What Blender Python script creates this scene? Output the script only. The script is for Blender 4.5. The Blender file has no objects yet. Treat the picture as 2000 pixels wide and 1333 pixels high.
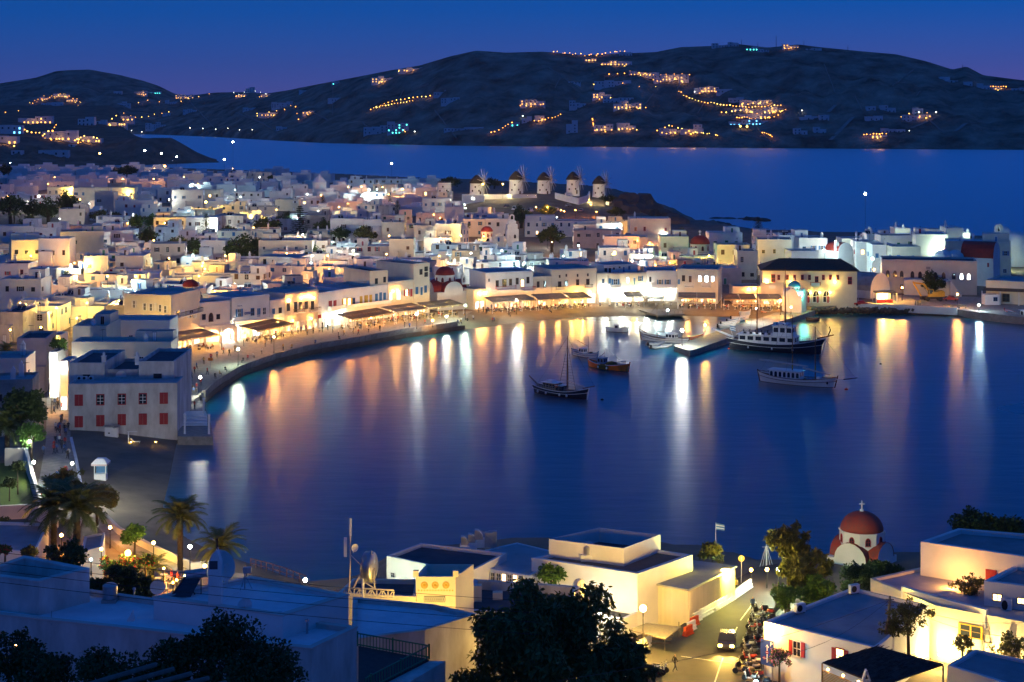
import bpy, bmesh, math, random
import numpy as np
from mathutils import Vector, Matrix, noise
R = math.radians
random.seed(7)
sc = bpy.context.scene
COL = sc.collection
# ---------------------------------------------------------------- camera, sky, dusk light, exposure
F, H, Y0 = 3200.0, 58.0, 215.0          # focal length in photo pixels, eye height (m), row of the horizon
cam = bpy.data.objects.new('camera', bpy.data.cameras.new('camera'))
COL.objects.link(cam); sc.camera = cam
cam.location = (0, 0, H); cam.rotation_euler = (R(90), 0, 0)
cam.data.sensor_fit = 'HORIZONTAL'; cam.data.sensor_width = 36.0
cam.data.lens = F / 2000 * 36; cam.data.shift_y = -(666.5 - Y0) / 2000
cam.data.clip_start = 1.0; cam.data.clip_end = 30000
sc.world = bpy.data.worlds.new("World"); sc.world.use_nodes = True
wn = sc.world.node_tree
sky = wn.nodes.new('ShaderNodeTexSky'); sky.sky_type = 'NISHITA'; sky.sun_disc = False
SUN_EL, SUN_ROT = 5.0, 55.0
sky.sun_elevation = R(SUN_EL); sky.sun_rotation = R(SUN_ROT); sky.ozone_density = 10.0; sky.dust_density = 0.0
tint = wn.nodes.new('ShaderNodeMix'); tint.data_type = 'RGBA'; tint.blend_type = 'MULTIPLY'
tint.inputs[0].default_value = 1.0; tint.inputs[7].default_value = (0.75, 0.085, 0.19, 1)
glow = wn.nodes.new('ShaderNodeMix'); glow.data_type = 'RGBA'; glow.blend_type = 'ADD'
glow.inputs[0].default_value = 1.0; glow.inputs[7].default_value = (0.015, 0.215, 0.96, 1)   # even night-sky glow
wn.links.new(sky.outputs[0], tint.inputs[6]); wn.links.new(tint.outputs[2], glow.inputs[6])
wn.links.new(glow.outputs[2], wn.nodes['Background'].inputs[0])
wn.nodes['Background'].inputs[1].default_value = 0.105
sun = bpy.data.objects.new('sun', bpy.data.lights.new('sun', 'SUN')); COL.objects.link(sun)
sun.data.energy = 0.015; sun.data.angle = R(12); sun.data.color = (1.0, 0.62, 0.68)
sun.rotation_euler = (R(90 - 12), 0, R(180 - SUN_ROT) )
sc.view_settings.view_transform = 'Standard'; sc.view_settings.look = 'None'
sc.view_settings.exposure = 1.4; sc.view_settings.gamma = 1.0; sc.view_settings.use_curve_mapping = False
cy = sc.cycles
cy.use_denoising = True; cy.max_bounces = 4; cy.diffuse_bounces = 2; cy.glossy_bounces = 2
cy.transmission_bounces = 2; cy.transparent_max_bounces = 4; cy.volume_bounces = 0; cy.use_light_tree = True
cy.sample_clamp_indirect = 4.0; cy.caustics_reflective = False; cy.caustics_refractive = False
# ---------------------------------------------------------------- helpers
def at(px, py, Y): return Vector(((px - 1000) * Y / F, Y, H - (py - Y0) * Y / F))
def gp(px, py, z=2.0):
    Y = F * (H - z) / (py - Y0); return Vector(((px - 1000) * Y / F, Y, z))
def proj(p): return 1000 + p[0] * F / p[1], Y0 + (H - p[2]) * F / p[1]
def lerp(a, b, t): return a + (b - a) * t
def itp(x, pts):
    return float(np.interp(x, [p[0] for p in pts], [p[1] for p in pts]))
def smooth(a, b, x):
    t = min(1, max(0, (x - a) / (b - a))); return t * t * (3 - 2 * t)

class MB:
    def __init__(s): s.v = []; s.f = []; s.m = []
    def poly(s, pts, m=0):
        i = len(s.v); s.v += [tuple(p) for p in pts]; s.f.append(tuple(range(i, i + len(pts)))); s.m.append(m); return s
    def box(s, a, b, m=0, top=None):
        x0, y0, z0 = a; x1, y1, z1 = b
        c = [(x0,y0,z0),(x1,y0,z0),(x1,y1,z0),(x0,y1,z0),(x0,y0,z1),(x1,y0,z1),(x1,y1,z1),(x0,y1,z1)]
        i = len(s.v); s.v += c
        for k, q in enumerate(((0,3,2,1),(4,5,6,7),(0,1,5,4),(1,2,6,5),(2,3,7,6),(3,0,4,7))):
            s.f.append(tuple(i + j for j in q)); s.m.append(top if (k == 1 and top is not None) else m)
        return s
    def prism(s, pts, z0, z1, m=0, top=None, bottom=True):
        """pts counter-clockwise (x,y); z0,z1 floats"""
        n = len(pts); i = len(s.v)
        s.v += [(p[0], p[1], z0) for p in pts] + [(p[0], p[1], z1) for p in pts]
        for k in range(n):
            l = (k + 1) % n; s.f.append((i+k, i+l, i+n+l, i+n+k)); s.m.append(m)
        s.f.append(tuple(i + n + k for k in range(n))); s.m.append(m if top is None else top)
        if bottom: s.f.append(tuple(i + k for k in reversed(range(n)))); s.m.append(m)
        return s
    def bar(s, a, b, w, h=None, m=0):
        """square bar from a to b"""
        a = Vector(a); b = Vector(b); h = h or w
        d = (b - a); d = d.normalized() if d.length > 1e-6 else Vector((0, 0, 1))
        u = d.cross(Vector((0, 0, 1)))
        u = u.normalized() if u.length > 1e-3 else Vector((1, 0, 0))
        n = u.cross(d).normalized(); u = u * (w / 2); n = n * (h / 2)
        i = len(s.v)
        for p in (a, b):
            for q in (-u - n, u - n, u + n, -u + n): s.v.append(tuple(p + q))
        for q in ((0,1,5,4),(1,2,6,5),(2,3,7,6),(3,0,4,7),(3,2,1,0),(4,5,6,7)):
            s.f.append(tuple(i + j for j in q)); s.m.append(m)
        return s
    def tube(s, pts, r, n=6, m=0, cap=True):
        pts = [Vector(p) for p in pts]; k = len(pts); i = len(s.v)
        rs = r if isinstance(r, (list, tuple)) else [r] * k
        for j, p in enumerate(pts):
            d = (pts[min(j+1, k-1)] - pts[max(j-1, 0)])
            d = d.normalized() if d.length > 1e-6 else Vector((0, 0, 1))
            u = d.cross(Vector((0, 0, 1)));  u = u.normalized() if u.length > 1e-2 else Vector((1, 0, 0))
            w = u.cross(d).normalized()
            for a in range(n):
                t = 2 * math.pi * a / n; s.v.append(tuple(p + u * (math.cos(t) * rs[j]) + w * (math.sin(t) * rs[j])))
        for j in range(k - 1):
            for a in range(n):
                b = (a + 1) % n; s.f.append((i+j*n+a, i+j*n+b, i+(j+1)*n+b, i+(j+1)*n+a)); s.m.append(m)
        if cap:
            s.f.append(tuple(i + a for a in reversed(range(n)))); s.m.append(m)
            s.f.append(tuple(i + (k-1)*n + a for a in range(n))); s.m.append(m)
        return s
    def lathe(s, prof, c=(0, 0, 0), n=12, m=0, sx=1, sy=1, a0=0.0):
        i = len(s.v); k = len(prof)
        for r, z in prof:
            for a in range(n):
                t = 2 * math.pi * a / n + a0; s.v.append((c[0] + r*math.cos(t)*sx, c[1] + r*math.sin(t)*sy, c[2] + z))
        for j in range(k - 1):
            for a in range(n):
                b = (a + 1) % n; s.f.append((i+j*n+a, i+j*n+b, i+(j+1)*n+b, i+(j+1)*n+a)); s.m.append(m)
        s.f.append(tuple(i + (k-1)*n + a for a in range(n))); s.m.append(m)
        s.f.append(tuple(i + a for a in reversed(range(n)))); s.m.append(m)
        return s
    def mesh(s, name, mats, o=(0, 0, 0), smooth=False):
        me = bpy.data.meshes.new(name)
        ox, oy, oz = o
        me.from_pydata([(x-ox, y-oy, z-oz) for x, y, z in s.v], [], s.f)
        if not isinstance(mats, (list, tuple)): mats = [mats]
        for q in mats: me.materials.append(q)
        if len(mats) > 1: me.polygons.foreach_set('material_index', s.m)
        if smooth: me.polygons.foreach_set('use_smooth', [True] * len(me.polygons))
        me.update(); return me
    def build(s, name, mats, parent=None, smooth=False, o=None):
        """vertices are world coordinates; the object's origin is o, or the parent's origin"""
        if o is None: o = (0, 0, 0)
        base = Vector(parent['_o']) if parent is not None and '_o' in parent else Vector((0, 0, 0))
        ob = bpy.data.objects.new(name, s.mesh(name, mats, o if parent is None else base, smooth))
        COL.objects.link(ob)
        if parent is not None: ob.parent = parent; ob['_o'] = tuple(base)
        else: ob.location = o
        return ob
ORG = {}
def thing(name, loc, label, cat, group=None, rz=0.0):
    o = bpy.data.objects.new(name, None); COL.objects.link(o); o.empty_display_size = 0.2
    o.location = loc; o.rotation_euler = (0, 0, rz); o['label'] = label; o['category'] = cat
    o['_o'] = tuple(loc)
    if group: o['group'] = group
    return o
def tag(o, label, cat, group=None, kind=None):
    o['label'] = label; o['category'] = cat
    if group: o['group'] = group
    if kind: o['kind'] = kind
    return o
def struct(o, label=None):
    o['kind'] = 'structure'
    if label: o['label'] = label
    return o
def inst(name, me, parent=None, loc=(0, 0, 0), rz=0.0, scale=(1, 1, 1), rot=None):
    o = bpy.data.objects.new(name, me); COL.objects.link(o)
    o.location = loc; o.rotation_euler = rot if rot else (0, 0, rz); o.scale = scale
    if parent is not None: o.parent = parent
    return o
def lamp(parent, loc, watt, col, r=0.12, kind='POINT', size=None, rot=None, spot=None):
    L = bpy.data.lights.new('lamp_light', kind); L.energy = watt; L.color = col
    if kind == 'POINT' or kind == 'SPOT': L.shadow_soft_size = r
    if kind == 'SPOT': L.spot_size = spot or R(100); L.spot_blend = 0.6
    o = bpy.data.objects.new('lamp_light', L); COL.objects.link(o)
    o.location = loc
    if rot: o.rotation_euler = rot
    if parent is not None: o.parent = parent
    return o
# ---------------------------------------------------------------- materials (all procedural)
MATS = {}
def nd(nt, t, **k):
    n = nt.nodes.new(t)
    for a, b in k.items(): setattr(n, a, b)
    return n
def mat(name, col, rough=0.8, var=0.25, scale=1.5, bump=0.15, bscale=None, metal=0.0, rnd=0.0, spec=0.3,
        col2=None, stretch=None, detail=5, emit=None, estr=0.0, coord='Object', bdist=0.03):
    if name in MATS: return MATS[name]
    m = bpy.data.materials.new(name); m.use_nodes = True; nt = m.node_tree
    b = nt.nodes['Principled BSDF']; L = nt.links.new
    b.inputs['Roughness'].default_value = rough; b.inputs['Metallic'].default_value = metal
    b.inputs['Specular IOR Level'].default_value = spec
    tc = nd(nt, 'ShaderNodeTexCoord'); src = tc.outputs[coord]
    if stretch:
        mp = nd(nt, 'ShaderNodeMapping'); mp.inputs['Scale'].default_value = stretch; L(src, mp.inputs[0]); src = mp.outputs[0]
    nz = nd(nt, 'ShaderNodeTexNoise'); nz.inputs['Scale'].default_value = scale; nz.inputs['Detail'].default_value = detail
    nz.inputs['Roughness'].default_value = 0.62
    L(src, nz.inputs['Vector'])
    rp = nd(nt, 'ShaderNodeValToRGB'); rp.color_ramp.elements[0].position = 0.3; rp.color_ramp.elements[1].position = 0.72
    c2 = col2 or tuple(c * (1 - var) for c in col)
    rp.color_ramp.elements[0].color = (*c2, 1); rp.color_ramp.elements[1].color = (*col, 1)
    L(nz.outputs[0], rp.inputs[0]); out = rp.outputs[0]
    if rnd:
        oi = nd(nt, 'ShaderNodeObjectInfo'); mr = nd(nt, 'ShaderNodeMapRange')
        mr.inputs[3].default_value = 1 - rnd; mr.inputs[4].default_value = 1.0
        L(oi.outputs['Random'], mr.inputs[0])
        hs = nd(nt, 'ShaderNodeHueSaturation'); L(mr.outputs[0], hs.inputs['Value']); L(out, hs.inputs['Color']); out = hs.outputs[0]
    L(out, b.inputs['Base Color'])
    if bump:
        n2 = nd(nt, 'ShaderNodeTexNoise'); n2.inputs['Scale'].default_value = bscale or scale * 6; n2.inputs['Detail'].default_value = 4
        L(src, n2.inputs['Vector'])
        bp = nd(nt, 'ShaderNodeBump'); bp.inputs['Strength'].default_value = bump; bp.inputs['Distance'].default_value = bdist
        L(n2.outputs[0], bp.inputs['Height']); L(bp.outputs[0], b.inputs['Normal'])
    if emit:
        b.inputs['Emission Color'].default_value = (*emit, 1); b.inputs['Emission Strength'].default_value = estr
    MATS[name] = m; return m
def glowmat(name, col, strength):
    if name in MATS: return MATS[name]
    m = bpy.data.materials.new(name); m.use_nodes = True; b = m.node_tree.nodes['Principled BSDF']
    b.inputs['Base Color'].default_value = (*[min(.8, c) for c in col], 1)
    b.inputs['Emission Color'].default_value = (*col, 1); b.inputs['Emission Strength'].default_value = strength
    MATS[name] = m; return m
WARM = (1.0, 0.43, 0.085); AMBER = (1.0, 0.36, 0.045); WHITE = (0.95, 1.0, 0.86); COLD = (0.62, 0.95, 1.0); LEMON = (1.0, 0.62, 0.11); GREENL = (0.75, 1.0, 0.72)
LAMPC = dict(w=WARM, a=AMBER, o=WHITE, c=COLD, l=LEMON, g=GREENL)
M_white = mat('white_plaster', (0.80, 0.78, 0.75), 0.9, 0.16, 0.35, 0.25, 3.0, rnd=0.10)
M_cream = mat('cream_plaster', (0.76, 0.69, 0.55), 0.9, 0.16, 0.4, 0.25, 3.0, rnd=0.10)
M_pink = mat('pale_pink_plaster', (0.68, 0.57, 0.50), 0.9, 0.2, 0.4, 0.25, 3.0, rnd=0.1)
M_grey = mat('bare_render', (0.46, 0.43, 0.39), 0.92, 0.35, 0.6, 0.35, 3.0, rnd=0.1)
M_worn = mat('weathered_whitewash', (0.74, 0.71, 0.66), 0.92, 0.0, 0.55, 0.4, 4.0, col2=(0.42, 0.38, 0.33), stretch=(1, 1, .35))
M_roof = mat('flat_roof_coat', (0.50, 0.49, 0.48), 0.85, 0.35, 0.30, 0.2, 3.0, rnd=0.35)
M_roofd = mat('dark_roof_felt', (0.10, 0.10, 0.11), 0.9, 0.35, 0.6, 0.3, 6.0)
M_redroof = mat('red_dome_paint', (0.33, 0.035, 0.022), 0.6, 0.35, 0.9, 0.15, 5.0)
M_tile = mat('brown_roof_tile', (0.16, 0.11, 0.07), 0.85, 0.4, 1.5, 0.4, 9.0)
M_red = mat('red_shutter_paint', (0.42, 0.03, 0.045), 0.55, 0.25, 2.0, 0.1)
M_blue = mat('blue_shutter_paint', (0.03, 0.16, 0.38), 0.55, 0.25, 2.0, 0.1)
M_green = mat('green_railing_paint', (0.02, 0.22, 0.12), 0.5, 0.3, 3.0, 0.1)
M_brown = mat('brown_wood', (0.13, 0.06, 0.03), 0.6, 0.4, 4.0, 0.2)
M_yellowp = mat('yellow_shutter_paint', (0.62, 0.40, 0.05), 0.55, 0.25, 2.0, 0.1)
M_whitep = mat('white_paint', (0.78, 0.78, 0.77), 0.5, 0.12, 2.0, 0.05)
M_dark = mat('dark_metal', (0.03, 0.03, 0.035), 0.5, 0.4, 4.0, 0.1, metal=0.3)
M_steel = mat('galvanised_steel', (0.45, 0.46, 0.47), 0.35, 0.25, 3.0, 0.05, metal=0.8)
M_glass = mat('dark_window_glass', (0.025, 0.032, 0.045), 0.08, 0.2, 1.0, 0.0, spec=0.6)
M_stone = mat('quay_stone', (0.36, 0.33, 0.29), 0.9, 0.45, 1.2, 0.5, 5.0, rnd=0.25)
M_pave = mat('paving_stone', (0.36, 0.33, 0.28), 0.8, 0.4, 0.8, 0.4, 2.5)
M_sand = mat('wet_sand', (0.13, 0.105, 0.075), 0.9, 0.4, 0.25, 0.5, 4.0, coord='Object')
M_asph = mat('asphalt', (0.06, 0.055, 0.05), 0.75, 0.35, 0.6, 0.3, 8.0)
M_rock = mat('coast_rock', (0.17, 0.14, 0.11), 0.95, 0.6, 0.35, 0.8, 2.0)
M_wood = mat('grey_weathered_wood', (0.20, 0.17, 0.14), 0.85, 0.4, 3.0, 0.4)
def translucent(m, k=.45):
    nt = m.node_tree; b = nt.nodes['Principled BSDF']; tr = nd(nt, 'ShaderNodeBsdfTranslucent'); mx = nd(nt, 'ShaderNodeMixShader'); mx.inputs[0].default_value = k
    lk = b.inputs['Base Color'].links[0].from_socket; nt.links.new(lk, tr.inputs[0]); nt.links.new(b.outputs[0], mx.inputs[1]); nt.links.new(tr.outputs[0], mx.inputs[2])
    nt.links.new(mx.outputs[0], nt.nodes['Material Output'].inputs[0]); return m
M_canvas = translucent(mat('awning_canvas', (0.50, 0.45, 0.36), 0.85, 0.3, 1.2, 0.2, rnd=0.3))
M_trunk = mat('tree_bark', (0.10, 0.075, 0.05), 0.95, 0.5, 4.0, 0.8)
M_lit = glowmat('lit_pane_warm', (1.0, 0.62, 0.22), 3.0)
M_litw = glowmat('lit_pane_white', (0.85, 0.95, 1.0), 4.0)
def shopmat(name, cols, strength):
    m = bpy.data.materials.new(name); m.use_nodes = True; nt = m.node_tree; b = nt.nodes['Principled BSDF']; L = nt.links.new
    g = nd(nt, 'ShaderNodeNewGeometry'); vo = nd(nt, 'ShaderNodeTexVoronoi'); vo.inputs['Scale'].default_value = 1.3; L(g.outputs['Position'], vo.inputs['Vector'])
    sp = nd(nt, 'ShaderNodeSeparateColor'); L(vo.outputs['Color'], sp.inputs[0])
    rp = nd(nt, 'ShaderNodeValToRGB'); L(sp.outputs[0], rp.inputs[0]); rp.color_ramp.interpolation = 'CONSTANT'
    while len(rp.color_ramp.elements) < len(cols): rp.color_ramp.elements.new(.5)
    for i, c in enumerate(cols): rp.color_ramp.elements[i].position = i/len(cols); rp.color_ramp.elements[i].color = (*c, 1)
    L(rp.outputs[0], b.inputs['Emission Color']); b.inputs['Emission Strength'].default_value = strength; b.inputs['Base Color'].default_value = (.3,.25,.2,1)
    return m
M_shop = shopmat('lit_shop_front', [(1,.62,.22),(.35,.14,.04),(1,.72,.35),(.6,.28,.08),(1,.8,.5),(.12,.06,.03),(.9,.42,.10)], 1.25)
M_shopw = shopmat('lit_shop_front_white', [(1,.95,.75),(.9,1,.9),(.4,.3,.2),(1,.85,.55),(.8,1,1),(.25,.3,.28)], 2.0)
GLOBE = {k: glowmat('lamp_globe_' + k, c, 40.0) for k, c in LAMPC.items()}
FARL = {k: glowmat('far_lamp_' + k, c, 3.2) for k, c in LAMPC.items()}
# ================================================================ water
def water_material():
    m = bpy.data.materials.new('harbour_water'); m.use_nodes = True; nt = m.node_tree; L = nt.links.new
    nt.nodes.remove(nt.nodes['Principled BSDF'])                                       # gaussian wave slopes: Beckmann gloss over a dark blue body, mixed by Fresnel
    b = nd(nt, 'ShaderNodeBsdfAnisotropic'); b.distribution = 'BECKMANN'; b.inputs['Color'].default_value = (1, 1, 1, 1)
    df = nd(nt, 'ShaderNodeBsdfDiffuse'); df.inputs['Color'].default_value = (0.0002, 0.085, 0.125, 1); fr = nd(nt, 'ShaderNodeFresnel'); fr.inputs['IOR'].default_value = 1.34
    mx = nd(nt, 'ShaderNodeMixShader'); L(fr.outputs[0], mx.inputs[0]); L(df.outputs[0], mx.inputs[1]); L(b.outputs[0], mx.inputs[2]); L(mx.outputs[0], nt.nodes['Material Output'].inputs[0])
    tc = nd(nt, 'ShaderNodeTexCoord')
    mp = nd(nt, 'ShaderNodeMapping'); mp.inputs['Scale'].default_value = (0.11, 0.30, 1); L(tc.outputs['Object'], mp.inputs[0])
    n1 = nd(nt, 'ShaderNodeTexNoise'); n1.inputs['Scale'].default_value = 1.0; n1.inputs['Detail'].default_value = 3; L(mp.outputs[0], n1.inputs[0])
    bp = nd(nt, 'ShaderNodeBump'); bp.inputs['Strength'].default_value = 0.20; bp.inputs['Distance'].default_value = 0.40
    L(n1.outputs[0], bp.inputs['Height'])
    # broad patches where a breeze roughens the surface
    mp2 = nd(nt, 'ShaderNodeMapping'); mp2.inputs['Scale'].default_value = (0.006, 0.012, 1); L(tc.outputs['Object'], mp2.inputs[0])
    n2 = nd(nt, 'ShaderNodeTexNoise'); n2.inputs['Scale'].default_value = 1.0; n2.inputs['Detail'].default_value = 4; L(mp2.outputs[0], n2.inputs[0])
    mr = nd(nt, 'ShaderNodeMapRange'); mr.inputs[1].default_value = 0.0; mr.inputs[2].default_value = 1.0; n2.inputs['Detail'].default_value = 1.0
    mr.inputs[3].default_value = 0.21; mr.inputs[4].default_value = 0.39
    L(n2.outputs[0], mr.inputs[0])
    sx = nd(nt, 'ShaderNodeSeparateXYZ'); L(tc.outputs['Object'], sx.inputs[0])      # open sea beyond the town is choppier than the sheltered harbour
    m3 = nd(nt, 'ShaderNodeMapRange'); m3.inputs[1].default_value = 560; m3.inputs[2].default_value = 900; m3.inputs[4].default_value = 0.15; L(sx.outputs[1], m3.inputs[0])
    ad = nd(nt, 'ShaderNodeMath'); L(mr.outputs[0], ad.inputs[0]); L(m3.outputs[0], ad.inputs[1]); L(ad.outputs[0], b.inputs['Roughness'])
    L(bp.outputs[0], b.inputs['Normal']); L(bp.outputs[0], fr.inputs['Normal']); return m
w = MB()
w.poly([(-9000, 60, 0), (9000, 60, 0), (9000, 14000, 0), (-9000, 14000, 0)])
water = struct(w.build('water', water_material()), 'calm dark blue water of harbour and bay')
# ================================================================ far hills
M_hill = mat('scrub_hillside', (0.46, 0.36, 0.26), 1.0, 0.0, 0.020, 1.0, 0.06, coord='Object', detail=12, bdist=14.0, spec=0.0, col2=(0.045, 0.045, 0.03))
RIDGE = [(-400,185),(-100,175),(0,163),(70,152),(110,139),(140,137),(175,136),(230,146),(280,158),(310,168),(340,183),(370,187),(420,181),(480,180),(520,183),(560,177),(620,165),(700,150),(760,138),(820,128),(880,110),(930,99),(990,103),(1060,101),(1140,108),(1200,105),(1280,102),(1330,92),(1390,90),(1440,86),(1500,93),(1560,87),(1600,92),(1680,100),(1750,106),(1810,120),(1860,136),(1888,130),(1920,147),(1990,156),(2100,168),(2500,190)]
SHORE = [(-400,262),(300,263),(420,268),(540,275),(640,280),(900,285),(1300,288),(1700,291),(2000,293),(2500,297)]
RIDGEY = [(-400,4700),(300,4700),(420,4500),(560,3900),(700,3500),(930,3250),(1300,3200),(1700,3100),(2000,2950),(2500,2800)]
def hill_pt(px, t):
    yw, yr = itp(px, SHORE), itp(px, RIDGE)
    Yw = F * H / (yw - Y0); Yr = itp(px, RIDGEY)
    zr = H + (Y0 - yr) * Yr / F
    if t <= 1:
        Y = lerp(Yw, Yr, t ** 0.95)
        z = zr * (0.80 * t + 0.20 * math.sin(t * math.pi / 2)) + 9 * smooth(0, 0.025, t)* (1 - t)
        n = noise.fractal(Vector((px * 0.011, t * 5, 3.1)), 0.9, 2.0, 5)
        z += n * zr * 0.11 * math.sin(min(1, t * 1.08) * math.pi) + 1.8 * noise.fractal(Vector((px*.06, t*30, 0)), .8, 2, 3) * smooth(0, .1, t)
        if t > .9: z += 1.6 * noise.noise(Vector((px*.09, 1, 7)))
    else:
        Y = Yr + (t - 1) * 2600; z = zr * (1 - (t - 1) * 1.6)
    return Y, z
def hill_at(px, py):
    """ground point of the far hills seen at a photo pixel"""
    lo = None
    for k in range(0, 201):
        t = k / 200; Y, z = hill_pt(px, t); row = Y0 + (H - z) * F / Y
        if row <= py:
            return Vector(((px - 1000) * Y / F, Y, z))
    return Vector(((px - 1000) * Y / F, Y, z))
def grid(name, pts, nx, ny, m, smooth=True):
    me = bpy.data.meshes.new(name)
    fs = [(j*nx+i, j*nx+i+1, (j+1)*nx+i+1, (j+1)*nx+i) for j in range(ny-1) for i in range(nx-1)]
    me.from_pydata(pts, [], fs); me.materials.append(m)
    if smooth: me.polygons.foreach_set('use_smooth', [True] * len(fs))
    me.update(); o = bpy.data.objects.new(name, me); COL.objects.link(o); return o
NX, NT = 420, 66
pts = []
for j in range(NT):
    t = -0.01 + 1.46 * j / (NT - 1) if j else -0.01
    for i in range(NX):
        px = -400 + 2900 * i / (NX - 1)
        if t < 0: Y, z = hill_pt(px, 0)[0] - 20, -6
        else: Y, z = hill_pt(px, t)
        pts.append(((px - 1000) * Y / F, Y, z))
struct(grid('hills', pts, NX, NT, M_hill), 'dark scrub covered hills across the bay')
# ---------------------------------------------------------------- nearer rocky headland on the left
HL_W = [(-300,335),(70,329),(300,322),(400,318.5),(432,318)]
HL_T = [(-300,287),(100,283),(196,276),(300,271),(335,271),(350,279),(385,300),(410,311),(432,317.6)]
def head_pt(px, t):
    Yw = F * H / (itp(px, HL_W) - Y0)
    q = smooth(210, 290, px)
    if t < .35:
        u = t / .35
        Ya = lerp(Yw, Yw + 160, u); rowa = lerp(itp(px, HL_W), 268, u)
        Yb = Yw + 55 * u; rowb = lerp(itp(px, HL_W), itp(px, HL_T), u ** .8)
        za = H - (rowa - Y0) * Ya / F; zb = H - (rowb - Y0) * Yb / F
        Y, z = lerp(Ya, Yb, q), lerp(za, zb, q)
        z += (1 - abs(2*u-1)) * 2.6 * noise.fractal(Vector((px*.07, u*4, 5)), .8, 2, 4)
    else:
        u = (t - .35) / .65
        Y1, z1 = head_pt(px, .3499)
        Ya = lerp(Y1, 3000, u); za = lerp(z1, 66, u)
        Yb = Y1 + 260 * u; zb = lerp(z1, -6, smooth(.15, 1, u))
        Y, z = lerp(Ya, Yb, q), lerp(za, zb, q)
        z += 1.5 * noise.fractal(Vector((px*.03, u*7, 9)), .8, 2, 4) * smooth(0,.2,u) * (1-q)
    return Y, z
def head_at(px, py):
    for k in range(0, 241):
        Y, z = head_pt(px, k / 240)
        if Y0 + (H - z) * F / Y <= py: return Vector(((px - 1000) * Y / F, Y, z))
    return hill_at(px, py)
pts = []; NX, NT = 200, 46
for j in range(NT):
    t = j / (NT - 1)
    for i in range(NX):
        px = -300 + 732 * i / (NX - 1)
        Y, z = head_pt(px, t)
        if j == 0: z = -5; Y -= 6
        pts.append(((px - 1000) * Y / F, Y, z))
M_cliff = mat('rocky_headland', (0.26, 0.21, 0.155), 1.0, 0.6, 0.05, 1.0, 0.25, detail=8, bdist=2.0, spec=0)
struct(grid('headland_hill', pts, NX, NT, M_cliff), 'rocky headland with a road on top')
# ================================================================ land of the town and of the near shore
SHORELINE = [(2400,1082),(1990,1088),(1760,1090),(1640,1094),(1500,1104),(1440,1088),(1330,1072),(1190,1060),(1000,1064),(760,1082),(700,1130),(640,1146),(600,1143),(560,1126),(500,1106),(440,1086),(390,1066),(340,1036),(318,990),(330,940),(340,890),(345,866),(352,858),(416,857),(412,835),(396,787),(430,757),(470,735),(530,712),(600,692),(680,677),(740,667),(800,657),(850,650),(930,642),(1000,633),(1060,626),(1130,620),(1230,618),(1330,617),(1400,619),(1460,623),(1530,623),(1580,615),(1650,611.5),(1740,612),(1870,620),(1960,628),(2000,633),(2400,660)]
land = [tuple(gp(x, y, 0.0)[:2]) for x, y in SHORELINE]
land += [tuple(gp(x, y, 0.0)[:2]) for x, y in [(2400,476),(2000,474),(1850,470),(1700,466),(1500,462),(1420,450),(1345,440),(1315,428),(1345,424),(1335,418),(1300,410),(1262,398),(1200,391),(1100,386),(950,378),(850,375),(700,366),(560,360),(420,354),(300,350),(100,345),(-150,342)]]
land += [(-700, 1400), (-700, 50), (700, 50)]
LP = np.array(land)
def sdist(X, Y):
    """signed distance (m) to the shoreline, positive on land"""
    X = np.asarray(X, float); Y = np.asarray(Y, float)
    d = np.full(X.shape, 1e9); ins = np.zeros(X.shape, bool)
    n = len(LP)
    for i in range(n):
        a, b = LP[i], LP[(i+1) % n]; e = b - a
        t = np.clip(((X-a[0])*e[0] + (Y-a[1])*e[1]) / (e @ e), 0, 1)
        d = np.minimum(d, np.hypot(X - a[0] - t*e[0], Y - a[1] - t*e[1]))
        c = ((a[1] > Y) != (b[1] > Y)) & (X < (b[0]-a[0]) * (Y-a[1]) / (b[1]-a[1] + 1e-12) + a[0])
        ins ^= c
    return np.where(ins, d, -d)
def sst(a, b, x):
    t = np.clip((x-a)/(b-a), 0, 1); return t*t*(3-2*t)
def landz_np(X, Y):
    z = 2.0 + 9.0 * sst(520, 1150, Y) * (1 - 0.5 * sst(20, 200, X))
    px = 1000 + X * F / Y
    hx = np.clip(1 - np.abs(px - 1040) / 330, 0, 1); hy = np.clip(1 - np.abs(Y - 850) / 150, 0, 1)
    z = z + 10.0 * (hx*hx*(3-2*hx)) ** .8 * hy*hy*(3-2*hy)
    z = z + np.maximum(0, 152 - Y) * 0.30
    return z
def landz(X, Y): return float(landz_np(np.array([X]), np.array([Y]))[0])
def ground_at(px, py, z0=2.0):
    z = z0
    for _ in range(12):
        p = gp(px, py, z); z = lerp(z, landz(p.x, p.y), .6)
    return gp(px, py, z)
xs = np.linspace(-520, 560, 271); ys = np.concatenate([np.arange(64, 700, 3.5), np.arange(700, 1480, 8)])
GX, GY = np.meshgrid(xs, ys)
SD = sdist(GX, GY)
LZ = landz_np(GX, GY)
PXg = 1000 + GX * F / GY
beach = ((PXg > 835) & (PXg < 1500) & (GY > 400) & (GY < 520)) | ((PXg > 130) & (PXg < 430) & (GY > 205) & (GY < 300))
k = np.where(beach, 0.13, 0.5)
rough = np.where((PXg > 1150) & (PXg < 1400) & (GY > 680) & (GY < 1000), 1.0, 0.0)
rn = np.array([noise.fractal(Vector((x*.09, y*.05, 2)), .9, 2, 4) if q else 0 for x, y, q in zip(GX.ravel(), GY.ravel(), rough.ravel())]).reshape(GX.shape)
Z = np.clip(SD * k, -4, None); Z = np.minimum(Z, LZ) + rn * 2.2 * np.clip(SD/8, 0, 1)
M_ground = mat('town_ground', (0.24, 0.19, 0.13), 0.95, 0.45, 0.2, 0.5, 1.5, detail=7)
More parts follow.
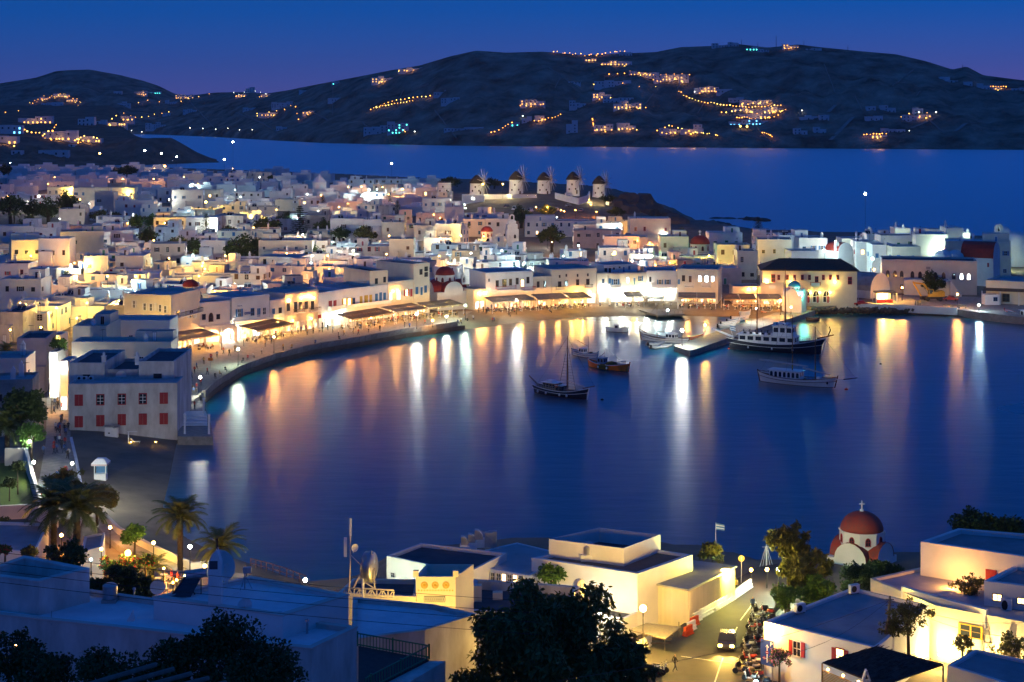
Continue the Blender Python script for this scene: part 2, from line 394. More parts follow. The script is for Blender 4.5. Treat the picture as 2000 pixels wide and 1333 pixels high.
grd = struct(grid('ground', list(zip(GX.ravel(), GY.ravel(), Z.ravel())), GX.shape[1], GX.shape[0], M_ground), 'sandy ground of beach, town and near shore')
# ================================================================ library of parts
def inset(pts, d):
    """inset (d>0) of a convex counter-clockwise polygon"""
    n = len(pts); out = []
    for i in range(n):
        p0, p1, p2 = Vector(pts[i-1][:2]), Vector(pts[i][:2]), Vector(pts[(i+1) % n][:2])
        e1 = (p1 - p0).normalized(); e2 = (p2 - p1).normalized()
        n1 = Vector((-e1.y, e1.x)); n2 = Vector((-e2.y, e2.x))
        k = max(0.3, 1 + n1.dot(n2)); out.append(tuple(p1 + (n1 + n2) * (d / k)))
    return out
def rect(cx, cy, w, d, rz):
    c, s = math.cos(rz), math.sin(rz)
    return [(cx + x*c - y*s, cy + x*s + y*c) for x, y in ((-w/2,-d/2),(w/2,-d/2),(w/2,d/2),(-w/2,d/2))]
def fac(xl, yl, xr, yr, depth, z=2.0):
    a, b = gp(xl, yl, z), gp(xr, yr, z); e = (b - a); n = Vector((-e.y, e.x, 0)).normalized() * depth
    return [tuple(a[:2]), tuple(b[:2]), tuple((b + n)[:2]), tuple((a + n)[:2])]
def toproof(y_px, Y): return H - (y_px - Y0) * Y / F
# ---- unit windows: 1 wide, 1 high, outward is -Y, metres in depth
WC = {}
PAINT = dict(red=M_red, blue=M_blue, brown=M_brown, yellow=M_yellowp, white=M_whitep, green=M_green, dark=M_dark)
def arch_pts(w, h, n=8, x=0.0, z=0.0):
    r = w / 2; p = [(x - r, z), (x + r, z)]
    for i in range(n + 1):
        t = math.pi * i / n; p.append((x + r*math.cos(t), z + h - r + r*math.sin(t)))
    return p
def unit(kind, col='brown'):
    """returns a dict part -> mesh for a window or door of 1 x 1"""
    key = (kind, col)
    if key in WC: return WC[key]
    P = PAINT[col]; d = {}
    def fr(t=.08, m=M_whitep, dep=.10):
        b = MB(); b.box((-.5,-dep,0),(-.5+t,.02,1)).box((.5-t,-dep,0),(.5,.02,1)).box((-.5+t,-dep,1-t),(.5-t,.02,1)).box((-.5+t,-dep-.04,0),(.5-t,.02,t*.8))
        return b.mesh('frame', m)
    def pane(m, x=.42): return MB().poly([(-x,-.03,.06),(x,-.03,.06),(x,-.03,.93),(-x,-.03,.93)]).mesh('pane', m)
    def bars(m, nx=1, nz=1):
        b = MB()
        for i in range(nx): x = -.42 + .84*(i+1)/(nx+1); b.box((x-.03,-.065,.06),(x+.03,-.031,.93))
        for i in range(nz): z = .06 + .87*(i+1)/(nz+1); b.box((-.42,-.06,z-.02),(.42,-.031,z+.02))
        return b.mesh('glazing_bar', m)
    def leaf(x0, x1, m):
        b = MB(); b.box((x0,-.10,.05),(x1,-.03,.95))
        for i in range(5): z = .12 + .155*i; b.box((x0+.05,-.125,z),(x1-.05,-.101,z+.09))
        return b.mesh('shutter', m)
    if kind == 'shut': d = dict(window=fr(.07, P), shutter=leaf(-.42,-.01,P), shutter2=leaf(.01,.42,P))
    elif kind == 'open': d = dict(window=fr(.07, M_whitep), pane=pane(M_glass), glazing_bar=bars(M_whitep), shutter=leaf(-.98,-.52,P), shutter2=leaf(.52,.98,P))
    elif kind == 'openlit': d = dict(window=fr(.07, P), pane=pane(M_lit), glazing_bar=bars(P), shutter=leaf(-.98,-.52,P), shutter2=leaf(.52,.98,P))
    elif kind == 'glass': d = dict(window=fr(.09, P), pane=pane(M_glass), glazing_bar=bars(P))
    elif kind == 'case': d = dict(window=fr(.10, P), pane=pane(M_glass), glazing_bar=bars(M_whitep, 1, 2))
    elif kind == 'lit': d = dict(window=fr(.09, P), pane=pane(M_lit), glazing_bar=bars(P))
    elif kind == 'litw': d = dict(window=fr(.09, P), pane=pane(M_litw), glazing_bar=bars(P, 1, 2))
    elif kind == 'shop': d = dict(window=fr(.05, P), pane=pane(M_shop, .46), glazing_bar=bars(P, 2, 0))
    elif kind == 'shopw': d = dict(window=fr(.05, P), pane=pane(M_shopw, .46), glazing_bar=bars(P, 2, 0))
    elif kind == 'door':
        b = MB(); b.box((-.5,-.06,0),(.5,.02,1)); 
        b2 = MB(); b2.box((-.40,-.10,.02),(-.02,-.061,.92)).box((.02,-.10,.02),(.40,-.061,.92))
        d = dict(door=b.mesh('door', M_whitep if col != 'white' else M_grey), leaf=b2.mesh('leaf', P))
    elif kind in ('arch', 'archlit'):
        o = arch_pts(1, 1.0); i = arch_pts(.78, .86, z=.07)
        b = MB(); n = len(o)
        for k in range(n):
            l = (k+1) % n; b.poly([(o[k][0],-.08,o[k][1]),(o[l][0],-.08,o[l][1]),(i[l][0],-.08,i[l][1]),(i[k][0],-.08,i[k][1])])
            b.poly([(o[k][0],.02,o[k][1]),(o[l][0],.02,o[l][1]),(o[l][0],-.08,o[l][1]),(o[k][0],-.08,o[k][1])])
        p = MB(); p.poly([(x,-.03,z) for x, z in i])
        d = dict(window=b.mesh('window', P), pane=p.mesh('pane', M_litw if kind == 'archlit' else M_glass), glazing_bar=bars(P, 1, 1))
    WC[key] = d; return d
WC1 = {}
def unit1(kind, col):
    """the same window joined into one mesh, for far houses"""
    key = (kind, col)
    if key in WC1: return WC1[key]
    bm = bmesh.new(); mats = []
    for me in unit(kind, col).values():
        base = len(mats); mats.append(me.materials[0])
        n0 = len(bm.faces); bm.from_mesh(me); bm.faces.ensure_lookup_table()
        for f in bm.faces[n0:]: f.material_index = base
    me = bpy.data.meshes.new('window'); bm.to_mesh(me); bm.free()
    for m in mats: me.materials.append(m)
    WC1[key] = me; return me
def win_at(root, p, rz, w, h, kind, col='brown', detail=True):
    loc = p - Vector(root['_o'])
    if not detail:
        return inst('door' if kind == 'door' else 'window', unit1(kind, col), root, loc, rz, (w, 1, h))
    first = None
    for nm, me in unit(kind, col).items():
        if first is None: first = inst(nm, me, root, loc, rz, (w, 1, h))
        else: inst(nm.rstrip('2'), me, first)
    return first
def on_face(A, B, px, py):
    A = Vector((A[0], A[1], 0)); B = Vector((B[0], B[1], 0)); e = (B - A).normalized(); n = Vector((e.y, -e.x, 0))
    C = Vector((0, 0, H)); d = Vector(((px-1000)/F, 1, -(py-Y0)/F))
    t = (A - C).dot(n) / d.dot(n); return C + d * t, math.atan2(e.y, e.x), n
def win_px(root, A, B, px, py_bottom, w, h, kind, col='brown', detail=True):
    """window whose bottom centre is seen at a photo pixel on the facade A-B; w,h in photo pixels"""
    p, rz, n = on_face(A, B, px, py_bottom); s = F / p.y
    e = (Vector(B[:2]) - Vector(A[:2])).normalized()
    return win_at(root, p + n * .012, rz, w / s / max(.35, abs(e.x)), h / s, kind, col, detail)
# ---- generic block of a building: wall with parapet, roof, cornice
def block(root, foot, z0, z1, wall=M_white, roof=M_roof, par=.5, cornice=False, t=.28, nm='wall', coping=None):
    b = MB(); n = len(foot); inn = inset(foot, t)
    for k in range(n):
        l = (k+1) % n; p, q, r, s_ = foot[k], foot[l], inn[l], inn[k]
        b.poly([(*p, z0), (*q, z0), (*q, z1), (*p, z1)])
        b.poly([(*p, z1), (*q, z1), (*r, z1), (*s_, z1)])
        b.poly([(*s_, z1), (*r, z1), (*r, z1-par-.05), (*s_, z1-par-.05)])
    wo = b.build(nm, wall, root)
    ro = MB().prism(inset(foot, t-.01), z1-par-.25, z1-par, bottom=False).build('roof', roof, root)
    if coping:
        oa, ob = inset(foot, -.05), inset(foot, t+.05); c = MB(); za, zb = z1 - .02, z1 + .07
        for k in range(n):
            l = (k+1) % n
            c.poly([(*oa[k],za),(*oa[l],za),(*oa[l],zb),(*oa[k],zb)]).poly([(*oa[k],zb),(*oa[l],zb),(*ob[l],zb),(*ob[k],zb)]).poly([(*ob[l],za),(*ob[k],za),(*ob[k],zb),(*ob[l],zb)]).poly([(*oa[l],za),(*oa[k],za),(*ob[k],za),(*ob[l],za)])
        c.build('coping', coping, root)
    if cornice:
        o1 = inset(foot, -.12); o2 = inset(foot, .02); c = MB()
        for k in range(n):
            l = (k+1) % n
            za, zb = z1-.62, z1-.30
            c.poly([(*o1[k],za),(*o1[l],za),(*o1[l],zb),(*o1[k],zb)]).poly([(*o1[k],zb),(*o1[l],zb),(*o2[l],zb),(*o2[k],zb)]).poly([(*o2[k],za),(*o2[l],za),(*o1[l],za),(*o1[k],za)])
        c.build('cornice', wall, root)
    return wo
def cen(foot, z): return (sum(p[0] for p in foot)/len(foot), sum(p[1] for p in foot)/len(foot), z)
# ---- roof furniture meshes
def chimney_mesh(kind=0):
    b = MB()
    if kind == 0:
        b.box((-.35,-.3,0),(.35,.3,1.5)); b.box((-.45,-.4,1.5),(.45,.4,1.62)); b.lathe([(.26,1.62),(.24,2.0),(.30,2.05),(.02,2.4)], n=6)
    else:
        b.box((-.4,-.35,0),(.4,.35,1.9)); b.poly([(-.4,-.35,1.9),(.4,-.35,1.9),(.0,-.35,2.5)]).poly([(.4,.35,1.9),(-.4,.35,1.9),(0,.35,2.5)]).poly([(-.4,-.35,1.9),(0,-.35,2.5),(0,.35,2.5),(-.4,.35,1.9)]).poly([(.4,.35,1.9),(0,.35,2.5),(0,-.35,2.5),(.4,-.35,1.9)])
    return b.mesh('chimney', M_white)
CHIM = [chimney_mesh(0), chimney_mesh(1)]
def ac_mesh():
    b = MB(); b.box((-.45,-.17,.08),(.45,.17,.75), 0)
    b.lathe([(.26,0),(.26,.02)], n=10, m=1)
    i = len(b.v) - 20
    for k in range(i, len(b.v)):
        x, y, z = b.v[k]; b.v[k] = (x - .12, -.172 - z, .42 + y)
    b.box((-.4,-.12,0),(-.3,.12,.08),1).box((.3,-.12,0),(.4,.12,.08),1)
    return b.mesh('air_conditioner', [M_whitep, M_dark])
AC = ac_mesh()
def heater_mesh():
    b = MB()
    for x in (-.55, .55): b.poly([(x-.5,-.8,.15),(x+.5,-.8,.15),(x+.5,.35,1.15),(x-.5,.35,1.15)], 0)
    b.bar((-1.0,.35,1.15),(-1.0,.35,0),.06,m=1).bar((1.0,.35,1.15),(1.0,.35,0),.06,m=1).bar((-1.0,-.8,.12),(1.0,-.8,.12),.06,m=1)
    b.tube([(-.95,.45,1.42),(.95,.45,1.42)], .28, 10, 1)
    return b.mesh('solar_heater', [M_glass, M_steel])
HEATER = heater_mesh()
def antenna_mesh():
    b = MB(); b.tube([(0,0,0),(0,0,2.6)], .03, 5); b.tube([(-.6,0,2.5),(.7,0,2.5)], .02, 4)
    for k in range(6): x = -.55 + k*.22; b.tube([(x,-.35,2.5),(x,.35,2.5)], .014, 4)
    return b.mesh('antenna', M_dark)
ANT = antenna_mesh()
def dish_mesh(r=.6, m=M_whitep):
    b = MB(); prof = [(0.02, 0), (r*.4, r*.05), (r*.75, r*.17), (r, r*.32)]
    b.lathe(prof, n=18); b.v = [(x, -z, y) for x, y, z in b.v]; b.f = [f for f in b.f if len(f) < 18]; b.m = b.m[:len(b.f)]
    b.tube([(0,-r*.05,-r*.2),(0,-r*.75,0)], .025, 5); b.box((-.05,-r*.8,-.05),(.05,-r*.7,.05))
    b.tube([(0,.03,0),(0,.2,-.1),(0,.2,-r*1.5)], .04, 6)
    return b.mesh('satellite_dish', m, smooth=True)
DISH = dish_mesh()
# ---- lamps
def pole_mesh(h, r=.06):
    b = MB(); b.tube([(0,0,0),(0,0,.5),(0,0,.52),(0,0,h)], [r*1.7,r*1.5,r,r*.8], 6); b.lathe([(.10,h-.06),(.16,h-.02),(.05,h)], n=6); return b.mesh('pole', M_dark)
PM = {}
def globe_mesh(k, far=False):
    key = (k, far)
    if key not in PM:
        b = MB(); r = 1.0; b.lathe([(r*math.sin(t), -r*math.cos(t)) for t in [math.pi*i/6 for i in range(1, 6)]], n=8)
        PM[key] = b.mesh('globe', (FARL if far else GLOBE)[k], smooth=True)
    return PM[key]
def street_lamp(p, h, k, watt, label, group, gr=.28, col=None, cat='street lamp', name='street_lamp'):
    key = ('pole', round(h, 1))
    if key not in PM: PM[key] = pole_mesh(round(h, 1))
    t = thing(name, p, label, cat, group)
    inst('pole', PM[key], t)
    inst('globe', globe_mesh(k), t, (0, 0, round(h, 1) + gr*.8), scale=(gr, gr, gr))
    lamp(t, (0, 0, round(h, 1) + gr*.8), watt, col or LAMPC[k], r=gr * 1.15)
    return t
# ---- trees
def leaf_mat(name, c, c2, rnd=.25):
    m = mat(name, c, .65, .3, 6.0, 0, col2=c2, rnd=rnd, spec=.25); return m
M_leaf = leaf_mat('dark_green_leaves', (.085, .125, .030), (.026, .045, .013))
M_leaf2 = leaf_mat('olive_green_leaves', (.20, .19, .045), (.07, .08, .02))
M_leaf3 = leaf_mat('fresh_green_leaves', (.12, .24, .04), (.04, .10, .02))
M_palm = leaf_mat('palm_leaves', (.18, .21, .06), (.06, .09, .03))
M_pine = leaf_mat('pine_needles', (.075, .105, .035), (.026, .042, .016))
M_pinkf = mat('pink_blossom', (.75, .22, .28), .6, .4, 8, 0)
M_redf = mat('red_blossom', (.62, .05, .06), .6, .4, 8, 0)
def leaf_cloud(name, n, clumps, lsize, mats, rng, seed, droop=0.0, fl=0.0, elong=1.6):
    """leaf quads gathered in clumps; clumps: (x,y,z,r)"""
    rnd = random.Random(seed); v = []; f = []; mi = []
    tot = sum(c[3] ** 2 for c in clumps)
    for (cx, cy_, cz, cr) in clumps:
        k = int(n * cr * cr / tot)
        for _ in range(k):
            d = Vector((rnd.gauss(0,1), rnd.gauss(0,1), rnd.gauss(0,1))).normalized()
            r = cr * (rnd.random() ** .38)
            p = Vector((cx, cy_, cz)) + Vector((d.x*r, d.y*r, d.z*r*.8))
            a = Vector((rnd.gauss(0,1), rnd.gauss(0,1), rnd.gauss(0,1) - droop*2.5)).normalized()
            bq = a.cross(Vector((rnd.gauss(0,1), rnd.gauss(0,1), rnd.gauss(0,1)))).normalized()
            s = lsize * rnd.uniform(.6, 1.4); a = a * (s * elong); bq = bq * (s * .55)
            i = len(v); v += [tuple(p), tuple(p + a*.5 + bq), tuple(p + a), tuple(p + a*.5 - bq)]
            f.append((i, i+1, i+2, i+3)); mi.append(1 if rnd.random() < fl else 0)
    me = bpy.data.meshes.new(name); me.from_pydata(v, [], f)
    for m in mats: me.materials.append(m)
    if len(mats) > 1: me.polygons.foreach_set('material_index', mi)
    me.update(); return me
def crown_clumps(seed, n=14, sq=.75):
    rnd = random.Random(seed); out = [(0, 0, .05, .55)]
    for i in range(n):
        d = Vector((rnd.gauss(0,1), rnd.gauss(0,1), rnd.gauss(.25,.8))).normalized()
        r = rnd.uniform(.45, .78); out.append((d.x*r, d.y*r, d.z*r*sq, rnd.uniform(.18, .36)))
    return out
def trunk_mesh(h, r, seed, spread=.6, limbs=4, top=None):
    rnd = random.Random(seed); b = MB()
    lean = Vector((rnd.uniform(-.1,.1)*h, rnd.uniform(-.1,.1)*h, h*.55))
    b.tube([(0,0,-.3), tuple(lean*.5), tuple(lean)], [r*1.25, r, r*.8], 7)
    for i in range(limbs):
        a = 2*math.pi*i/limbs + rnd.random(); s = spread*rnd.uniform(.6,1)*h
        e = lean + Vector((math.cos(a)*s, math.sin(a)*s, h*rnd.uniform(.3,.6)))
        b.tube([tuple(lean*.92), tuple(lean*.5+e*.5+Vector((0,0,.06*h))), tuple(e)], [r*.6, r*.4, r*.12], 5)
    return b.mesh('trunk', M_trunk, smooth=True)
CR_S = [leaf_cloud('crown', 1500, crown_clumps(s, 16), .085, [m], None, s) for s, m in ((1, M_leaf), (2, M_leaf), (3, M_leaf2), (4, M_leaf3))]
TR_S = [trunk_mesh(1.0, .07, s, .45) for s in (1, 2)]
def small_tree(px, py, w, h, kind, label, group='trees among the town houses', z=None, name='leafy_tree', p=None):
    """bottom of the crown/trunk seen at px,py ; w,h of the crown in photo pixels"""
    p = p or ground_at(px, py); s = F / p.y; W, Hh = w/s/2*1.2, h/s*1.35
    t = thing(name, p, label, 'tree', group, rz=random.random()*6)
    inst('trunk', TR_S[kind % 2], t, scale=(Hh*.9, Hh*.9, Hh*.75))
    inst('crown', CR_S[kind], t, (0, 0, Hh*.56), scale=(W, W, Hh*.56))
    return t
def pine_meshes():
    rnd = random.Random(5); v = MB(); q = []
    for k in range(15):
        z = .16 + .80*k/14; L = .30*(1 - k/15)**.8 + .03
        for a in range(7):
            t = 2*math.pi*a/7 + k*.5; e = Vector((math.cos(t)*L, math.sin(t)*L, z + L*.12))
            v.tube([(0,0,z), tuple(e)], [.006,.002], 4)
            for j in range(16):
                u = .15 + .85*rnd.random(); pnt = Vector((0,0,z)).lerp(e, u); w_ = .05*(1.15-u)+.02
                d = Vector((rnd.gauss(0,1), rnd.gauss(0,1), rnd.gauss(.3,.4))).normalized()*w_
                n = d.cross(Vector((rnd.gauss(0,1), rnd.gauss(0,1), 1))).normalized()*.010
                q.append([pnt+n, pnt+d*1.0, pnt-n])
    b = MB()
    for x in q: b.poly(x)
    tr = MB(); tr.tube([(0,0,-.02),(0,0,.5),(0,0,1.0)], [.018,.012,.002], 6)
    br = v.mesh('branches', M_trunk); return b.mesh('crown', M_pine), tr.mesh('trunk', M_trunk), br
PINE_C, PINE_T, PINE_B = pine_meshes()
def norfolk(px, py, h, label):
    p = ground_at(px, py); s = F / p.y; hh = h/s
    t = thing('araucaria_tree', p, label, 'tree', 'araucaria pines in the town', rz=random.random()*6)
    for nm, me in (('trunk', PINE_T), ('branches', PINE_B), ('crown', PINE_C)): inst(nm, me, t, scale=(hh*1.05, hh*1.05, hh))
    return t
def frond_mesh(L=1.0, seed=0, n=26):
    rnd = random.Random(seed); b = MB()
    P = []
    for i in range(9):
        u = i/8; P.append(Vector((u*L*.92 - .10*u**3*L, 0, L*(.50*u - .66*u*u))))
    b.tube([tuple(p) for p in P], [.018*L*(1-.8*i/8) for i in range(9)], 4)
    for i in range(n):
        u = .12 + .86*i/(n-1); k = min(7, int(u*8)); f_ = u*8-k; p = P[k].lerp(P[k+1], f_); d = (P[k+1]-P[k]).normalized()
        w = L*.25*math.sin(math.pi*(.12+.86*u))**.6
        for sd in (-1, 1):
            e = p + d*w*.75 + Vector((0, sd*w*.75, -w*rnd.uniform(.05,.3))); o = d*L*.019
            b.poly([tuple(p-o), tuple(p+o), tuple(e)])
    return b.mesh('frond', M_palm)
FROND = [frond_mesh(1.0, s) for s in range(3)]
def palm(p, h, r, label, nf=34, trunk=.28, group='date palms on the near shore'):
    t = thing('palm_tree', p, label, 'palm', group)
    b = MB(); pr = []; k = 16
    for i in range(k+1): pr += [(trunk*(1.25 if i == 0 else 1)*(1.08 if i % 2 else .94), h*i/k)]
    pr += [(trunk*1.5, h+.3), (trunk*.6, h+.8)]
    b.lathe(pr, n=9); tr = b.mesh('trunk', M_trunk, smooth=False); inst('trunk', tr, t)
    rnd = random.Random(int(p.x*7+p.y))
    for i in range(nf):
        a = i*2.39996; el = lerp(1.45, -.50, (i+.5)/nf) + rnd.uniform(-.12,.12); s = r*rnd.uniform(.85,1.1)
        inst('frond', FROND[i % 3], t, (0, 0, h+.5), scale=(s, s, s), rot=(rnd.uniform(-.2,.2), -el*.75, a))
    return t
# ---- people (one continuous body mesh each, grown over a joint skeleton)
SKIN = mat('skin', (.45,.27,.19), .6, .1, 5, 0); HAIR = mat('hair', (.03,.02,.015), .7, .2, 5, 0)
TROU = mat('dark_trousers', (.05,.055,.08), .8, .3, 5, 0, rnd=.5)
SHIRT = []
for nm, c in (('white_shirt',(.6,.58,.55)),('red_top',(.45,.05,.04)),('blue_top',(.06,.12,.3)),('black_top',(.03,.03,.03)),('ochre_top',(.42,.28,.1))): SHIRT.append(mat(nm, c, .8, .2, 5, 0))
def person_mesh(pose, shirt):
    if pose == 'sit':
        J = [(0,0,.52),(0,.02,.80),(0,.02,1.06),(0,0,1.16),(0,-.02,1.30),(.11,-.02,.50),(.12,-.44,.50),(.12,-.42,.06),(.12,-.55,.03),(-.11,-.02,.50),(-.12,-.44,.50),(-.12,-.42,.06),(-.12,-.55,.03),(.20,.02,1.02),(.24,-.05,.78),(.16,-.28,.68),(-.20,.02,1.02),(-.24,-.05,.78),(-.16,-.28,.68)]
    elif pose == 'walk':
        J = [(0,0,.95),(0,0,1.20),(0,.0,1.45),(0,-.02,1.54),(0,-.05,1.68),(.10,0,.90),(.11,-.18,.50),(.11,-.26,.08),(.11,-.42,.04),(-.10,0,.90),(-.11,.05,.48),(-.11,.30,.12),(-.11,.20,.03),(.21,0,1.42),(.25,.14,1.16),(.24,.10,.90),(-.21,0,1.42),(-.25,-.10,1.16),(-.22,-.26,.95)]
    else:
        J = [(0,0,.95),(0,0,1.20),(0,.0,1.45),(0,-.01,1.54),(0,-.03,1.68),(.10,0,.90),(.11,-.03,.50),(.12,.02,.08),(.13,-.16,.03),(-.10,0,.90),(-.11,-.02,.50),(-.13,.02,.08),(-.15,-.15,.03),(.21,0,1.42),(.26,.04,1.15),(.22,-.12,.92),(-.21,0,1.42),(-.26,.04,1.15),(-.24,-.02,.88)]
    E = [(0,1),(1,2),(2,3),(3,4),(0,5),(5,6),(6,7),(7,8),(0,9),(9,10),(10,11),(11,12),(2,13),(13,14),(14,15),(2,16),(16,17),(17,18)]
    rad = [.15,.13,.15,.055,.105,.10,.065,.045,.035,.10,.065,.045,.035,.065,.05,.035,.065,.05,.035]
    me = bpy.data.meshes.new('person'); me.from_pydata(J, E, [])
    o = bpy.data.objects.new('tmp', me); COL.objects.link(o)
    sk = o.modifiers.new('s', 'SKIN'); ss = o.modifiers.new('u', 'SUBSURF'); ss.levels = 1; ss.render_levels = 1
    for i, sv in enumerate(me.skin_vertices[0].data): sv.radius = (rad[i], rad[i]*(.8 if i in (0,1,2) else 1)); sv.use_root = (i == 0)
    dg = bpy.context.evaluated_depsgraph_get(); m2 = bpy.data.meshes.new_from_object(o.evaluated_get(dg))
    bpy.data.objects.remove(o); bpy.data.meshes.remove(me)
    m2.name = 'person'; m2.materials.clear()
    for q in (TROU, SHIRT[shirt], SKIN, HAIR): m2.materials.append(q)
    hip = .55 if pose == 'sit' else .93; neck = 1.12 if pose == 'sit' else 1.5; crown = neck + .17
    for p in m2.polygons:
        c = p.center; p.use_smooth = True
        k = 0 if c.z < hip or (pose == 'sit' and c.y < -.15 and c.z < .6) else 1
        if c.z > neck: k = 3 if (c.z > crown or c.y > .03) else 2
        elif abs(c.x) > .22 and c.z < (1.0 if pose != 'sit' else .85) and c.z > .6: k = 2
        p.material_index = k
    return m2
PEOPLE = {}
SHN = ['white shirt', 'red top', 'blue top', 'black top', 'ochre top']
def person(p, pose, shirt, rz, label, group=None):
    k = (pose, shirt)
    if k not in PEOPLE: PEOPLE[k] = person_mesh(pose, shirt)
    o = inst('person', PEOPLE[k], None, p, rz); tag(o, label, 'person', group); return o
# ================================================================ old town
RND = random.Random(42)
LANDMARKS = [(30,415,'the dark trees at the left edge'),(110,425,'the dark grove'),(403,445,'the small araucaria pine'),(280,445,'the bright green lit trees'),(475,495,'the wide dark tree'),(585,450,'the tallest araucaria pine'),(624,360,'the white cone-roofed mill'),(720,372,'the bright white floodlight'),(786,372,'the orange floodlight'),(775,412,'the slim araucaria pine'),(700,440,'the long school-like house'),(912,450,'the town palm'),(951,455,'the small red dome'),(1080,475,'the round dark tree'),(1367,475,'the big red dome'),(1480,455,'the araucaria by the sea'),(860,555,'the waterfront church'),(1269,475,'the amber alley lamp'),(1100,410,'the car park below the mills'),(1280,435,'the floodlit restaurant'),(130,552,'the lone round tree'),(700,540,'the tall waterfront block'),(300,580,'the corner house with balcony'),(1560,540,'the tiled town hall'),(1640,490,'the tiny chapel'),(230,650,'the ruined house'),(40,650,'the street of lights'),(1810,540,'the arched school')]
def where(px, py):
    b = min(LANDMARKS, key=lambda l: (l[0]-px)**2 + ((l[1]-py)*1.8)**2); dx, dy = px-b[0], (py-b[1])*1.8
    if abs(dy) > abs(dx): d = 'below' if dy > 0 else 'behind'
    else: d = 'right of' if dx > 0 else 'left of'
    return d, b[2], math.hypot(dx, dy)
_ON = 'zeroth first second third fourth fifth sixth seventh eighth ninth tenth eleventh twelfth thirteenth fourteenth fifteenth sixteenth seventeenth eighteenth nineteenth'.split()
_TN = {2:'twent',3:'thirt',4:'fort',5:'fift',6:'sixt',7:'sevent',8:'eight',9:'ninet'}
def ordw(n):
    if n < 20: return _ON[n]
    return _TN[n//10] + ('ieth' if n % 10 == 0 else 'y-' + _ON[n % 10])
def ordn(i): return 'nearest' if i == 0 else ordw(i+1)
def assign(items, tmpl):
    """items: (object, px, py, adjective phrase); unique labels by landmark, direction and order"""
    buckets = {}
    for it in items:
        d, l, r = where(it[1], it[2]); buckets.setdefault((d, l), []).append((r, it))
    for (d, l), lst in buckets.items():
        lst.sort(key=lambda q: q[0])
        for i, (r, it) in enumerate(lst): it[0]['label'] = tmpl(it[3], ordn(i), d, l)
HOUSES = []
def choose(r, opts):
    x = r.random() * sum(o[1] for o in opts)
    for o, w_ in opts:
        x -= w_
        if x <= 0: return o
    return opts[-1][0]
WALLS = [(M_white, 70), (M_cream, 15), (M_pink, 6), (M_grey, 6), (M_worn, 6)]
WNAME = {M_white: 'white', M_cream: 'cream', M_pink: 'pinkish', M_grey: 'grey', M_worn: 'weathered white'}
PLAN = []
def house(cx, cy, w, d, rz, h, z0=None, wall=None, seed=None, wcol=None, lit=.05, dens=.75, extras=True, roof=None, par=.45, wins=None):
    PLAN.append(dict(cx=cx, cy=cy, w=w, d=d, rz=rz, h=h, z0=z0, wall=wall, seed=seed if seed is not None else len(PLAN)*13+5, wcol=wcol, lit=lit, dens=dens, extras=extras, roof=roof, par=par))
def hpx(xl, xr, ytop, Y, d=9, rz=0.0, **k):
    """house whose front spans photo columns xl..xr, roof line at row ytop, front at depth Y"""
    X0, X1 = (xl-1000)*Y/F, (xr-1000)*Y/F; cx = (X0+X1)/2; z0 = landz(cx, Y); h = toproof(ytop, Y) - z0
    w = (X1 - X0) / max(.5, math.cos(rz))
    house(cx + math.sin(rz)*-d/2, Y + d/2*math.cos(rz), w, d, rz, h, z0=z0, **k)
STUFFW, STUFFR = MB(), MB()
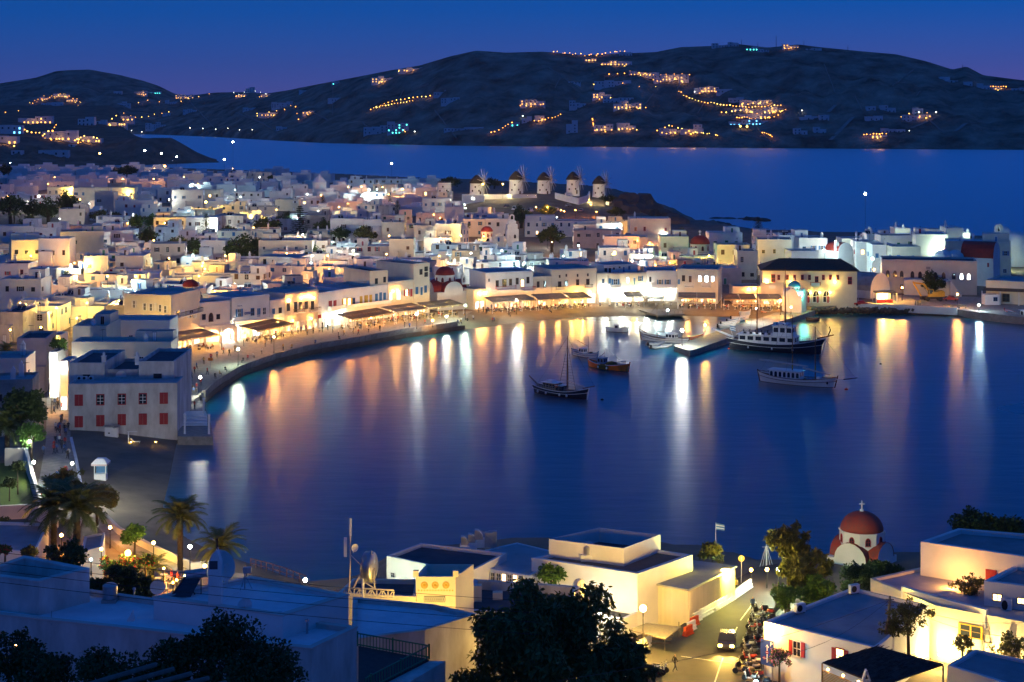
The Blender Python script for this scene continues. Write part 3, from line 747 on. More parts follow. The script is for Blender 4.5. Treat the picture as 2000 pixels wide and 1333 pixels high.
def realise(p, as_stuff=False):
    r = random.Random(p['seed']); cx, cy, w, d, rz, h = (p[k] for k in ('cx','cy','w','d','rz','h'))
    z0 = p['z0'] if p['z0'] is not None else landz(cx, cy); wall = p['wall'] or choose(r, WALLS)
    roofm = p['roof'] or choose(r, [(M_roof, 5), (M_white, 3), (M_grey, 1), (M_roofd, .6)])
    foot = rect(cx, cy, w, d, rz); z1 = z0 + h
    if as_stuff:
        STUFFW.prism(foot, z0-2, z1, 0); STUFFW.prism(rect(cx+1, cy, w*.4, d*.5, rz), z1, z1+1.6, 0); return
    t = thing('house', (cx, cy, z0), '', 'house', 'houses of the old town')
    block(t, foot, z0-3, z1, wall, roofm, p['par'])
    c, s = math.cos(rz), math.sin(rz)
    def L(x, y, z): return Vector((cx + x*c - y*s, cy + x*s + y*c, z))
    col = p['wcol'] or choose(r, [('blue', 5), ('brown', 4), ('white', 2), ('green', 1.2), ('red', 1.2)])
    near = cy < 560
    floors = 1 if h < 5.2 else 2; feat = 'few openings'; nwin = 0
    def kindof():
        q = r.random()
        if q < p['lit']: return 'lit' if r.random() < .8 else 'litw'
        return choose(r, [('glass', 5), ('shut', 3), ('open', 2), ('case', 1)])
    for (fw, org, ang, nx, ny) in ((w, (0, -d/2), rz, 0, -1), (d, (w/2 if cx < 0 else -w/2, 0), rz + (math.pi/2 if cx < 0 else -math.pi/2), 1 if cx < 0 else -1, 0)):
        n = max(1, int(fw / 3.3))
        for fl in range(floors):
            zb = z0 + (.0 if fl == 0 else h*.5)
            for i in range(n):
                if r.random() > p['dens'] * (1 if ny else .7): continue
                u = (i + .5)/n*fw - fw/2 + r.uniform(-.3,.3)
                x, y = (u, org[1]-.012) if ny else (org[0] + nx*.012, u)
                if fl == 0 and r.random() < .25: win_at(t, L(x, y, zb+.05), ang, 1.15, 2.3, 'door', col, False)
                else: win_at(t, L(x, y, zb+1.0), ang, r.choice((.9,1.05,1.2)), r.choice((1.2,1.5,1.7)), kindof(), col, False); nwin += 1
    if p['extras'] and r.random() < .5:
        sx = r.choice((-1,1)); aw, ad, ah = w*r.uniform(.3,.55), r.uniform(1.6,3.2), h*r.uniform(.4,.72); x = sx*(w/2-aw/2)*r.uniform(.6,1.05); y = -d/2-ad/2+.05
        f3 = [tuple(L(x+a*aw/2, y+b_*ad/2, 0)[:2]) for a, b_ in ((-1,-1),(1,-1),(1,1),(-1,1))]
        block(t, f3, z0-3, z0+ah, wall, roofm, .3, t=.2, nm='annex'); win_at(t, L(x, y-ad/2-.012, z0+.05), rz, 1.0, min(2.1, ah*.7), 'door', col, False)
    if p['extras']:
        o = Vector(t['_o'])
        zr = z1 - p['par']
        if r.random() < .42 and w > 6:
            ww, dd, hh = w*r.uniform(.3,.5), d*r.uniform(.4,.6), r.uniform(1.9,2.9); x = r.choice((-1,1))*(w/2-ww/2-.35); y = d/2-dd/2-.35
            f2 = [tuple(L(x+a*ww/2, y+b_*dd/2, 0)[:2]) for a, b_ in ((-1,-1),(1,-1),(1,1),(-1,1))]
            block(t, f2, zr-.1, zr+hh, wall, roofm, .2, t=.2, nm='roof_room'); feat = 'a roof room'
            win_at(t, L(x, y-dd/2-.012, zr+.15), rz, .9, 1.8, 'door', col, False)
        for _ in range(choose(r, [(0,3),(1,5),(2,3)])):
            k = r.choice((0,1)); inst('chimney', CHIM[k], t, L(r.uniform(-.42,.42)*w, r.choice((-.3,.3,.0))*d, zr-.05)-o, rz, (1, 1, r.uniform(.8,1.2)))
        if r.random() < .16: inst('solar_heater', HEATER, t, L(r.uniform(-.3,.3)*w, r.uniform(-.1,.2)*d, zr)-o, rz + r.uniform(-.4,.4)); feat = 'a solar heater'
        if r.random() < .30: inst('air_conditioner', AC, t, L(r.uniform(-.35,.35)*w, r.uniform(-.3,.3)*d, zr)-o, rz + r.uniform(-1,1))
        if r.random() < .30: inst('antenna', ANT, t, L(r.uniform(-.35,.35)*w, r.uniform(-.3,.3)*d, zr)-o, r.random()*6)
        if r.random() < .10: inst('satellite_dish', DISH, t, L(r.uniform(-.35,.35)*w, -d*.3, zr+.9)-o, r.uniform(-.8,.8)); feat = 'a satellite dish'
    px, py = proj((cx, cy - d/2, z0 + h*.6))
    size = 'small' if w < 8 else 'long' if w > 15 else 'tall' if h > 7.5 else 'low' if h < 4.2 else 'square'
    if feat == 'few openings' and nwin > 2: feat = col + ' woodwork'
    HOUSES.append((t, px, py, f"{size} {WNAME[wall]} house with {feat}"))
    return t
# ---- houses that can be told apart in the photograph (columns, roof row, depth)
for a in [
 (0,70,345,1000,9,.1), (95,145,355,930,8,0), (92,142,366,880,9,0,M_cream), (143,262,367,860,10,.05,M_cream,'blue'), (335,430,371,850,10,0,M_cream,'brown'), (336,396,371,830,9,.1,M_white,'blue'),
 (395,470,347,1010,10,0), (450,522,353,1080,8,0,M_cream), (210,238,358,905,8,0,M_grey), (115,165,408,745,9,0,M_pink),(185,222,375,800,9,0,M_pink,'brown'),(225,300,392,790,9,0),(300,380,425,700,10,0,M_cream),
 (363,425,425,690,10,0,M_white),(420,475,421,700,10,0,M_worn,'brown'),(0,68,442,640,9,-.1,M_white,'brown'),(68,110,445,640,8,0,M_white,'red'),(120,200,452,600,12,.25,M_cream),(200,260,450,640,10,0,M_white,'dark'),
 (28,135,468,560,14,.35,M_cream,'dark'),(75,135,466,545,8,0,M_white),(295,360,476,585,9,.1,M_pink,'dark'),(392,440,470,590,10,0,M_white,'dark'),(165,210,500,520,10,.2),(225,280,500,530,10,0),(0,55,515,500,10,0,M_white,'red'),(0,80,545,455,10,0,M_white,'dark'),
 (596,642,420,700,9,0,M_grey,'dark'),(520,598,428,720,10,0,M_worn),(490,520,430,700,9,0,M_worn),(645,712,427,672,12,0,M_white,'dark'),(712,745,429,665,12,.12,M_white,'dark'),(745,790,434,660,10,0,M_cream),(808,850,440,650,9,0,M_cream),(850,900,437,640,10,0),
 (905,947,428,700,10,0,M_white,'blue'),(948,995,427,690,10,0,M_white,'dark'),(825,880,388,770,10,0,M_white,'blue'),(868,905,404,720,10,0,M_white),(505,610,470,590,11,0,M_cream,'white'),(600,640,470,600,9,0),(505,585,502,545,11,-.2,M_white,'dark'),
 (760,808,467,585,10,0,M_cream),(1025,1165,432,700,12,0,M_white,'blue'),(1165,1215,436,690,10,0,M_white,'blue'),(1120,1215,450,650,10,0,M_pink,'dark'),(1180,1250,462,620,9,0,M_white),(1170,1230,484,575,9,0,M_white,'blue'),(1085,1150,510,530,9,0,M_white),
 (1230,1310,427,650,12,0,M_cream,'red'),(1290,1345,462,590,9,0,M_cream,'brown'),(1400,1465,478,570,9,0,M_cream,'brown'),(1440,1480,490,540,9,0,M_cream,'brown'),(1385,1450,455,600,10,0,M_white),
 (1480,1545,468,560,12,-.12,M_cream,'yellow'),(1520,1565,460,585,12,0,M_white,'white'),(1560,1615,465,580,12,.1,M_white,'blue'),(1545,1600,490,545,8,.1,M_white,'white'),
 (1644,1690,466,590,10,0,M_white),(1672,1718,472,560,9,0,M_white,'red'),(1704,1745,478,548,9,0,M_white,'blue'),(1693,1720,457,610,9,0,M_white),(1720,1790,460,600,10,0,M_white,'green'),(1748,1778,446,625,8,0,M_white),(1742,1798,482,540,9,0,M_cream,'blue'),
 (1790,1850,458,575,14,-.15,M_white,'red'),(1848,1880,446,590,14,-.1,M_white,'blue'),(1878,1895,455,600,10,0,M_white,'red'),(1850,1970,472,555,13,-.25,M_cream,'blue'),
 (0,45,610,395,12,.0,M_worn,'white'),(38,92,612,405,10,.12,M_white,'dark'),(142,208,637,330,12,0,M_cream,'brown'),(206,331,626,346,9,0,M_white,'white'),(140,334,668,318,7,0,M_cream,'white'),(34,90,661,325,11,.1,M_pink,'dark'),(-20,62,742,283,8,.15,M_grey,'dark'),(-20,50,700,300,9,.1,M_cream,'dark'),
]:
    xl, xr, yt, Y, d, rz = a[:6]
    hpx(xl, xr, yt, Y, d, rz, wall=a[6] if len(a) > 6 else None, wcol=a[7] if len(a) > 7 else None, dens=.75)
NEXPL = len(PLAN)
# ---- the rest of the maze, row behind row
CLEAR = [(951,458,30,22),(1367,478,40,26),(1642,490,22,16),(586,440,10,22),(403,445,14,14),(1480,452,14,14),(280,445,24,16),(475,492,30,18),(385,490,26,14),(700,465,24,10),(1080,478,34,18),(1020,430,26,18),(30,425,44,24),(110,425,40,22),(1100,412,140,16),(1000,445,16,16)]
def row(Y, xa, xb, wlo, whi, hlo, hhi, jy=9):
    px = xa
    while px < xb:
        w = RND.uniform(wlo, whi); s = F / Y; wp = w*s
        y = Y + RND.uniform(-jy, jy); X = (px + wp/2 - 1000) * y / F; h = RND.uniform(hlo, hhi); z0 = landz(X, y)
        pxm, pym = proj((X, y, z0 + h*.5))
        ok = sdist(np.array([X]), np.array([y]))[0] > 8
        for (lx, ly, rw, rh) in CLEAR:
            if abs(pxm-lx) < rw + wp/2 and abs(pym-ly) < rh: ok = False
        for e in PLAN[:NEXPL]:
            if math.hypot(e['cx']-X, (e['cy']-y)) < (e['w']+w)*.36: ok = False
        if ok: house(X, y, w, RND.uniform(7, 11), RND.choice((0,0,.06,-.08,.15,-.18,.3,-.3)), h, lit=.05)
        px += wp * RND.uniform(.95, 1.25)
for Y, xa, xb, wl, wh, hl, hh in [
 (1215,-30,330,12,19,4.5,7),(1135,-30,560,11,18,4,7),(1065,-30,640,10,18,4,7),(1000,-30,850,9,17,4,7),(940,-30,850,9,16,4,7.2),(885,-30,850,9,16,4,7),(835,-30,860,8,15,4,7),(790,-30,905,8,15,3.8,7),
 (745,-30,1000,8,15,3.8,7),(705,-30,1230,8,15,3.8,6.8),(668,-30,1330,8,14,3.8,6.8),(634,-30,1420,8,14,3.6,6.6),(604,-30,1480,7,14,3.6,6.6),(577,-30,1470,7,13,3.6,6.4),(552,-30,1440,7,13,3.6,6.2),(530,-30,1430,7,13,3.6,6.0),
 (508,-30,800,7,13,3.6,5.8),(486,-30,640,7,13,3.6,5.6),(466,-30,560,7,13,3.6,5.6),(448,-30,450,7,13,3.6,5.6),(425,60,235,7,12,4,6.5),
 (640,1470,1960,8,13,4,7),(605,1600,1980,8,13,4,7)]:
    row(Y, xa, xb, wl, wh, hl, hh)
def psize(p): return p['w'] * p['h'] / p['cy'] ** 2
auto = sorted(PLAN[NEXPL:], key=psize, reverse=True)
keep = 300 - NEXPL - 24
for p in PLAN[:NEXPL] + auto[:keep]: realise(p)
for p in auto[keep:]: realise(p, True)
if STUFFW.f:
    o = STUFFW.build('far_town_houses', M_white); tag(o, 'farthest small white cube houses of the old town', 'houses', kind='stuff')
assign(HOUSES, lambda a, o, d, l: f"{a}, {o} house {d} {l}" if False else f"{a}, {o} {d} {l}")
print('houses', len(HOUSES), 'stuff', max(0, len(auto)-keep))
# ---- alley lamps of the town (column, row, colour, watt)
TL = [(20,319,'c',700),(76,384,'o',2600),(376,360,'c',1500),(95,502,'l',1200),(249,437,'a',700),(70,429,'w',500),(15,384,'w',700),(156,390,'w',700),(402,395,'l',2200),(250,380,'l',1500),(322,436,'l',1300),(137,375,'l',1800),(200,372,'l',1300),(422,422,'o',1100),(490,420,'l',1500),
 (721,371,'c',3200),(786,370,'a',3200),(680,366,'w',900),(706,365,'w',700),(747,366,'w',700),(627,382,'a',900),(790,471,'c',1300),(567,476,'l',1200),(560,495,'w',1100),(495,445,'w',700),(847,420,'a',900),(837,395,'w',500),(880,393,'c',900),(909,407,'g',700),(760,461,'w',900),(825,442,'l',1300),(900,461,'l',1300),(880,516,'w',1100),(662,405,'l',1100),(582,462,'a',1100),(755,497,'w',1000),(860,467,'w',800),
 (965,408,'w',700),(1047,405,'a',900),(1069,405,'a',700),(1096,411,'a',900),(1102,413,'a',700),(1124,411,'a',900),(1154,400,'a',900),(1165,414,'a',900),(1269,475,'a',1800),(1272,432,'l',2600),(1245,470,'a',900),(1000,446,'w',900),(945,462,'w',1100),(1242,437,'a',1100),(1280,518,'a',1300),(1235,510,'c',900),(1022,517,'g',900),(1197,497,'w',900),
 (1385,500,'l',1700),(1440,500,'l',1300),(1610,490,'c',2600),(1632,472,'o',900),(1646,490,'o',1500),(1704,506,'c',2600),(1738,494,'w',2000),(1791,487,'l',900),(1707,527,'w',1300),(1840,490,'g',1500),(1925,470,'g',2200),(1760,470,'g',1100),(1700,485,'g',900),
 (60,500,'l',900),(170,520,'l',1100),(210,540,'l',1100),(265,540,'l',900),(60,470,'l',900),(330,505,'l',1100),(395,520,'l',1100),(20,560,'l',900),(150,470,'w',700),(440,500,'w',700),(640,500,'w',700),(300,470,'w',900),(540,410,'w',500),(600,380,'c',500),(470,385,'c',600),(330,390,'o',600),(980,490,'c',600),(1130,480,'c',600),(920,495,'o',600),(1050,500,'c',500),(690,490,'o',500),(1330,470,'w',700),(480,470,'l',900),(240,350,'w',600),(300,350,'w',500),(40,592,'l',1500),(110,602,'l',1500),(170,592,'l',1300),(232,588,'l',1500),(292,604,'l',1300),(80,640,'l',1300),(20,645,'w',1100),(150,622,'l',900),(300,640,'l',900)]
LITEMS = []
def lamp_px(px, py, k, watt, h=4.6, gr=.3, col=None, group='alley lamps of the old town'):
    z = 6.0
    for _ in range(14):
        p = gp(px, py, z); z = lerp(z, landz(p.x, p.y) + h + gr*.8, .6)
    base = Vector((p.x, p.y, p.z - h - gr*.8))
    t = street_lamp(base, h, k, watt, '', group, gr, col)
    LITEMS.append((t, px, py, {'w':'warm','a':'amber','o':'white','c':'cold white','l':'yellow','g':'greenish'}[k] + ' globe lamp on a post'))
    return t
for px, py, k, wt in TL: lamp_px(px, py, k, wt*5, 6.5 if wt < 2000 else 8.0, .19 if wt < 2000 else .42)
rl = random.Random(77)  # further lamps added at random between the rows to brighten the houses
for Y, xa, xb in ((1160,0,540),(1030,0,640),(960,0,840),(910,0,840),(860,0,850),(812,0,880),(768,0,990),(725,0,1180),(686,0,1300),(650,0,1380),(618,0,1450),(590,0,1460),(564,0,1430),(540,0,1420),(520,0,1100),(497,0,720),(476,0,580),(456,0,480)):
    n = max(3, int((xb-xa)/230)); o_ = rl.random()
    for i in range(n):
        px = xa + (xb-xa)*(i+.3+.4*rl.random())/n; X = (px-1000)*Y/F; z = landz(X, Y) + 5.52; k = rl.choice('oclwwaoc'); lamp_px(px, Y0+(H-z)*F/Y, k, rl.uniform(5000, 9500), 5.4, .15)
lamp_px(1325, 509, 'g', 4500, 4.0, .2, (.08, 1, .12))
assign(LITEMS, lambda a, o, d, l: f"{a}, {o} {d} {l}")
# ---- trees of the town
for i, (px, py, w_, h_, kind, lb) in enumerate([
 (22,438,62,44,0,'dark bushy tree at the left edge of the town'),(62,432,40,34,1,'dark tree beside the left edge grove'),(95,436,44,40,1,'dark rounded tree in the grove below a pink house'),(130,437,44,48,0,'taller dark tree at the right of the grove'),(190,440,50,24,2,'low olive green tree beside the dark grove'),(225,440,36,20,0,'small dark tree left of the lit green trees'),
 (268,456,34,30,3,'left one of two bright green lit trees'),(296,452,30,28,3,'right one of two bright green lit trees'),(288,490,40,34,0,'dark tree just below the bright green trees'),(170,475,40,20,2,'olive shrub tree in front of a long wall'),(130,572,36,36,1,'lone round green tree between white houses'),
 (385,512,62,34,0,'wide dark tree below the small araucaria'),(470,516,74,46,1,'broad dark green tree above the waterfront roofs'),(445,475,40,26,0,'dark tree behind the broad one'),(520,470,60,34,0,'dark tree left of the tallest araucaria'),(635,470,50,30,0,'dark tree right of the tallest araucaria'),
 (712,480,44,32,2,'olive tree before the long school-like house'),(745,472,30,28,2,'yellow lit small tree beside the long house'),(610,515,50,26,0,'dark low tree behind a waterfront roof'),(1078,492,52,40,0,'big round dark tree amid white houses'),(1017,446,42,36,1,'dark tree below the car park'),(1068,432,40,24,0,'dark tree at the car park edge'),(1203,430,34,20,0,'dark bush beside the floodlit restaurant'),(250,352,40,22,0,'small dark tree near the far town edge'),(225,350,26,18,1,'smaller dark tree near the far town edge'),(10,352,26,24,0,'dark tree at the upper left corner of town'),(880,374,44,22,0,'dark tree behind the scaffolded mill'),(965,372,30,20,2,'yellow lit tree between the first mills'),(1910,520,50,30,0,'dark hedge tree below the white church'),(530,358,16,12,0,'small palm like tree by the far sea'),(350,496,44,26,0,'dark tree beside the wide one, towards the green pair'),(505,505,46,30,0,'dark tree right of the broad dark green one'),(560,452,40,30,1,'dark tree just left below the tallest araucaria'),(665,478,40,26,0,'dark tree before the long house, left end'),(310,505,40,24,1,'dark tree above the cream waterfront roofs'),(200,470,40,22,0,'dark tree below the pinkish long house'),(60,452,44,24,1,'dark tree below the left grove'),(640,520,34,20,0,'small dark tree behind the red shuttered house'),(860,392,36,16,0,'low dark tree below the scaffolded mill'),(1190,402,40,16,0,'dark scrub below the seaward windmill'),(1330,470,30,18,0,'dark tree left of the big red dome'),(20,520,40,22,1,'dark tree at the left edge among cream houses')]):
    small_tree(px, py, w_, h_, kind, lb)
for a in [(586,470,68,'tallest araucaria pine of the town'),(403,470,52,'araucaria pine left of the broad dark tree'),(630,418,36,'small araucaria behind the tallest one'),(632,470,46,'araucaria right beside the tallest one'),(776,432,40,'slim araucaria pine right of town centre'),(1481,468,44,'araucaria pine standing by the sea')]: norfolk(*a)
palm(ground_at(912, 470), 5.2, 2.6, 'small lit palm in front of the old town houses', 26, .3, 'palms in the town')
palm(ground_at(28, 446), 5.5, 4.2, 'palm in the dark grove at the left edge', 26, .3, 'palms in the town')
palm(ground_at(452, 352), 4.5, 2.2, 'tiny palm on the far town shore', 16, .25, 'palms in the town')
# ---- windmills
M_pole = mat('bleached_wood', (.55,.48,.38), .8, .3, 3, .1)
M_thatch = mat('dark_thatch', (.075,.055,.04), .95, .5, 2.5, .6, 14, stretch=(1,1,.25))
def windmill(px, pyb, pyt, wpx, label, sails=True, Y=830):
    s = F / Y; p = at(px, pyb, Y); h = (pyb-pyt)/s; r = wpx/s/2
    t = thing('windmill', p, label, 'windmill', 'row of windmills on the hill')
    MB().lathe([(r*1.04,-4),(r*1.02,0),(r*.97,h*.5),(r*.93,h)], n=24).build('tower', M_whitep, None).parent = t
    ch = r*1.05
    if sails:
        MB().lathe([(r*1.06,h-.1),(r*1.04,h+.25),(r*.75,h+ch*.55),(r*.35,h+ch*.95),(r*.12,h+ch*1.12)], n=24).build('cap', M_thatch).parent = t
        ax = Vector((.86, -.48, .12)).normalized(); hub = Vector((0,0,h+.35)) + ax*(r*1.25); u = ax.cross(Vector((0,0,1))).normalized(); v = u.cross(ax)
        MB().tube([tuple(Vector((0,0,h+.5))), tuple(hub+ax*.5)], .16, 6).build('axle', M_wood).parent = t
        R_ = r*1.9; me = None
        ring = MB(); prev = None; n = 12
        for i in range(n):
            a = 2*math.pi*i/n + .2; d = u*math.cos(a) + v*math.sin(a)
            MB().tube([tuple(hub), tuple(hub + d*R_)], [.20,.14], 4).build('sail_spoke', M_pole).parent = t
        MB().lathe([(.3,-.2),(.35,0),(.2,.3)], n=8, c=tuple(hub)).build('hub', M_wood).parent = t
    else:
        for k in range(8):
            a = 2*math.pi*k/8; x, y = math.cos(a)*(r+.7), math.sin(a)*(r+.7)
            MB().tube([(x,y,-3),(x,y,h+.6)], .07, 4).build('scaffold_pole', M_steel).parent = t
        for z in (h*.2, h*.55, h*.9):
            b = MB()
            for k in range(8):
                a, c = 2*math.pi*k/8, 2*math.pi*(k+1)/8; b.bar((math.cos(a)*(r+.7), math.sin(a)*(r+.7), z),(math.cos(c)*(r+.7), math.sin(c)*(r+.7), z), .09)
            b.build('scaffold_ring', M_steel).parent = t
        MB().lathe([(r*.95,h),(r*.9,h+.4),(.2,h+.5)], n=20).build('cap', M_roofd).parent = t
    for a, z in ((-1.75, h*.62), (-1.2, h*.30), (-2.2, h*.28)):
        inst('window', unit1('glass', 'brown'), t, (math.cos(a)*r*.985, math.sin(a)*r*.985, z), a + math.pi/2, (.7, 1, .9))
    inst('door', unit1('door', 'brown'), t, (math.cos(-1.0)*r*1.0, math.sin(-1.0)*r*1.0, .1), -1.0 + math.pi/2, (1.1, 1, 2.1))
    return t
windmill(868,381,357,28,'white mill tower wrapped in scaffolding, without sails', False)
windmill(931,381,358,27,'windmill nearest the scaffolded tower, lamp beside it')
windmill(1008,381,351,28,'tallest lit windmill, second with sails')
windmill(1062,381,352,26,'middle windmill of the five with sails')
windmill(1119,379,351,26,'windmill above the curved white wall')
windmill(1170,386,359,26,'windmill at the seaward end of the row')
p = at(624, 372, 900); t = thing('cone_roofed_mill', p, 'white round mill with a white cone roof above the town', 'mill')
MB().lathe([(4.0,-4),(3.8,0),(3.7,4.2),(4.1,4.3),(.15,8.6)], n=22).build('tower', M_white).parent = t
FL = []
for px, py, k, wt, h in [(943,361,'l',3000,7.5),(982,361,'l',2600,7.5),(995,384,'l',1500,1.2),(1030,383,'l',1300,1.2),(1046,383,'w',500,1.2),(1102,384,'w',600,1.2),(1150,391,'l',2200,1.2),(1182,392,'l',600,1.2),(850,384,'w',600,3),(905,386,'c',1500,2.2),(925,385,'c',1500,2.2),(940,384,'o',900,2.2),(1120,396,'a',500,2.5),(1215,398,'l',2600,3.0),(1240,402,'l',1200,3.0)]:
    q = at(px, py, 812); b = Vector((q.x, q.y, q.z - h)); lm = street_lamp(b, h, k, wt*2.5, '', 'floodlights by the windmills', .26, (1, .80, .42) if k == 'l' else None, 'floodlight', 'floodlight')
    FL.append((lm, px, py))
FL.sort(key=lambda q: q[1])
for i, (lm, px, py) in enumerate(FL): lm['label'] = f"{'tall post' if py < 370 else 'short'} floodlight by the windmills, {ordn(i) if i else 'first'} from the scaffolded tower"
def low_wall(pts, h, th, m, label, name='stone_wall', z=None):
    b = MB(); o = pts[0]
    for a, c in zip(pts[:-1], pts[1:]):
        a, c = Vector(a), Vector(c); e = (c-a); n = Vector((-e.y, e.x, 0)).normalized()*th/2; e = e.normalized()*th*.3
        q = [a-n-e, c-n+e, c+n+e, a+n-e]
        i = len(b.v); b.v += [tuple(x - Vector((0,0,1.5))) for x in q] + [(x.x, x.y, x.z + h) for x in q]
        for f in ((0,1,5,4),(1,2,6,5),(2,3,7,6),(3,0,4,7),(4,5,6,7)): b.f.append(tuple(i+j for j in f)); b.m.append(0)
    return tag(b.build(name, m, None, o=tuple(o)), label, 'wall')
low_wall([at(945,384,815), at(1000,384,812), at(1048,384,812)], 1.0, .5, M_white, 'low white wall in front of the tallest windmill')
low_wall([at(1085,383,812), at(1105,388,800), at(1130,394,790), at(1148,388,800), at(1151,380,820)], 1.6, .6, M_white, 'curved white wall around the windmill terrace')
for (xl, xr, yt, Y, lb) in [(1104,1118,378,806,'small white shed beside the curved windmill wall'),(902,946,381,808,'low white kiosk lit in cold white below the first windmill'),(1183,1195,384,815,'square stone annex of the seaward windmill')]:
    X0, X1 = (xl-1000)*Y/F, (xr-1000)*Y/F; zt = toproof(yt, Y); ft = rect((X0+X1)/2, Y+3, X1-X0, 6, 0)
    t = thing('kiosk', cen(ft, zt-3), lb, 'kiosk'); block(t, ft, zt-5, zt, M_white, M_roof, .2)
    win_at(t, Vector(((X0+X1)/2, Y-.012, zt-2.6)), 0, 1.6, 1.7, 'shopw' if xl == 902 else 'door', 'blue')
# rocks of the sea front behind the windmills, and rocks in the water
def rock_mesh(seed):
    rnd = random.Random(seed); bm = bmesh.new(); bmesh.ops.create_icosphere(bm, subdivisions=2, radius=1)
    for v in bm.verts:
        v.co *= 1 + .38*noise.noise(v.co*1.3 + Vector((seed*3.1,0,0))) + .15*noise.noise(v.co*3.5 + Vector((seed,5,0)))
    me = bpy.data.meshes.new('rock'); bm.to_mesh(me); bm.free(); me.materials.append(M_rock); return me
ROCK = [rock_mesh(i) for i in range(4)]
RK = [(1225,402,7,9),(1240,404,8,10),(1256,404,7,10),(1268,408,6,8),(1282,412,6,6),(1296,416,6,4),(1210,404,6,6),(1310,419,6,3),(1325,423,6,2.6),(1250,412,8,6),(1232,412,7,5),(1320,432,7,4.5),(1335,430,5,3),(1402,438,4,2),(1420,440,3,1.5),(1470,430,6,2.4),(1488,432,5,2),(1400,427,5,1.0),(1425,427.5,5,.9),(1452,428,4,.8),(1345,447,4,1.6),(1372,442,3,1)]
for i, (px, py, r_, hh) in enumerate(RK):
    inw = px > 1330; q = gp(px, py, 0) if inw else ground_at(px, py + 4)
    o = inst('rock', ROCK[i % 4], None, q - Vector((0,0,hh*.2)), i*1.7, (r_, r_*.8, hh))
    tag(o, f"{'sea rock in the water' if inw else 'tawny shore boulder'}, {ordn(i) if i else 'first'} one from the windmills seaward", 'rock', 'rocks of the seaward shore')
# ================================================================ waterfront
def sheet(name, pxs, z, m, zb=-1.5, label=None):
    pts = [tuple(gp(x, y, z)[:2]) for x, y in pxs]
    a = sum(pts[i-1][0]*pts[i][1] - pts[i][0]*pts[i-1][1] for i in range(len(pts)))
    if a < 0: pts.reverse()
    return struct(MB().prism(pts, zb, z).build(name, m, None, o=cen(pts, z)), label)
QUAY = [(398,768),(414,753),(432,740),(470,717),(536,694),(600,677.5),(700,661),(790,645),(850,637),(892,631)]
sheet('promenade', QUAY + [(922,608),(806,612),(757,618),(668,628),(620,636),(556,645),(453,660),(388,668),(335,700),(345,760),(352,800)], 2.02, M_pave, -1.5, 'lit stone promenade along the harbour')
qw = bpy.data.objects.new('quay_wall', None); COL.objects.link(qw); qo = gp(600, 690, 2.0); qw.location = qo; qw['_o'] = tuple(qo)
tag(qw, 'low pale stone quay wall curving along the promenade', 'wall')
bm_ = MB().box((-.5,-.35,-.9),(.5,.35,.42)).mesh('stone_block', M_stone)
bm2 = MB().box((-.5,-.30,-2.6),(.5,.50,-.92)).mesh('stone_block', M_rock)
P_ = [gp(x, y, 2.0) for x, y in QUAY]; acc = 0
for a, b in zip(P_[:-1], P_[1:]):
    n = max(1, int((b-a).length / 2.2)); e = (b-a)/n; rz = math.atan2(e.y, e.x)
    for i in range(n):
        c = a + e*(i+.5) - Vector((qo.x, qo.y, qo.z)); k = e.length - .06
        inst('stone_block', bm_, qw, c + Vector((0,0,RND.uniform(-.05,.05))), rz + RND.uniform(-.02,.02), (k, 1, 1))
        if i % 2 == 0: inst('footing_stone', bm2, qw, c + e*.5, rz, (k*2.04, 1.6, 1))
FRONT = {}
def bld(key, label, xl, yl, xr, yr, depth, ytop, wall, wins, roof=M_roof, cornice=True, par=.6, name='waterfront_house', z=2.0, cat='house'):
    ft = fac(xl, yl, xr, yr, depth, z); A, B = ft[0], ft[1]
    z1 = toproof(ytop, A[1]); t = thing(name, cen(ft, z), label, cat, 'buildings facing the harbour')
    block(t, ft, z-1.5, z1, wall, roof, par, cornice)
    for w_ in wins: win_px(t, A, B, *w_)
    FRONT[key] = (t, A, B, z1, ft); return t
def balcony(t, A, B, px0, px1, py, dep=1.1, h=1.0, m=M_whitep, solid=False, nb=None):
    """balcony slab and balustrade on the facade A-B between two columns, slab at row py"""
    p0, rz, n = on_face(A, B, px0, py); p1, _, _ = on_face(A, B, px1, py); p1.z = p0.z
    e = (p1-p0); L = e.length; e.normalize(); b = MB()
    q = [p0, p1, p1 + n*dep, p0 + n*dep]
    sl = MB().prism([tuple(x[:2]) for x in (q[3], q[2], q[1], q[0])], p0.z-.2, p0.z, 0).build('balcony', M_white, t)
    r = MB(); z = p0.z
    a, c = q[3], q[2]
    for (s0, s1) in ((a, c), (p0, a), (c, p1)):
        r.bar((s0.x, s0.y, z+h), (s1.x, s1.y, z+h), .09)
        if solid: r.bar((s0.x, s0.y, z+h*.5), (s1.x, s1.y, z+h*.5), .07, h*.9)
        else:
            k = nb or max(2, int((s1-s0).length / .38))
            for i in range(k+1):
                x = s0.lerp(s1, i/k); r.bar((x.x, x.y, z), (x.x, x.y, z+h), .05)
    r.build('balustrade', m, t)
def wall_lamp(t, A, B, px, py, k, watt, r=.22, off=.35):
    p, rz, n = on_face(A, B, px, py); q = p + n*off
    MB().bar(tuple(p), tuple(q), .06).build('lamp_bracket', M_dark, t)
    o = Vector(t['_o']); inst('lamp_globe', globe_mesh(k), t, q - o, scale=(r, r, r)); lamp(t, q - o, watt*.5, LAMPC[k], r*1.15)
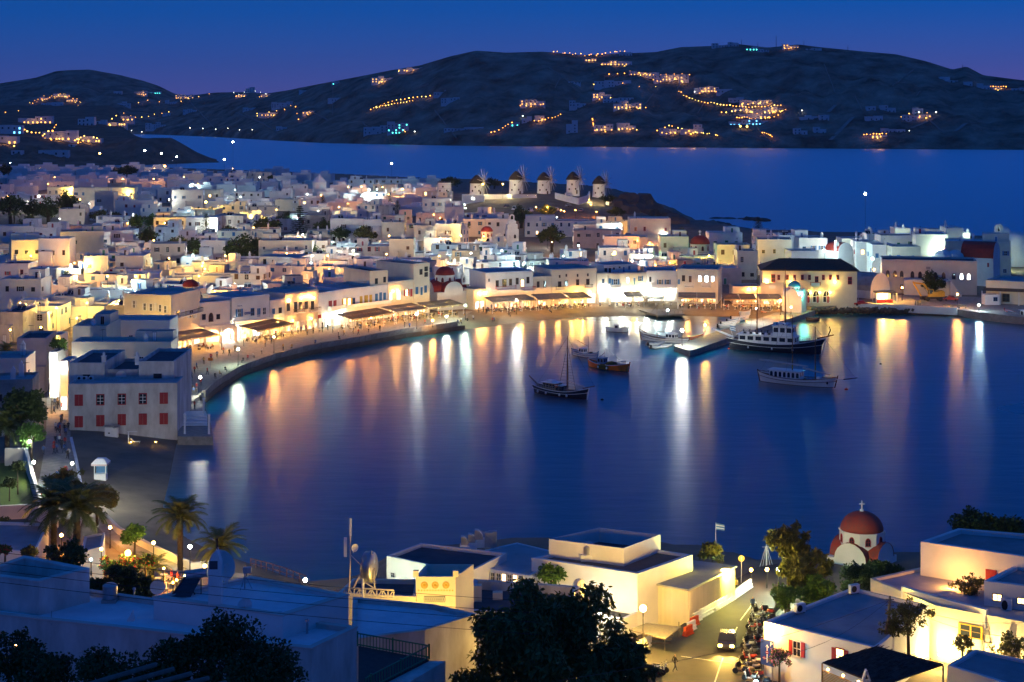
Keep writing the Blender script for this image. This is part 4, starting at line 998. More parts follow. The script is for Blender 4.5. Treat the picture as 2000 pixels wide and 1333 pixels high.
def sign(t, A, B, px, py, w, h, text, bg, fg, size=.6, off=.06):
    p, rz, n = on_face(A, B, px, py); s = F / p.y; W_, H_ = w/s, h/s; o = Vector(t['_o'])
    b = MB().box((-W_/2,-.05,-H_/2),(W_/2,.0,H_/2)).mesh('sign_board', bg); so = inst('sign_board', b, t, p + n*off - o, rz)
    if text:
        cu = bpy.data.curves.new('lettering', 'FONT'); cu.body = text; cu.size = H_*size; cu.align_x = 'CENTER'; cu.align_y = 'CENTER'; cu.extrude = .01
        tmp = bpy.data.objects.new('tmp', cu); COL.objects.link(tmp)
        me = bpy.data.meshes.new_from_object(tmp.evaluated_get(bpy.context.evaluated_depsgraph_get())); bpy.data.objects.remove(tmp)
        me.materials.clear(); me.materials.append(fg); inst('lettering', me, so, (0, -.065, 0), rot=(R(90), 0, 0))
    return so
M_signb = mat('blue_sign', (.02,.05,.25), .5, .1, 2, 0); M_signw = mat('white_letters', (.8,.8,.8), .5, .05, 2, 0)
# A corner house with the balcony
bld('A','three storey corner house with a long balcony over the waterfront',334,688,390,671,12,577,M_cream,[(347,622,6,16,'open','white'),(356,622,6,16,'shut','white'),(373,621,6,16,'open','white'),(381,621,5,15,'shut','white'),(345,686,14,22,'shop','white'),(366,678,14,20,'shop','white'),(384,671,8,18,'shopw','white')])
t, A, B, z1, ft = FRONT['A']; balcony(t, A, B, 343, 388, 620, 1.2, 1.0, M_dark)
D = ft[3]
for px, pb in ((262,602),(283,607),(295,608),(304,607),(313,610),(323,612)): win_px(t, D, A, px, pb, 5, 15, 'open' if px != 304 else 'shut', 'white')
bld('B','white house with an arcaded terrace and dark arched door',389,671,449,665,8,592,M_white,[(398,625,6,11,'glass','dark'),(412,629,8,18,'arch','brown'),(426,624,6,10,'glass','dark')])
t, A, B, z1, ft = FRONT['B']; zt = toproof(637, A[1])
n_ = on_face(A, B, 400, 640)[2]*3.0; a2 = Vector((*A, 0)) + n_; b2 = Vector((*B, 0)) + n_
ar = thing('arcade_terrace', tuple(gp(420,668,2)), 'white arcade with two lit arches carrying a terrace', 'terrace')
fr = [tuple(a2[:2]), tuple(b2[:2]), B, A]; MB().prism(fr, zt-.35, zt, 0).build('terrace_floor', M_white, ar)
e_ = (b2-a2)
for k in range(3):
    c = a2 + e_*(k/2); MB().box((c.x-.35,c.y-.35,.5),(c.x+.35,c.y+.35,zt-.35)).build('pillar', M_white, ar)
for k in range(2):
    c0, c1 = a2 + e_*(k/2), a2 + e_*((k+1)/2); m0 = (c0+c1)/2; w_ = (c1-c0).length; rz = math.atan2(e_.y, e_.x); b = MB(); hh = zt-.35-2.0
    i_ = arch_pts(w_*.78, hh*.9, 10); oo = [(-w_/2,0),(w_/2,0)] + [(lerp(w_/2,-w_/2,j/10), hh) for j in range(11)]
    for j in range(1, len(i_)-1): b.poly([(oo[j][0],0,oo[j][1]),(oo[j+1][0],0,oo[j+1][1]),(i_[j+1][0],0,i_[j+1][1]),(i_[j][0],0,i_[j][1])])
    b.poly([(oo[-1][0],0,oo[-1][1]),(oo[0][0],0,0),(i_[0][0],0,0),(i_[-1][0],0,i_[-1][1])])
    o = inst('arch', b.mesh('arch', M_white), ar, Vector((m0.x, m0.y, 2.0)) - Vector(ar['_o']), rz)
    lamp(ar, Vector((m0.x, m0.y+1.2, 4.2)) - Vector(ar['_o']), 700, WHITE if k else WARM, .15)
r_ = MB()
for k in range(22):
    x = a2.lerp(b2, k/21); r_.bar((x.x,x.y,zt),(x.x,x.y,zt+.85), .1)
r_.bar((a2.x,a2.y,zt+.9),(b2.x,b2.y,zt+.9), .16); r_.build('balustrade', M_white, ar)
bld('C','white two storey house with blue signs and a white balustrade balcony',453,664,526,655,12,582,M_white,[(467,620,6,17,'open','blue'),(493,618,6,16,'glass','blue'),(505,619,7,18,'door','blue'),(516,616,6,16,'glass','white'),(461,652,9,18,'shopw','white'),(478,662,14,30,'shop','white'),(500,657,12,22,'shopw','blue'),(517,655,10,20,'shop','white')])
t, A, B, *_ = FRONT['C']; balcony(t, A, B, 455, 526, 628, 1.3); sign(t, A, B, 483, 612, 14, 4.5, 'SEA & SKY', M_signb, M_signw); sign(t, A, B, 468, 598, 13, 6, 'TRAVEL', M_whitep, M_signb)
wall_lamp(t, A, B, 459, 643, 'o', 1800); wall_lamp(t, A, B, 490, 636, 'w', 1600)
bld('D','narrow lower white extension beside the brightly lit shop',527,655,556,651,10,587,M_white,[(534,614,6,12,'door','blue'),(547,612,5,11,'glass','dark'),(535,654,10,20,'shop','white'),(549,652,8,20,'shop','white')])
wall_lamp(*FRONT['D'][:3], 541, 630, 'l', 2200)
bld('E','brilliantly lit facade with a crown of bulbs over its windows',557,651,621,641,11,573,M_cream,[(563,608,5,16,'glass','dark'),(577,610,5,20,'glass','dark'),(587,605,5,15,'glass','dark'),(598,604,5,15,'glass','dark'),(610,605,5,17,'glass','dark'),(562,648,6,17,'shop','white'),(572,647,8,18,'shop','white'),(581,646,6,18,'shop','white'),(591,645,6,18,'shop','white'),(604,643,9,18,'shop','white'),(615,641,6,17,'shop','white')])
t, A, B, *_ = FRONT['E']; balcony(t, A, B, 573, 592, 612, 1.0, .9, M_dark); balcony(t, A, B, 604, 622, 609, 1.0, .9, M_dark)
wall_lamp(t, A, B, 563, 587, 'w', 2200, .3)
for k in range(6): wall_lamp(t, A, B, 587 + k*5, 582 + (0,-2,-3,-3,-2,0)[k], 'w', 650, .16)
wall_lamp(t, A, B, 569, 626, 'w', 1000, .15, .6); wall_lamp(t, A, B, 605, 622, 'w', 1000, .15, .6)
bld('F','white house with closed red shutters beside the bright facade',622,641,669,632,11,573,M_white,[(645,600,5,12,'shut','red'),(654,599,4.5,12,'shut','red'),(624,622,5,7,'shut','red'),(640,640,10,20,'shopw','blue'),(658,636,10,18,'shopw','white')])
t, A, B, *_ = FRONT['F']; balcony(t, A, B, 640, 669, 606, 1.2, .9, M_whitep, True); wall_lamp(t, A, B, 636, 621, 'g', 1500); wall_lamp(t, A, B, 655, 617, 'g', 1300); wall_lamp(t, A, B, 666, 612, 'o', 1100)
bld('G','long white house with yellow and blue shutters and a panelled balcony',669,632,757,621,13,565,M_white,[(673,597,5,14,'openlit','yellow'),(682,598,6,16,'openlit','yellow'),(691,595,4,13,'glass','blue'),(705,593,4.5,14,'shut','yellow'),(715,593,6,16,'shut','yellow'),(724,591,4.5,15,'shut','yellow'),(735,588,4.5,14,'shut','blue'),(743,588,6,18,'door','blue'),(751,586,4.5,14,'shut','blue'),(690,629,16,18,'shop','brown'),(715,626,16,18,'shop','brown'),(740,623,14,18,'shop','brown')])
t, A, B, *_ = FRONT['G']; balcony(t, A, B, 670, 757, 602, 1.5, .9, M_whitep, True)
bld('G2','tall plain block rising behind the house with yellow shutters',722,624,757,621,14,530,M_cream,[(735,555,5,11,'glass','dark'),(751,552,4.5,11,'glass','dark')], M_roofd)
bld('H','house with two glowing wall lamps over its doors',758,621,807,615,11,551,M_cream,[(763,587,6,16,'lit','white'),(778,586,8,18,'lit','white'),(794,579,5,14,'openlit','red'),(803,580,5,17,'door','red'),(772,619,12,18,'shop','brown'),(795,616,12,18,'shop','brown')])
t, A, B, *_ = FRONT['H']; wall_lamp(t, A, B, 767, 569, 'w', 900); wall_lamp(t, A, B, 776, 568, 'w', 900)
bld('I','tallest waterfront house with open loggia and blue shutters',808,615,839,611,15,516,M_cream,[(814,575,4.5,14,'shut','blue'),(823,577,5,17,'door','blue'),(831,572,4.5,14,'shut','blue'),(822,537,5,11,'glass','dark'),(832,530,6,9,'glass','dark'),(832,541,6,9,'glass','dark'),(822,611,18,16,'shop','brown')], M_roofd)
bld('K','small brightly lit shop beside the waterfront church',925,606,948,604,7,565,M_cream,[(932,604,7,15,'shopw','white'),(941,603,6,15,'shopw','white')])
t, A, B, *_ = FRONT['K']; wall_lamp(t, A, B, 936, 574, 'w', 2600, .35); wall_lamp(t, A, B, 946, 573, 'w', 1500, .3)
bld('L','white house with stepped parapet and brown doors above red railings',949,604,1041,599,12,533,M_white,[(955,551,4,7,'glass','white'),(971,561,6,13,'glass','brown'),(985,561,8,15,'glass','brown'),(997,558,5.5,13,'glass','brown'),(1010,556,5.5,13,'glass','brown'),(1020,562,6,17,'lit','brown'),(1031,554,5.5,13,'glass','brown'),(975,602,20,16,'shop','brown'),(1005,600,20,16,'shop','brown'),(1030,599,14,16,'shop','brown')])
t, A, B, *_ = FRONT['L']; balcony(t, A, B, 968, 1006, 566, 1.2, .9, M_red); balcony(t, A, B, 1018, 1040, 566, 2.5, .9, M_red)
bld('L2','recessed beige house with shuttered windows behind the terraces',1042,599,1077,597,10,541,M_cream,[(1051,562,5,12,'glass','brown'),(1064,562,5,13,'glass','brown'),(1058,598,16,16,'shop','brown')])
bld('M','broad cream house with two rows of small windows',1078,597,1165,593,14,527,M_cream,[(1093,543,3,5.5,'glass','brown'),(1106,541,3,5.5,'glass','brown'),(1128,541,3,5.5,'glass','brown'),(1148,540,3,5.5,'glass','brown'),(1093,561,6.5,11,'glass','brown'),(1106,560,6,12,'glass','brown'),(1128,558,6,12,'glass','brown'),(1148,557,6.5,12,'glass','brown'),(1100,594,20,18,'shop','white'),(1130,593,20,18,'shop','white'),(1154,592,16,18,'shopw','white')])
t, A, B, *_ = FRONT['M']; balcony(t, A, B, 1142, 1156, 562, .9, .9, M_dark); balcony(t, A, B, 1086, 1101, 566, .9, .9, M_dark)
bld('N0','narrow white house washed by white light',1166,593,1187,592,12,534,M_cream,[(1178,554,5,9,'glass','blue'),(1176,590,12,18,'shopw','white')])
bld('N','greenish lit house with blue shutters above the brightest shops',1188,592,1262,590,13,534,M_cream,[(1191,554,5,10,'shut','blue'),(1202,557,8,12,'open','blue'),(1226,553,5,11,'litw','blue'),(1239,558,5,16,'door','blue'),(1251,550,5,11,'open','blue'),(1202,590,18,18,'shopw','white'),(1225,589,18,18,'shopw','white'),(1248,589,18,18,'shopw','white')])
t, A, B, *_ = FRONT['N']; balcony(t, A, B, 1192, 1212, 561, 1.0, .9, M_blue)
bld('N2','set back upper storey with small blue windows',1180,588,1245,585,10,518,M_white,[(1183,532,5,8,'glass','dark'),(1191,533,4,9,'glass','dark'),(1199,527,3,4,'glass','dark'),(1210,524,3,4,'glass','dark'),(1218,532,4,11,'door','blue'),(1229,527,4,7,'shut','blue')])
bld('O','low white house with two pairs of blue shutters over a blazing shop',1263,590,1322,590,12,529,M_white,[(1270,551,4,10,'glass','dark'),(1289,556,6,10,'open','blue'),(1304,556,6,10,'open','blue'),(1275,588,20,20,'shopw','white'),(1292,588,14,20,'shopw','white'),(1310,588,16,20,'shopw','white')])
t, A, B, *_ = FRONT['O']; balcony(t, A, B, 1272, 1318, 561, 1.2, .8, M_whitep, True)
bld('P','cream corner house with cornice and cold lit upper windows',1323,591,1402,593,14,525,M_cream,[(1335,550,6,12,'glass','brown'),(1348,552,6.5,14,'door','brown'),(1367,551,6,13,'litw','brown'),(1380,552,7,14,'litw','brown'),(1392,551,6,12,'litw','brown'),(1326,556,5,11,'door','blue'),(1340,590,20,18,'shop','brown'),(1365,591,20,18,'shop','brown'),(1389,592,18,18,'shop','brown')])
t, A, B, z1, ft = FRONT['P']; balcony(t, A, B, 1338, 1355, 560, .9, .9, M_whitep); balcony(t, A, B, 1371, 1388, 560, .9, .9, M_whitep)
for px, py, k, wt in ((1180,566,'o',3600),(1212,570,'o',2600),(1238,564,'l',2600),(1262,566,'o',3600),(1284,568,'c',3000),(1308,568,'o',3000),(1150,570,'w',2200),(1125,572,'w',2000)):
    key = 'N0' if px == 1180 else 'M' if px < 1160 else 'N' if px < 1262 else 'O'; wall_lamp(*FRONT[key][:3], px, py, k, wt*.55, .28, .9)
bld('Q','low terrace building with a lit sign panel beside the town hall',1432,594,1486,594,9,560,M_cream,[(1445,592,16,18,'shop','brown'),(1470,592,16,18,'shop','brown')])
t, A, B, *_ = FRONT['Q']; wall_lamp(t, A, B, 1462, 565, 'w', 1800, .3); wall_lamp(t, A, B, 1474, 564, 'w', 1800, .3)
bld('Q2','white single storey cafe front with a blank sign frame',1486,597,1530,598,6,553,M_cream,[(1498,595,14,18,'shop','brown'),(1518,596,14,18,'shop','brown')])
sign(*FRONT['Q2'][:3], 1508, 561, 13, 6, '', M_whitep, M_dark)
# R town hall with hipped tile roof
ft = fac(1490, 596, 1674, 598, 15); t = thing('town_hall', cen(ft, 2), 'long yellow lit town hall with hipped tile roof and arcade', 'building', 'buildings facing the harbour')
A, B = ft[0], ft[1]; z1 = toproof(528, A[1]); block(t, ft, .5, z1, M_cream, M_roofd, .1)
o4 = inset(ft, -.7); zr = toproof(505, A[1]+7)
r0 = [lerp(o4[0][k], o4[3][k], .5) for k in (0, 1)]; r1 = [lerp(o4[1][k], o4[2][k], .5) for k in (0, 1)]
ra = (lerp(r0[0], r1[0], .20), lerp(r0[1], r1[1], .20), zr); rb = (lerp(r0[0], r1[0], .84), lerp(r0[1], r1[1], .84), zr)
oz = [(*p, z1+.05) for p in o4]
rf = MB().poly([oz[0], oz[1], rb, ra]).poly([oz[2], oz[3], ra, rb]).poly([oz[1], oz[2], rb]).poly([oz[3], oz[0], ra]).prism(o4, z1-.12, z1+.05).build('roof_tiles', M_tile, t)
tr_ = MB()   # tile ridges running down the front slope
for k in range(64):
    u = (k+.5)/64; a = Vector(oz[0]).lerp(Vector(oz[1]), u); b = Vector(ra).lerp(Vector(rb), min(1, max(0, (u-.0)))); tr_.bar(tuple(a+Vector((0,0,.06))), tuple(b+Vector((0,0,.06))), .16, .10)
tr_.build('tile_rib', M_tile, rf)
for i, px in enumerate((1521,1538,1552,1567,1581,1608,1622,1636)): win_px(t, A, B, px, 547.5, 5.5, 10.5, 'glass', 'red')
for px, w_, h_ in ((1510,8,16),(1595,7,12),(1660,8,15)): win_px(t, A, B, px, 552 if px < 1600 else 556, w_, h_, 'glass', 'red')
balcony(t, A, B, 1583, 1602, 557.5, 1.0, .9, M_red); sign(t, A, B, 1592, 555, 15, 5, '', M_whitep, M_dark, off=1.2)
for px in (1576, 1594, 1614):
    a_ = win_px(t, A, B, px, 592, 15, 25, 'arch', 'white'); win_px(t, A, B, px+3, 592, 4, 14, 'door', 'red')
for px, k, w_ in ((1497,'l',3400),(1545,'l',1500),(1630,'l',2200)): wall_lamp(t, A, B, px, 551, k, w_*.7, .22, .8)
for px in (1576, 1594, 1614): wall_lamp(t, A, B, px+7, 572, 'l', 600, .14, .4)
bld('S','plain whitewashed block with a dark red door before the town hall',1627,597,1673,598,9,557,M_white,[(1649,590,8,17,'door','brown')], cornice=False)
ft = FRONT['S'][4]; B_, C_ = ft[1], ft[2]
for px, pb in ((1676,588),(1686,580)): win_px(FRONT['S'][0], B_, C_, px, pb, 3, 12, 'door', 'red')
def vaulted(ft, z0, zs, wall, roofm, t, along=0, n=10, over=.0):
    """box with a barrel vault; along=0: axis along the front edge"""
    A, B, C, D = [Vector(p) for p in ft]
    if along: A, B, C, D = B, C, D, A
    r = (D-A).length/2; b = MB(); g = MB(); w = MB()
    w.prism([tuple(p) for p in ((A,B,C,D))], z0, zs)
    prev = None
    for i in range(n+1):
        th = math.pi*i/n; u = .5 - .5*math.cos(th); zz = zs + r*math.sin(th)*.9
        p, q = A.lerp(D, u), B.lerp(C, u)
        if prev: b.poly([(*prev[0],prev[2]),(*prev[1],prev[2]),(*q,zz),(*p,zz)])
        prev = (p, q, zz)
    w.build('wall', wall, t); b.build('vault', roofm, t, smooth=True)
    for s0, s1 in ((A, D), (B, C)):
        g = MB()
        pts = [(*s0.lerp(s1, .5-.5*math.cos(math.pi*i/n)), zs + r*math.sin(math.pi*i/n)*.9) for i in range(n+1)]
        g.poly(pts if s0 is B else pts[::-1]); g.build('gable', wall, t)
ft = fac(1700, 584, 1738, 578, 9); t = thing('vaulted_store', cen(ft, 2), 'grey barrel vaulted store between town hall and school', 'building'); vaulted(ft, .5, toproof(569, ft[0][1]), M_white, M_grey, t, 1)
# U school with arched windows
bld('U','long beige school with a row of arched windows',1722,573,1908,577,13,507,M_cream,[(px, 541 + (px-1734)*.04, 7, 13, 'arch' if px < 1870 else 'archlit', 'brown') for px in (1734,1748,1761,1782,1797,1812,1827,1843,1863,1878,1892)] + [(1761,567,7,12,'door','brown')], M_roofd, name='school_building', cat='school')
t, A, B, *_ = FRONT['U']; sign(t, A, B, 1813, 524, 8, 5, '', M_grey, M_dark)
ft = fac(1766, 577, 1853, 579, 4); st = thing('stair_block', cen(ft, 2), 'white entrance block with outer stairs before the school', 'stairs'); block(st, ft, .5, toproof(546, ft[0][1]), M_white, M_roof, .3)
for k in range(8):
    a = gp(1853 + k*2.6, 579, 2); MB().box((a.x, a.y-2, 0), (a.x+.5, a.y, toproof(549+k*3.6, a.y))).build('step', M_white, st)
bld('X','low right-edge building with a tiled porch and flat roof',1926,592,2030,598,16,547,M_cream,[(1940,590,10,16,'glass','brown'),(1965,590,12,16,'glass','brown')])
t, A, B, *_ = FRONT['X']; q0, _, n_ = on_face(A, B, 1922, 562); q1 = on_face(A, B, 2030, 566)[0]
MB().poly([tuple(q0), tuple(q0+n_*2.5-Vector((0,0,.7))), tuple(q1+n_*2.5-Vector((0,0,.7))), tuple(q1)]).build('porch_roof', M_tile, t)
for k in range(4):
    c = (q0+n_*2.4).lerp(q1+n_*2.4, k/3); MB().box((c.x-.15,c.y-.15,.5),(c.x+.15,c.y+.15,c.z-.7)).build('porch_post', M_white, t)
# ---- churches
def church(t, c, w, d, h, rz, vr, drum_r, drum_h, dome_r, wall, red, dome=None, vaults=True, cross=True, seg=8, win='red'):
    """cross-in-square church: walls, two crossing barrel vaults, drum, dome, cross"""
    cx, cy_, z = c; o = Vector(t['_o']); dome = dome or red
    ft = rect(cx, cy_, w, d, rz); MB().prism(ft, z-1.5, z+h, 0).build('wall', wall, t)
    ca, sa = math.cos(rz), math.sin(rz)
    def W(x, y, zz): return (cx + x*ca - y*sa, cy_ + x*sa + y*ca, zz)
    n = 10; zt = z + h
    if vaults:
        for ax in (0, 1):
            L = (w if ax == 0 else d)/2; b = MB(); g = MB(); P0 = None
            for i in range(n+1):
                th = math.pi*i/n; u, zz = vr*math.cos(th), zt + vr*math.sin(th)*.95
                p = W(L+.08, u, zz) if ax == 0 else W(u, L+.08, zz); q = W(-L-.08, u, zz) if ax == 0 else W(u, -L-.08, zz)
                if P0: b.poly([P0[0], P0[1], q, p])
                P0 = (p, q)
            for s_ in (-1, 1):
                g = MB(); rr = vr*.985
                pts = [W(s_*L, rr*math.cos(math.pi*i/n), zt + rr*math.sin(math.pi*i/n)*.95) if ax == 0 else W(rr*math.cos(math.pi*i/n), s_*L, zt + rr*math.sin(math.pi*i/n)*.95) for i in range(n+1)]
                pin = [W(s_*(L-.1), rr*math.cos(math.pi*i/n), zt + rr*math.sin(math.pi*i/n)*.95) if ax == 0 else W(rr*math.cos(math.pi*i/n), s_*(L-.3), zt + rr*math.sin(math.pi*i/n)*.95) for i in range(n+1)]
                g.poly(pts)
                for i in range(n): g.poly([pts[i], pts[i+1], pin[i+1], pin[i]])
                g.build('gable', wall, t)
            b.build('vault', red, t, smooth=True)
    zd = zt + (vr*.62 if vaults else -.05)
    MB().lathe([(drum_r,zd-z-1.0),(drum_r,zd-z+drum_h),(drum_r*1.05,zd-z+drum_h),(drum_r*1.05,zd-z+drum_h+.18),(dome_r*.9,zd-z+drum_h+.2)], c=(cx, cy_, z), n=seg, a0=rz+math.pi/seg).build('drum', wall, t)
    zc = zd + drum_h + .15
    MB().lathe([(dome_r*math.cos(a), dome_r*.86*math.sin(a)) for a in [math.pi/2*i/9 for i in range(10)]][:-1] + [(.05, dome_r*.86)], c=(cx, cy_, zc), n=24).build('dome', dome, t, smooth=True)
    for k in range(seg):
        a = rz + math.pi/seg*2*k - math.pi/2; 
        if math.sin(a) > .3: continue
        rr = drum_r*math.cos(math.pi/seg) + .01
        inst('window', unit1('arch', win), t, Vector((cx+math.cos(a)*rr, cy_+math.sin(a)*rr, zd + drum_h*.2)) - o, a+math.pi/2, (drum_r*.26, 1, drum_h*.62))
    if cross:
        b = MB(); zz = zc + dome_r*.84; s = dome_r*.30; b.lathe([(s*.3,0),(s*.3,s*.3),(s*.12,s*.4)], c=(cx,cy_,zz), n=8).box((cx-s*.07,cy_-s*.07,zz+s*.3),(cx+s*.07,cy_+s*.07,zz+s*1.7)).box((cx-s*.45,cy_-s*.07,zz+s*1.1),(cx+s*.45,cy_+s*.07,zz+s*1.25)); b.build('cross', M_whitep, t)
def belfry(t, p, w, h, rz):
    b = MB(); o = arch_pts(w, h, 8); i = arch_pts(w*.5, h*.62, 8, z=h*.2); ca, sa = math.cos(rz), math.sin(rz)
    def W(x, y, z): return (p[0]+x*ca-y*sa, p[1]+x*sa+y*ca, p[2]+z)
    n = len(o); dp = w*.28
    for y, fl in ((-dp, 1), (dp, -1)):
        for k in range(n):
            l = (k+1) % n; q = [W(o[k][0],y,o[k][1]),W(o[l][0],y,o[l][1]),W(i[l][0],y,i[l][1]),W(i[k][0],y,i[k][1])]; b.poly(q[::fl])
    for k in range(n):
        l = (k+1) % n; b.poly([W(o[k][0],dp,o[k][1]),W(o[l][0],dp,o[l][1]),W(o[l][0],-dp,o[l][1]),W(o[k][0],-dp,o[k][1])]); b.poly([W(i[k][0],-dp,i[k][1]),W(i[l][0],-dp,i[l][1]),W(i[l][0],dp,i[l][1]),W(i[k][0],dp,i[k][1])])
    b.build('belfry', M_white, t)
    MB().lathe([(.06*w,.16*h),(.14*w,.02*h),(.2*w,-.04*h)][::-1], c=W(0,0,h*.5), n=8).build('bell', M_dark, t)
c = gp(868, 606, 2.0); c.y += 5; t = thing('church', c, 'white waterfront church with dark red dome and vaults', 'church'); s = F/c.y
church(t, c, 10.5, 10, toproof(571, c.y-5)-2, .55, 3.1, 2.9, 2.3, 2.75, M_white, M_redroof)
belfry(t, (c.x+5.2, c.y+.5, toproof(556, c.y)), 1.3, 2.6, .55)
for px, py, Y, rp, zt, lb, rm in ((951,453,640,12,466,'small church with red dome lit from below, behind a palm','r'),(1367,477,590,19.5,492,'church with a big red dome on a pale octagonal drum','r'),(372,560,440,15.5,573,'orange red dome among roofs behind the corner house','r')):
    s = F/Y; r = rp/s; zc = toproof(py, Y); zg = toproof(zt, Y); p = Vector(((px-1000)*Y/F, Y, landz((px-1000)*Y/F, Y))); t = thing('church', p, lb, 'church')
    h = zg - p.z; church(t, p, r*2.6, r*2.6, h, .2, r*.8, r*.96, zc-zg, r, M_cream, M_redroof, None, False)
    if px == 1367: belfry(t, (p.x+r*1.5, p.y-r, zg-.5), 1.8, 3.6, .1)
    if px == 951: belfry(t, (p.x+r*1.9, p.y-r, zg-1.5), 2.2, 3.8, .0)
p = Vector(((1000-1000)/F*650, 660, landz(0, 660))); p.x = 0; t = thing('bell_tower', p, 'square white bell tower with tiers near the small red dome', 'tower')
zt = toproof(428, 660)
for k, (w_, za, zb) in enumerate(((5.0, -2, .62), (4.2, .62, .8), (3.0, .8, .93))): hh = zt - p.z; MB().prism(rect(p.x, p.y, w_, w_, .1), p.z + za*(hh if za > 0 else 1), p.z + zb*hh).build('tier', M_white, t)
belfry(t, (p.x, p.y, p.z + .93*(zt-p.z)), 2.0, 2.6, 0); [win_at(t, Vector((p.x+x, p.y-2.52, p.z + .3*(zt-p.z))), 0, .9, 1.6, 'arch', 'brown', False) for x in (-1.2, 1.2)]
c = gp(1642, 515, 3.0); t = thing('chapel', (c.x, 560, 3), 'tiny white chapel with brown red roof and belfry by the cold light', 'chapel'); X_ = (1642-1000)*560/F
ft = rect(X_, 563, 6.5, 7, .5); vaulted(ft, 1, toproof(491, 560), M_white, M_redroof, t, 1); belfry(t, (X_-1.5, 559.5, toproof(489, 560)), 1.5, 3.0, .5)
c = gp(1553, 606, 2.0); t = thing('chapel', c, 'little white harbour chapel with turquoise blue dome', 'chapel'); M_bdome = mat('blue_dome_paint', (.03,.25,.42), .5, .2, 2, .1)
X_, Y_ = c.x, c.y+3; ft = rect(X_-.3, Y_, 5.8, 5.4, -.45); zw = toproof(578, c.y)
church(t, (X_+.3, Y_, 2.0), 5.6, 5.0, zw-2, -.45, 1.9, 1.75, 1.0, 1.75, M_white, M_white, M_bdome)
lamp(t, Vector((X_+2.4, Y_-3.4, 6.6)) - Vector(t['_o']), 420, (.15, 1, .75), .2)
# barrel vaulted purple church, white lumpy church at the right edge
ft = fac(1876, 545, 1940, 548, 11, 4.0); t = thing('vaulted_church', cen(ft, 4), 'white church with a dark red barrel roof behind the school', 'church'); vaulted(ft, 1, toproof(503, ft[0][1]), M_white, M_redroof, t, 0)
for k, px in enumerate((1842, 1868)): c = at(px, 503, ft[0][1]+2); MB().lathe([(3.2,-6),(3.2,0),(2.7,1.2),(1.6,2.1),(.2,2.5)], c=tuple(c), n=14).build('side_dome', M_white, t)
win_px(t, ft[0], ft[1], 1930, 522, 3, 8, 'shut', 'red')
Y_ = 585; c = at(1972, 520, Y_); t = thing('lumpy_church', (c.x, Y_, 4), 'old sculpted white church at the right edge, dome on top', 'church')
b = MB(); n = 20
for (px, py, rx, ry, rz_, z_) in [(1985,505,9,7,13,0),(1960,512,6,5,9,0),(2010,515,10,7,10,0),(1975,490,6,5,8,0)]:
    c = at(px, py, Y_); b.lathe([(1.0*math.cos(a), math.sin(a)) for a in [-math.pi/3+ (math.pi/2+math.pi/3)*i/9 for i in range(10)]][:-1], c=(0,0,0), n=n)
    k = n*9
    for q in range(len(b.v)-k, len(b.v)): x, y, z = b.v[q]; b.v[q] = (c.x + x*rx, Y_+4 + y*ry, c.z + z*rz_*.75)
b.build('whitewashed_mass', M_white, t, smooth=True)
c = at(1965, 458, Y_); MB().lathe([(3.0,-6),(3.0,.3),(2.9,.4),(2.55,1.5),(1.6,2.4),(.2,2.8)], c=(c.x, Y_+4, c.z), n=20).build('dome', M_white, t, smooth=True)
belfry(t, tuple(at(1950, 463, Y_)), 2.4, 4.6, .2)
for px, py, wt in ((1968,508,5200),(1925,500,3200)): q = at(px, py, 566); street_lamp(q - Vector((0,0,5.2)), 5, 'g', wt, f"greenish lamp {'below' if px > 1950 else 'left of'} the old sculpted white church", 'lamps by the old church', .22)  # green lamps added to brighten the dim white church
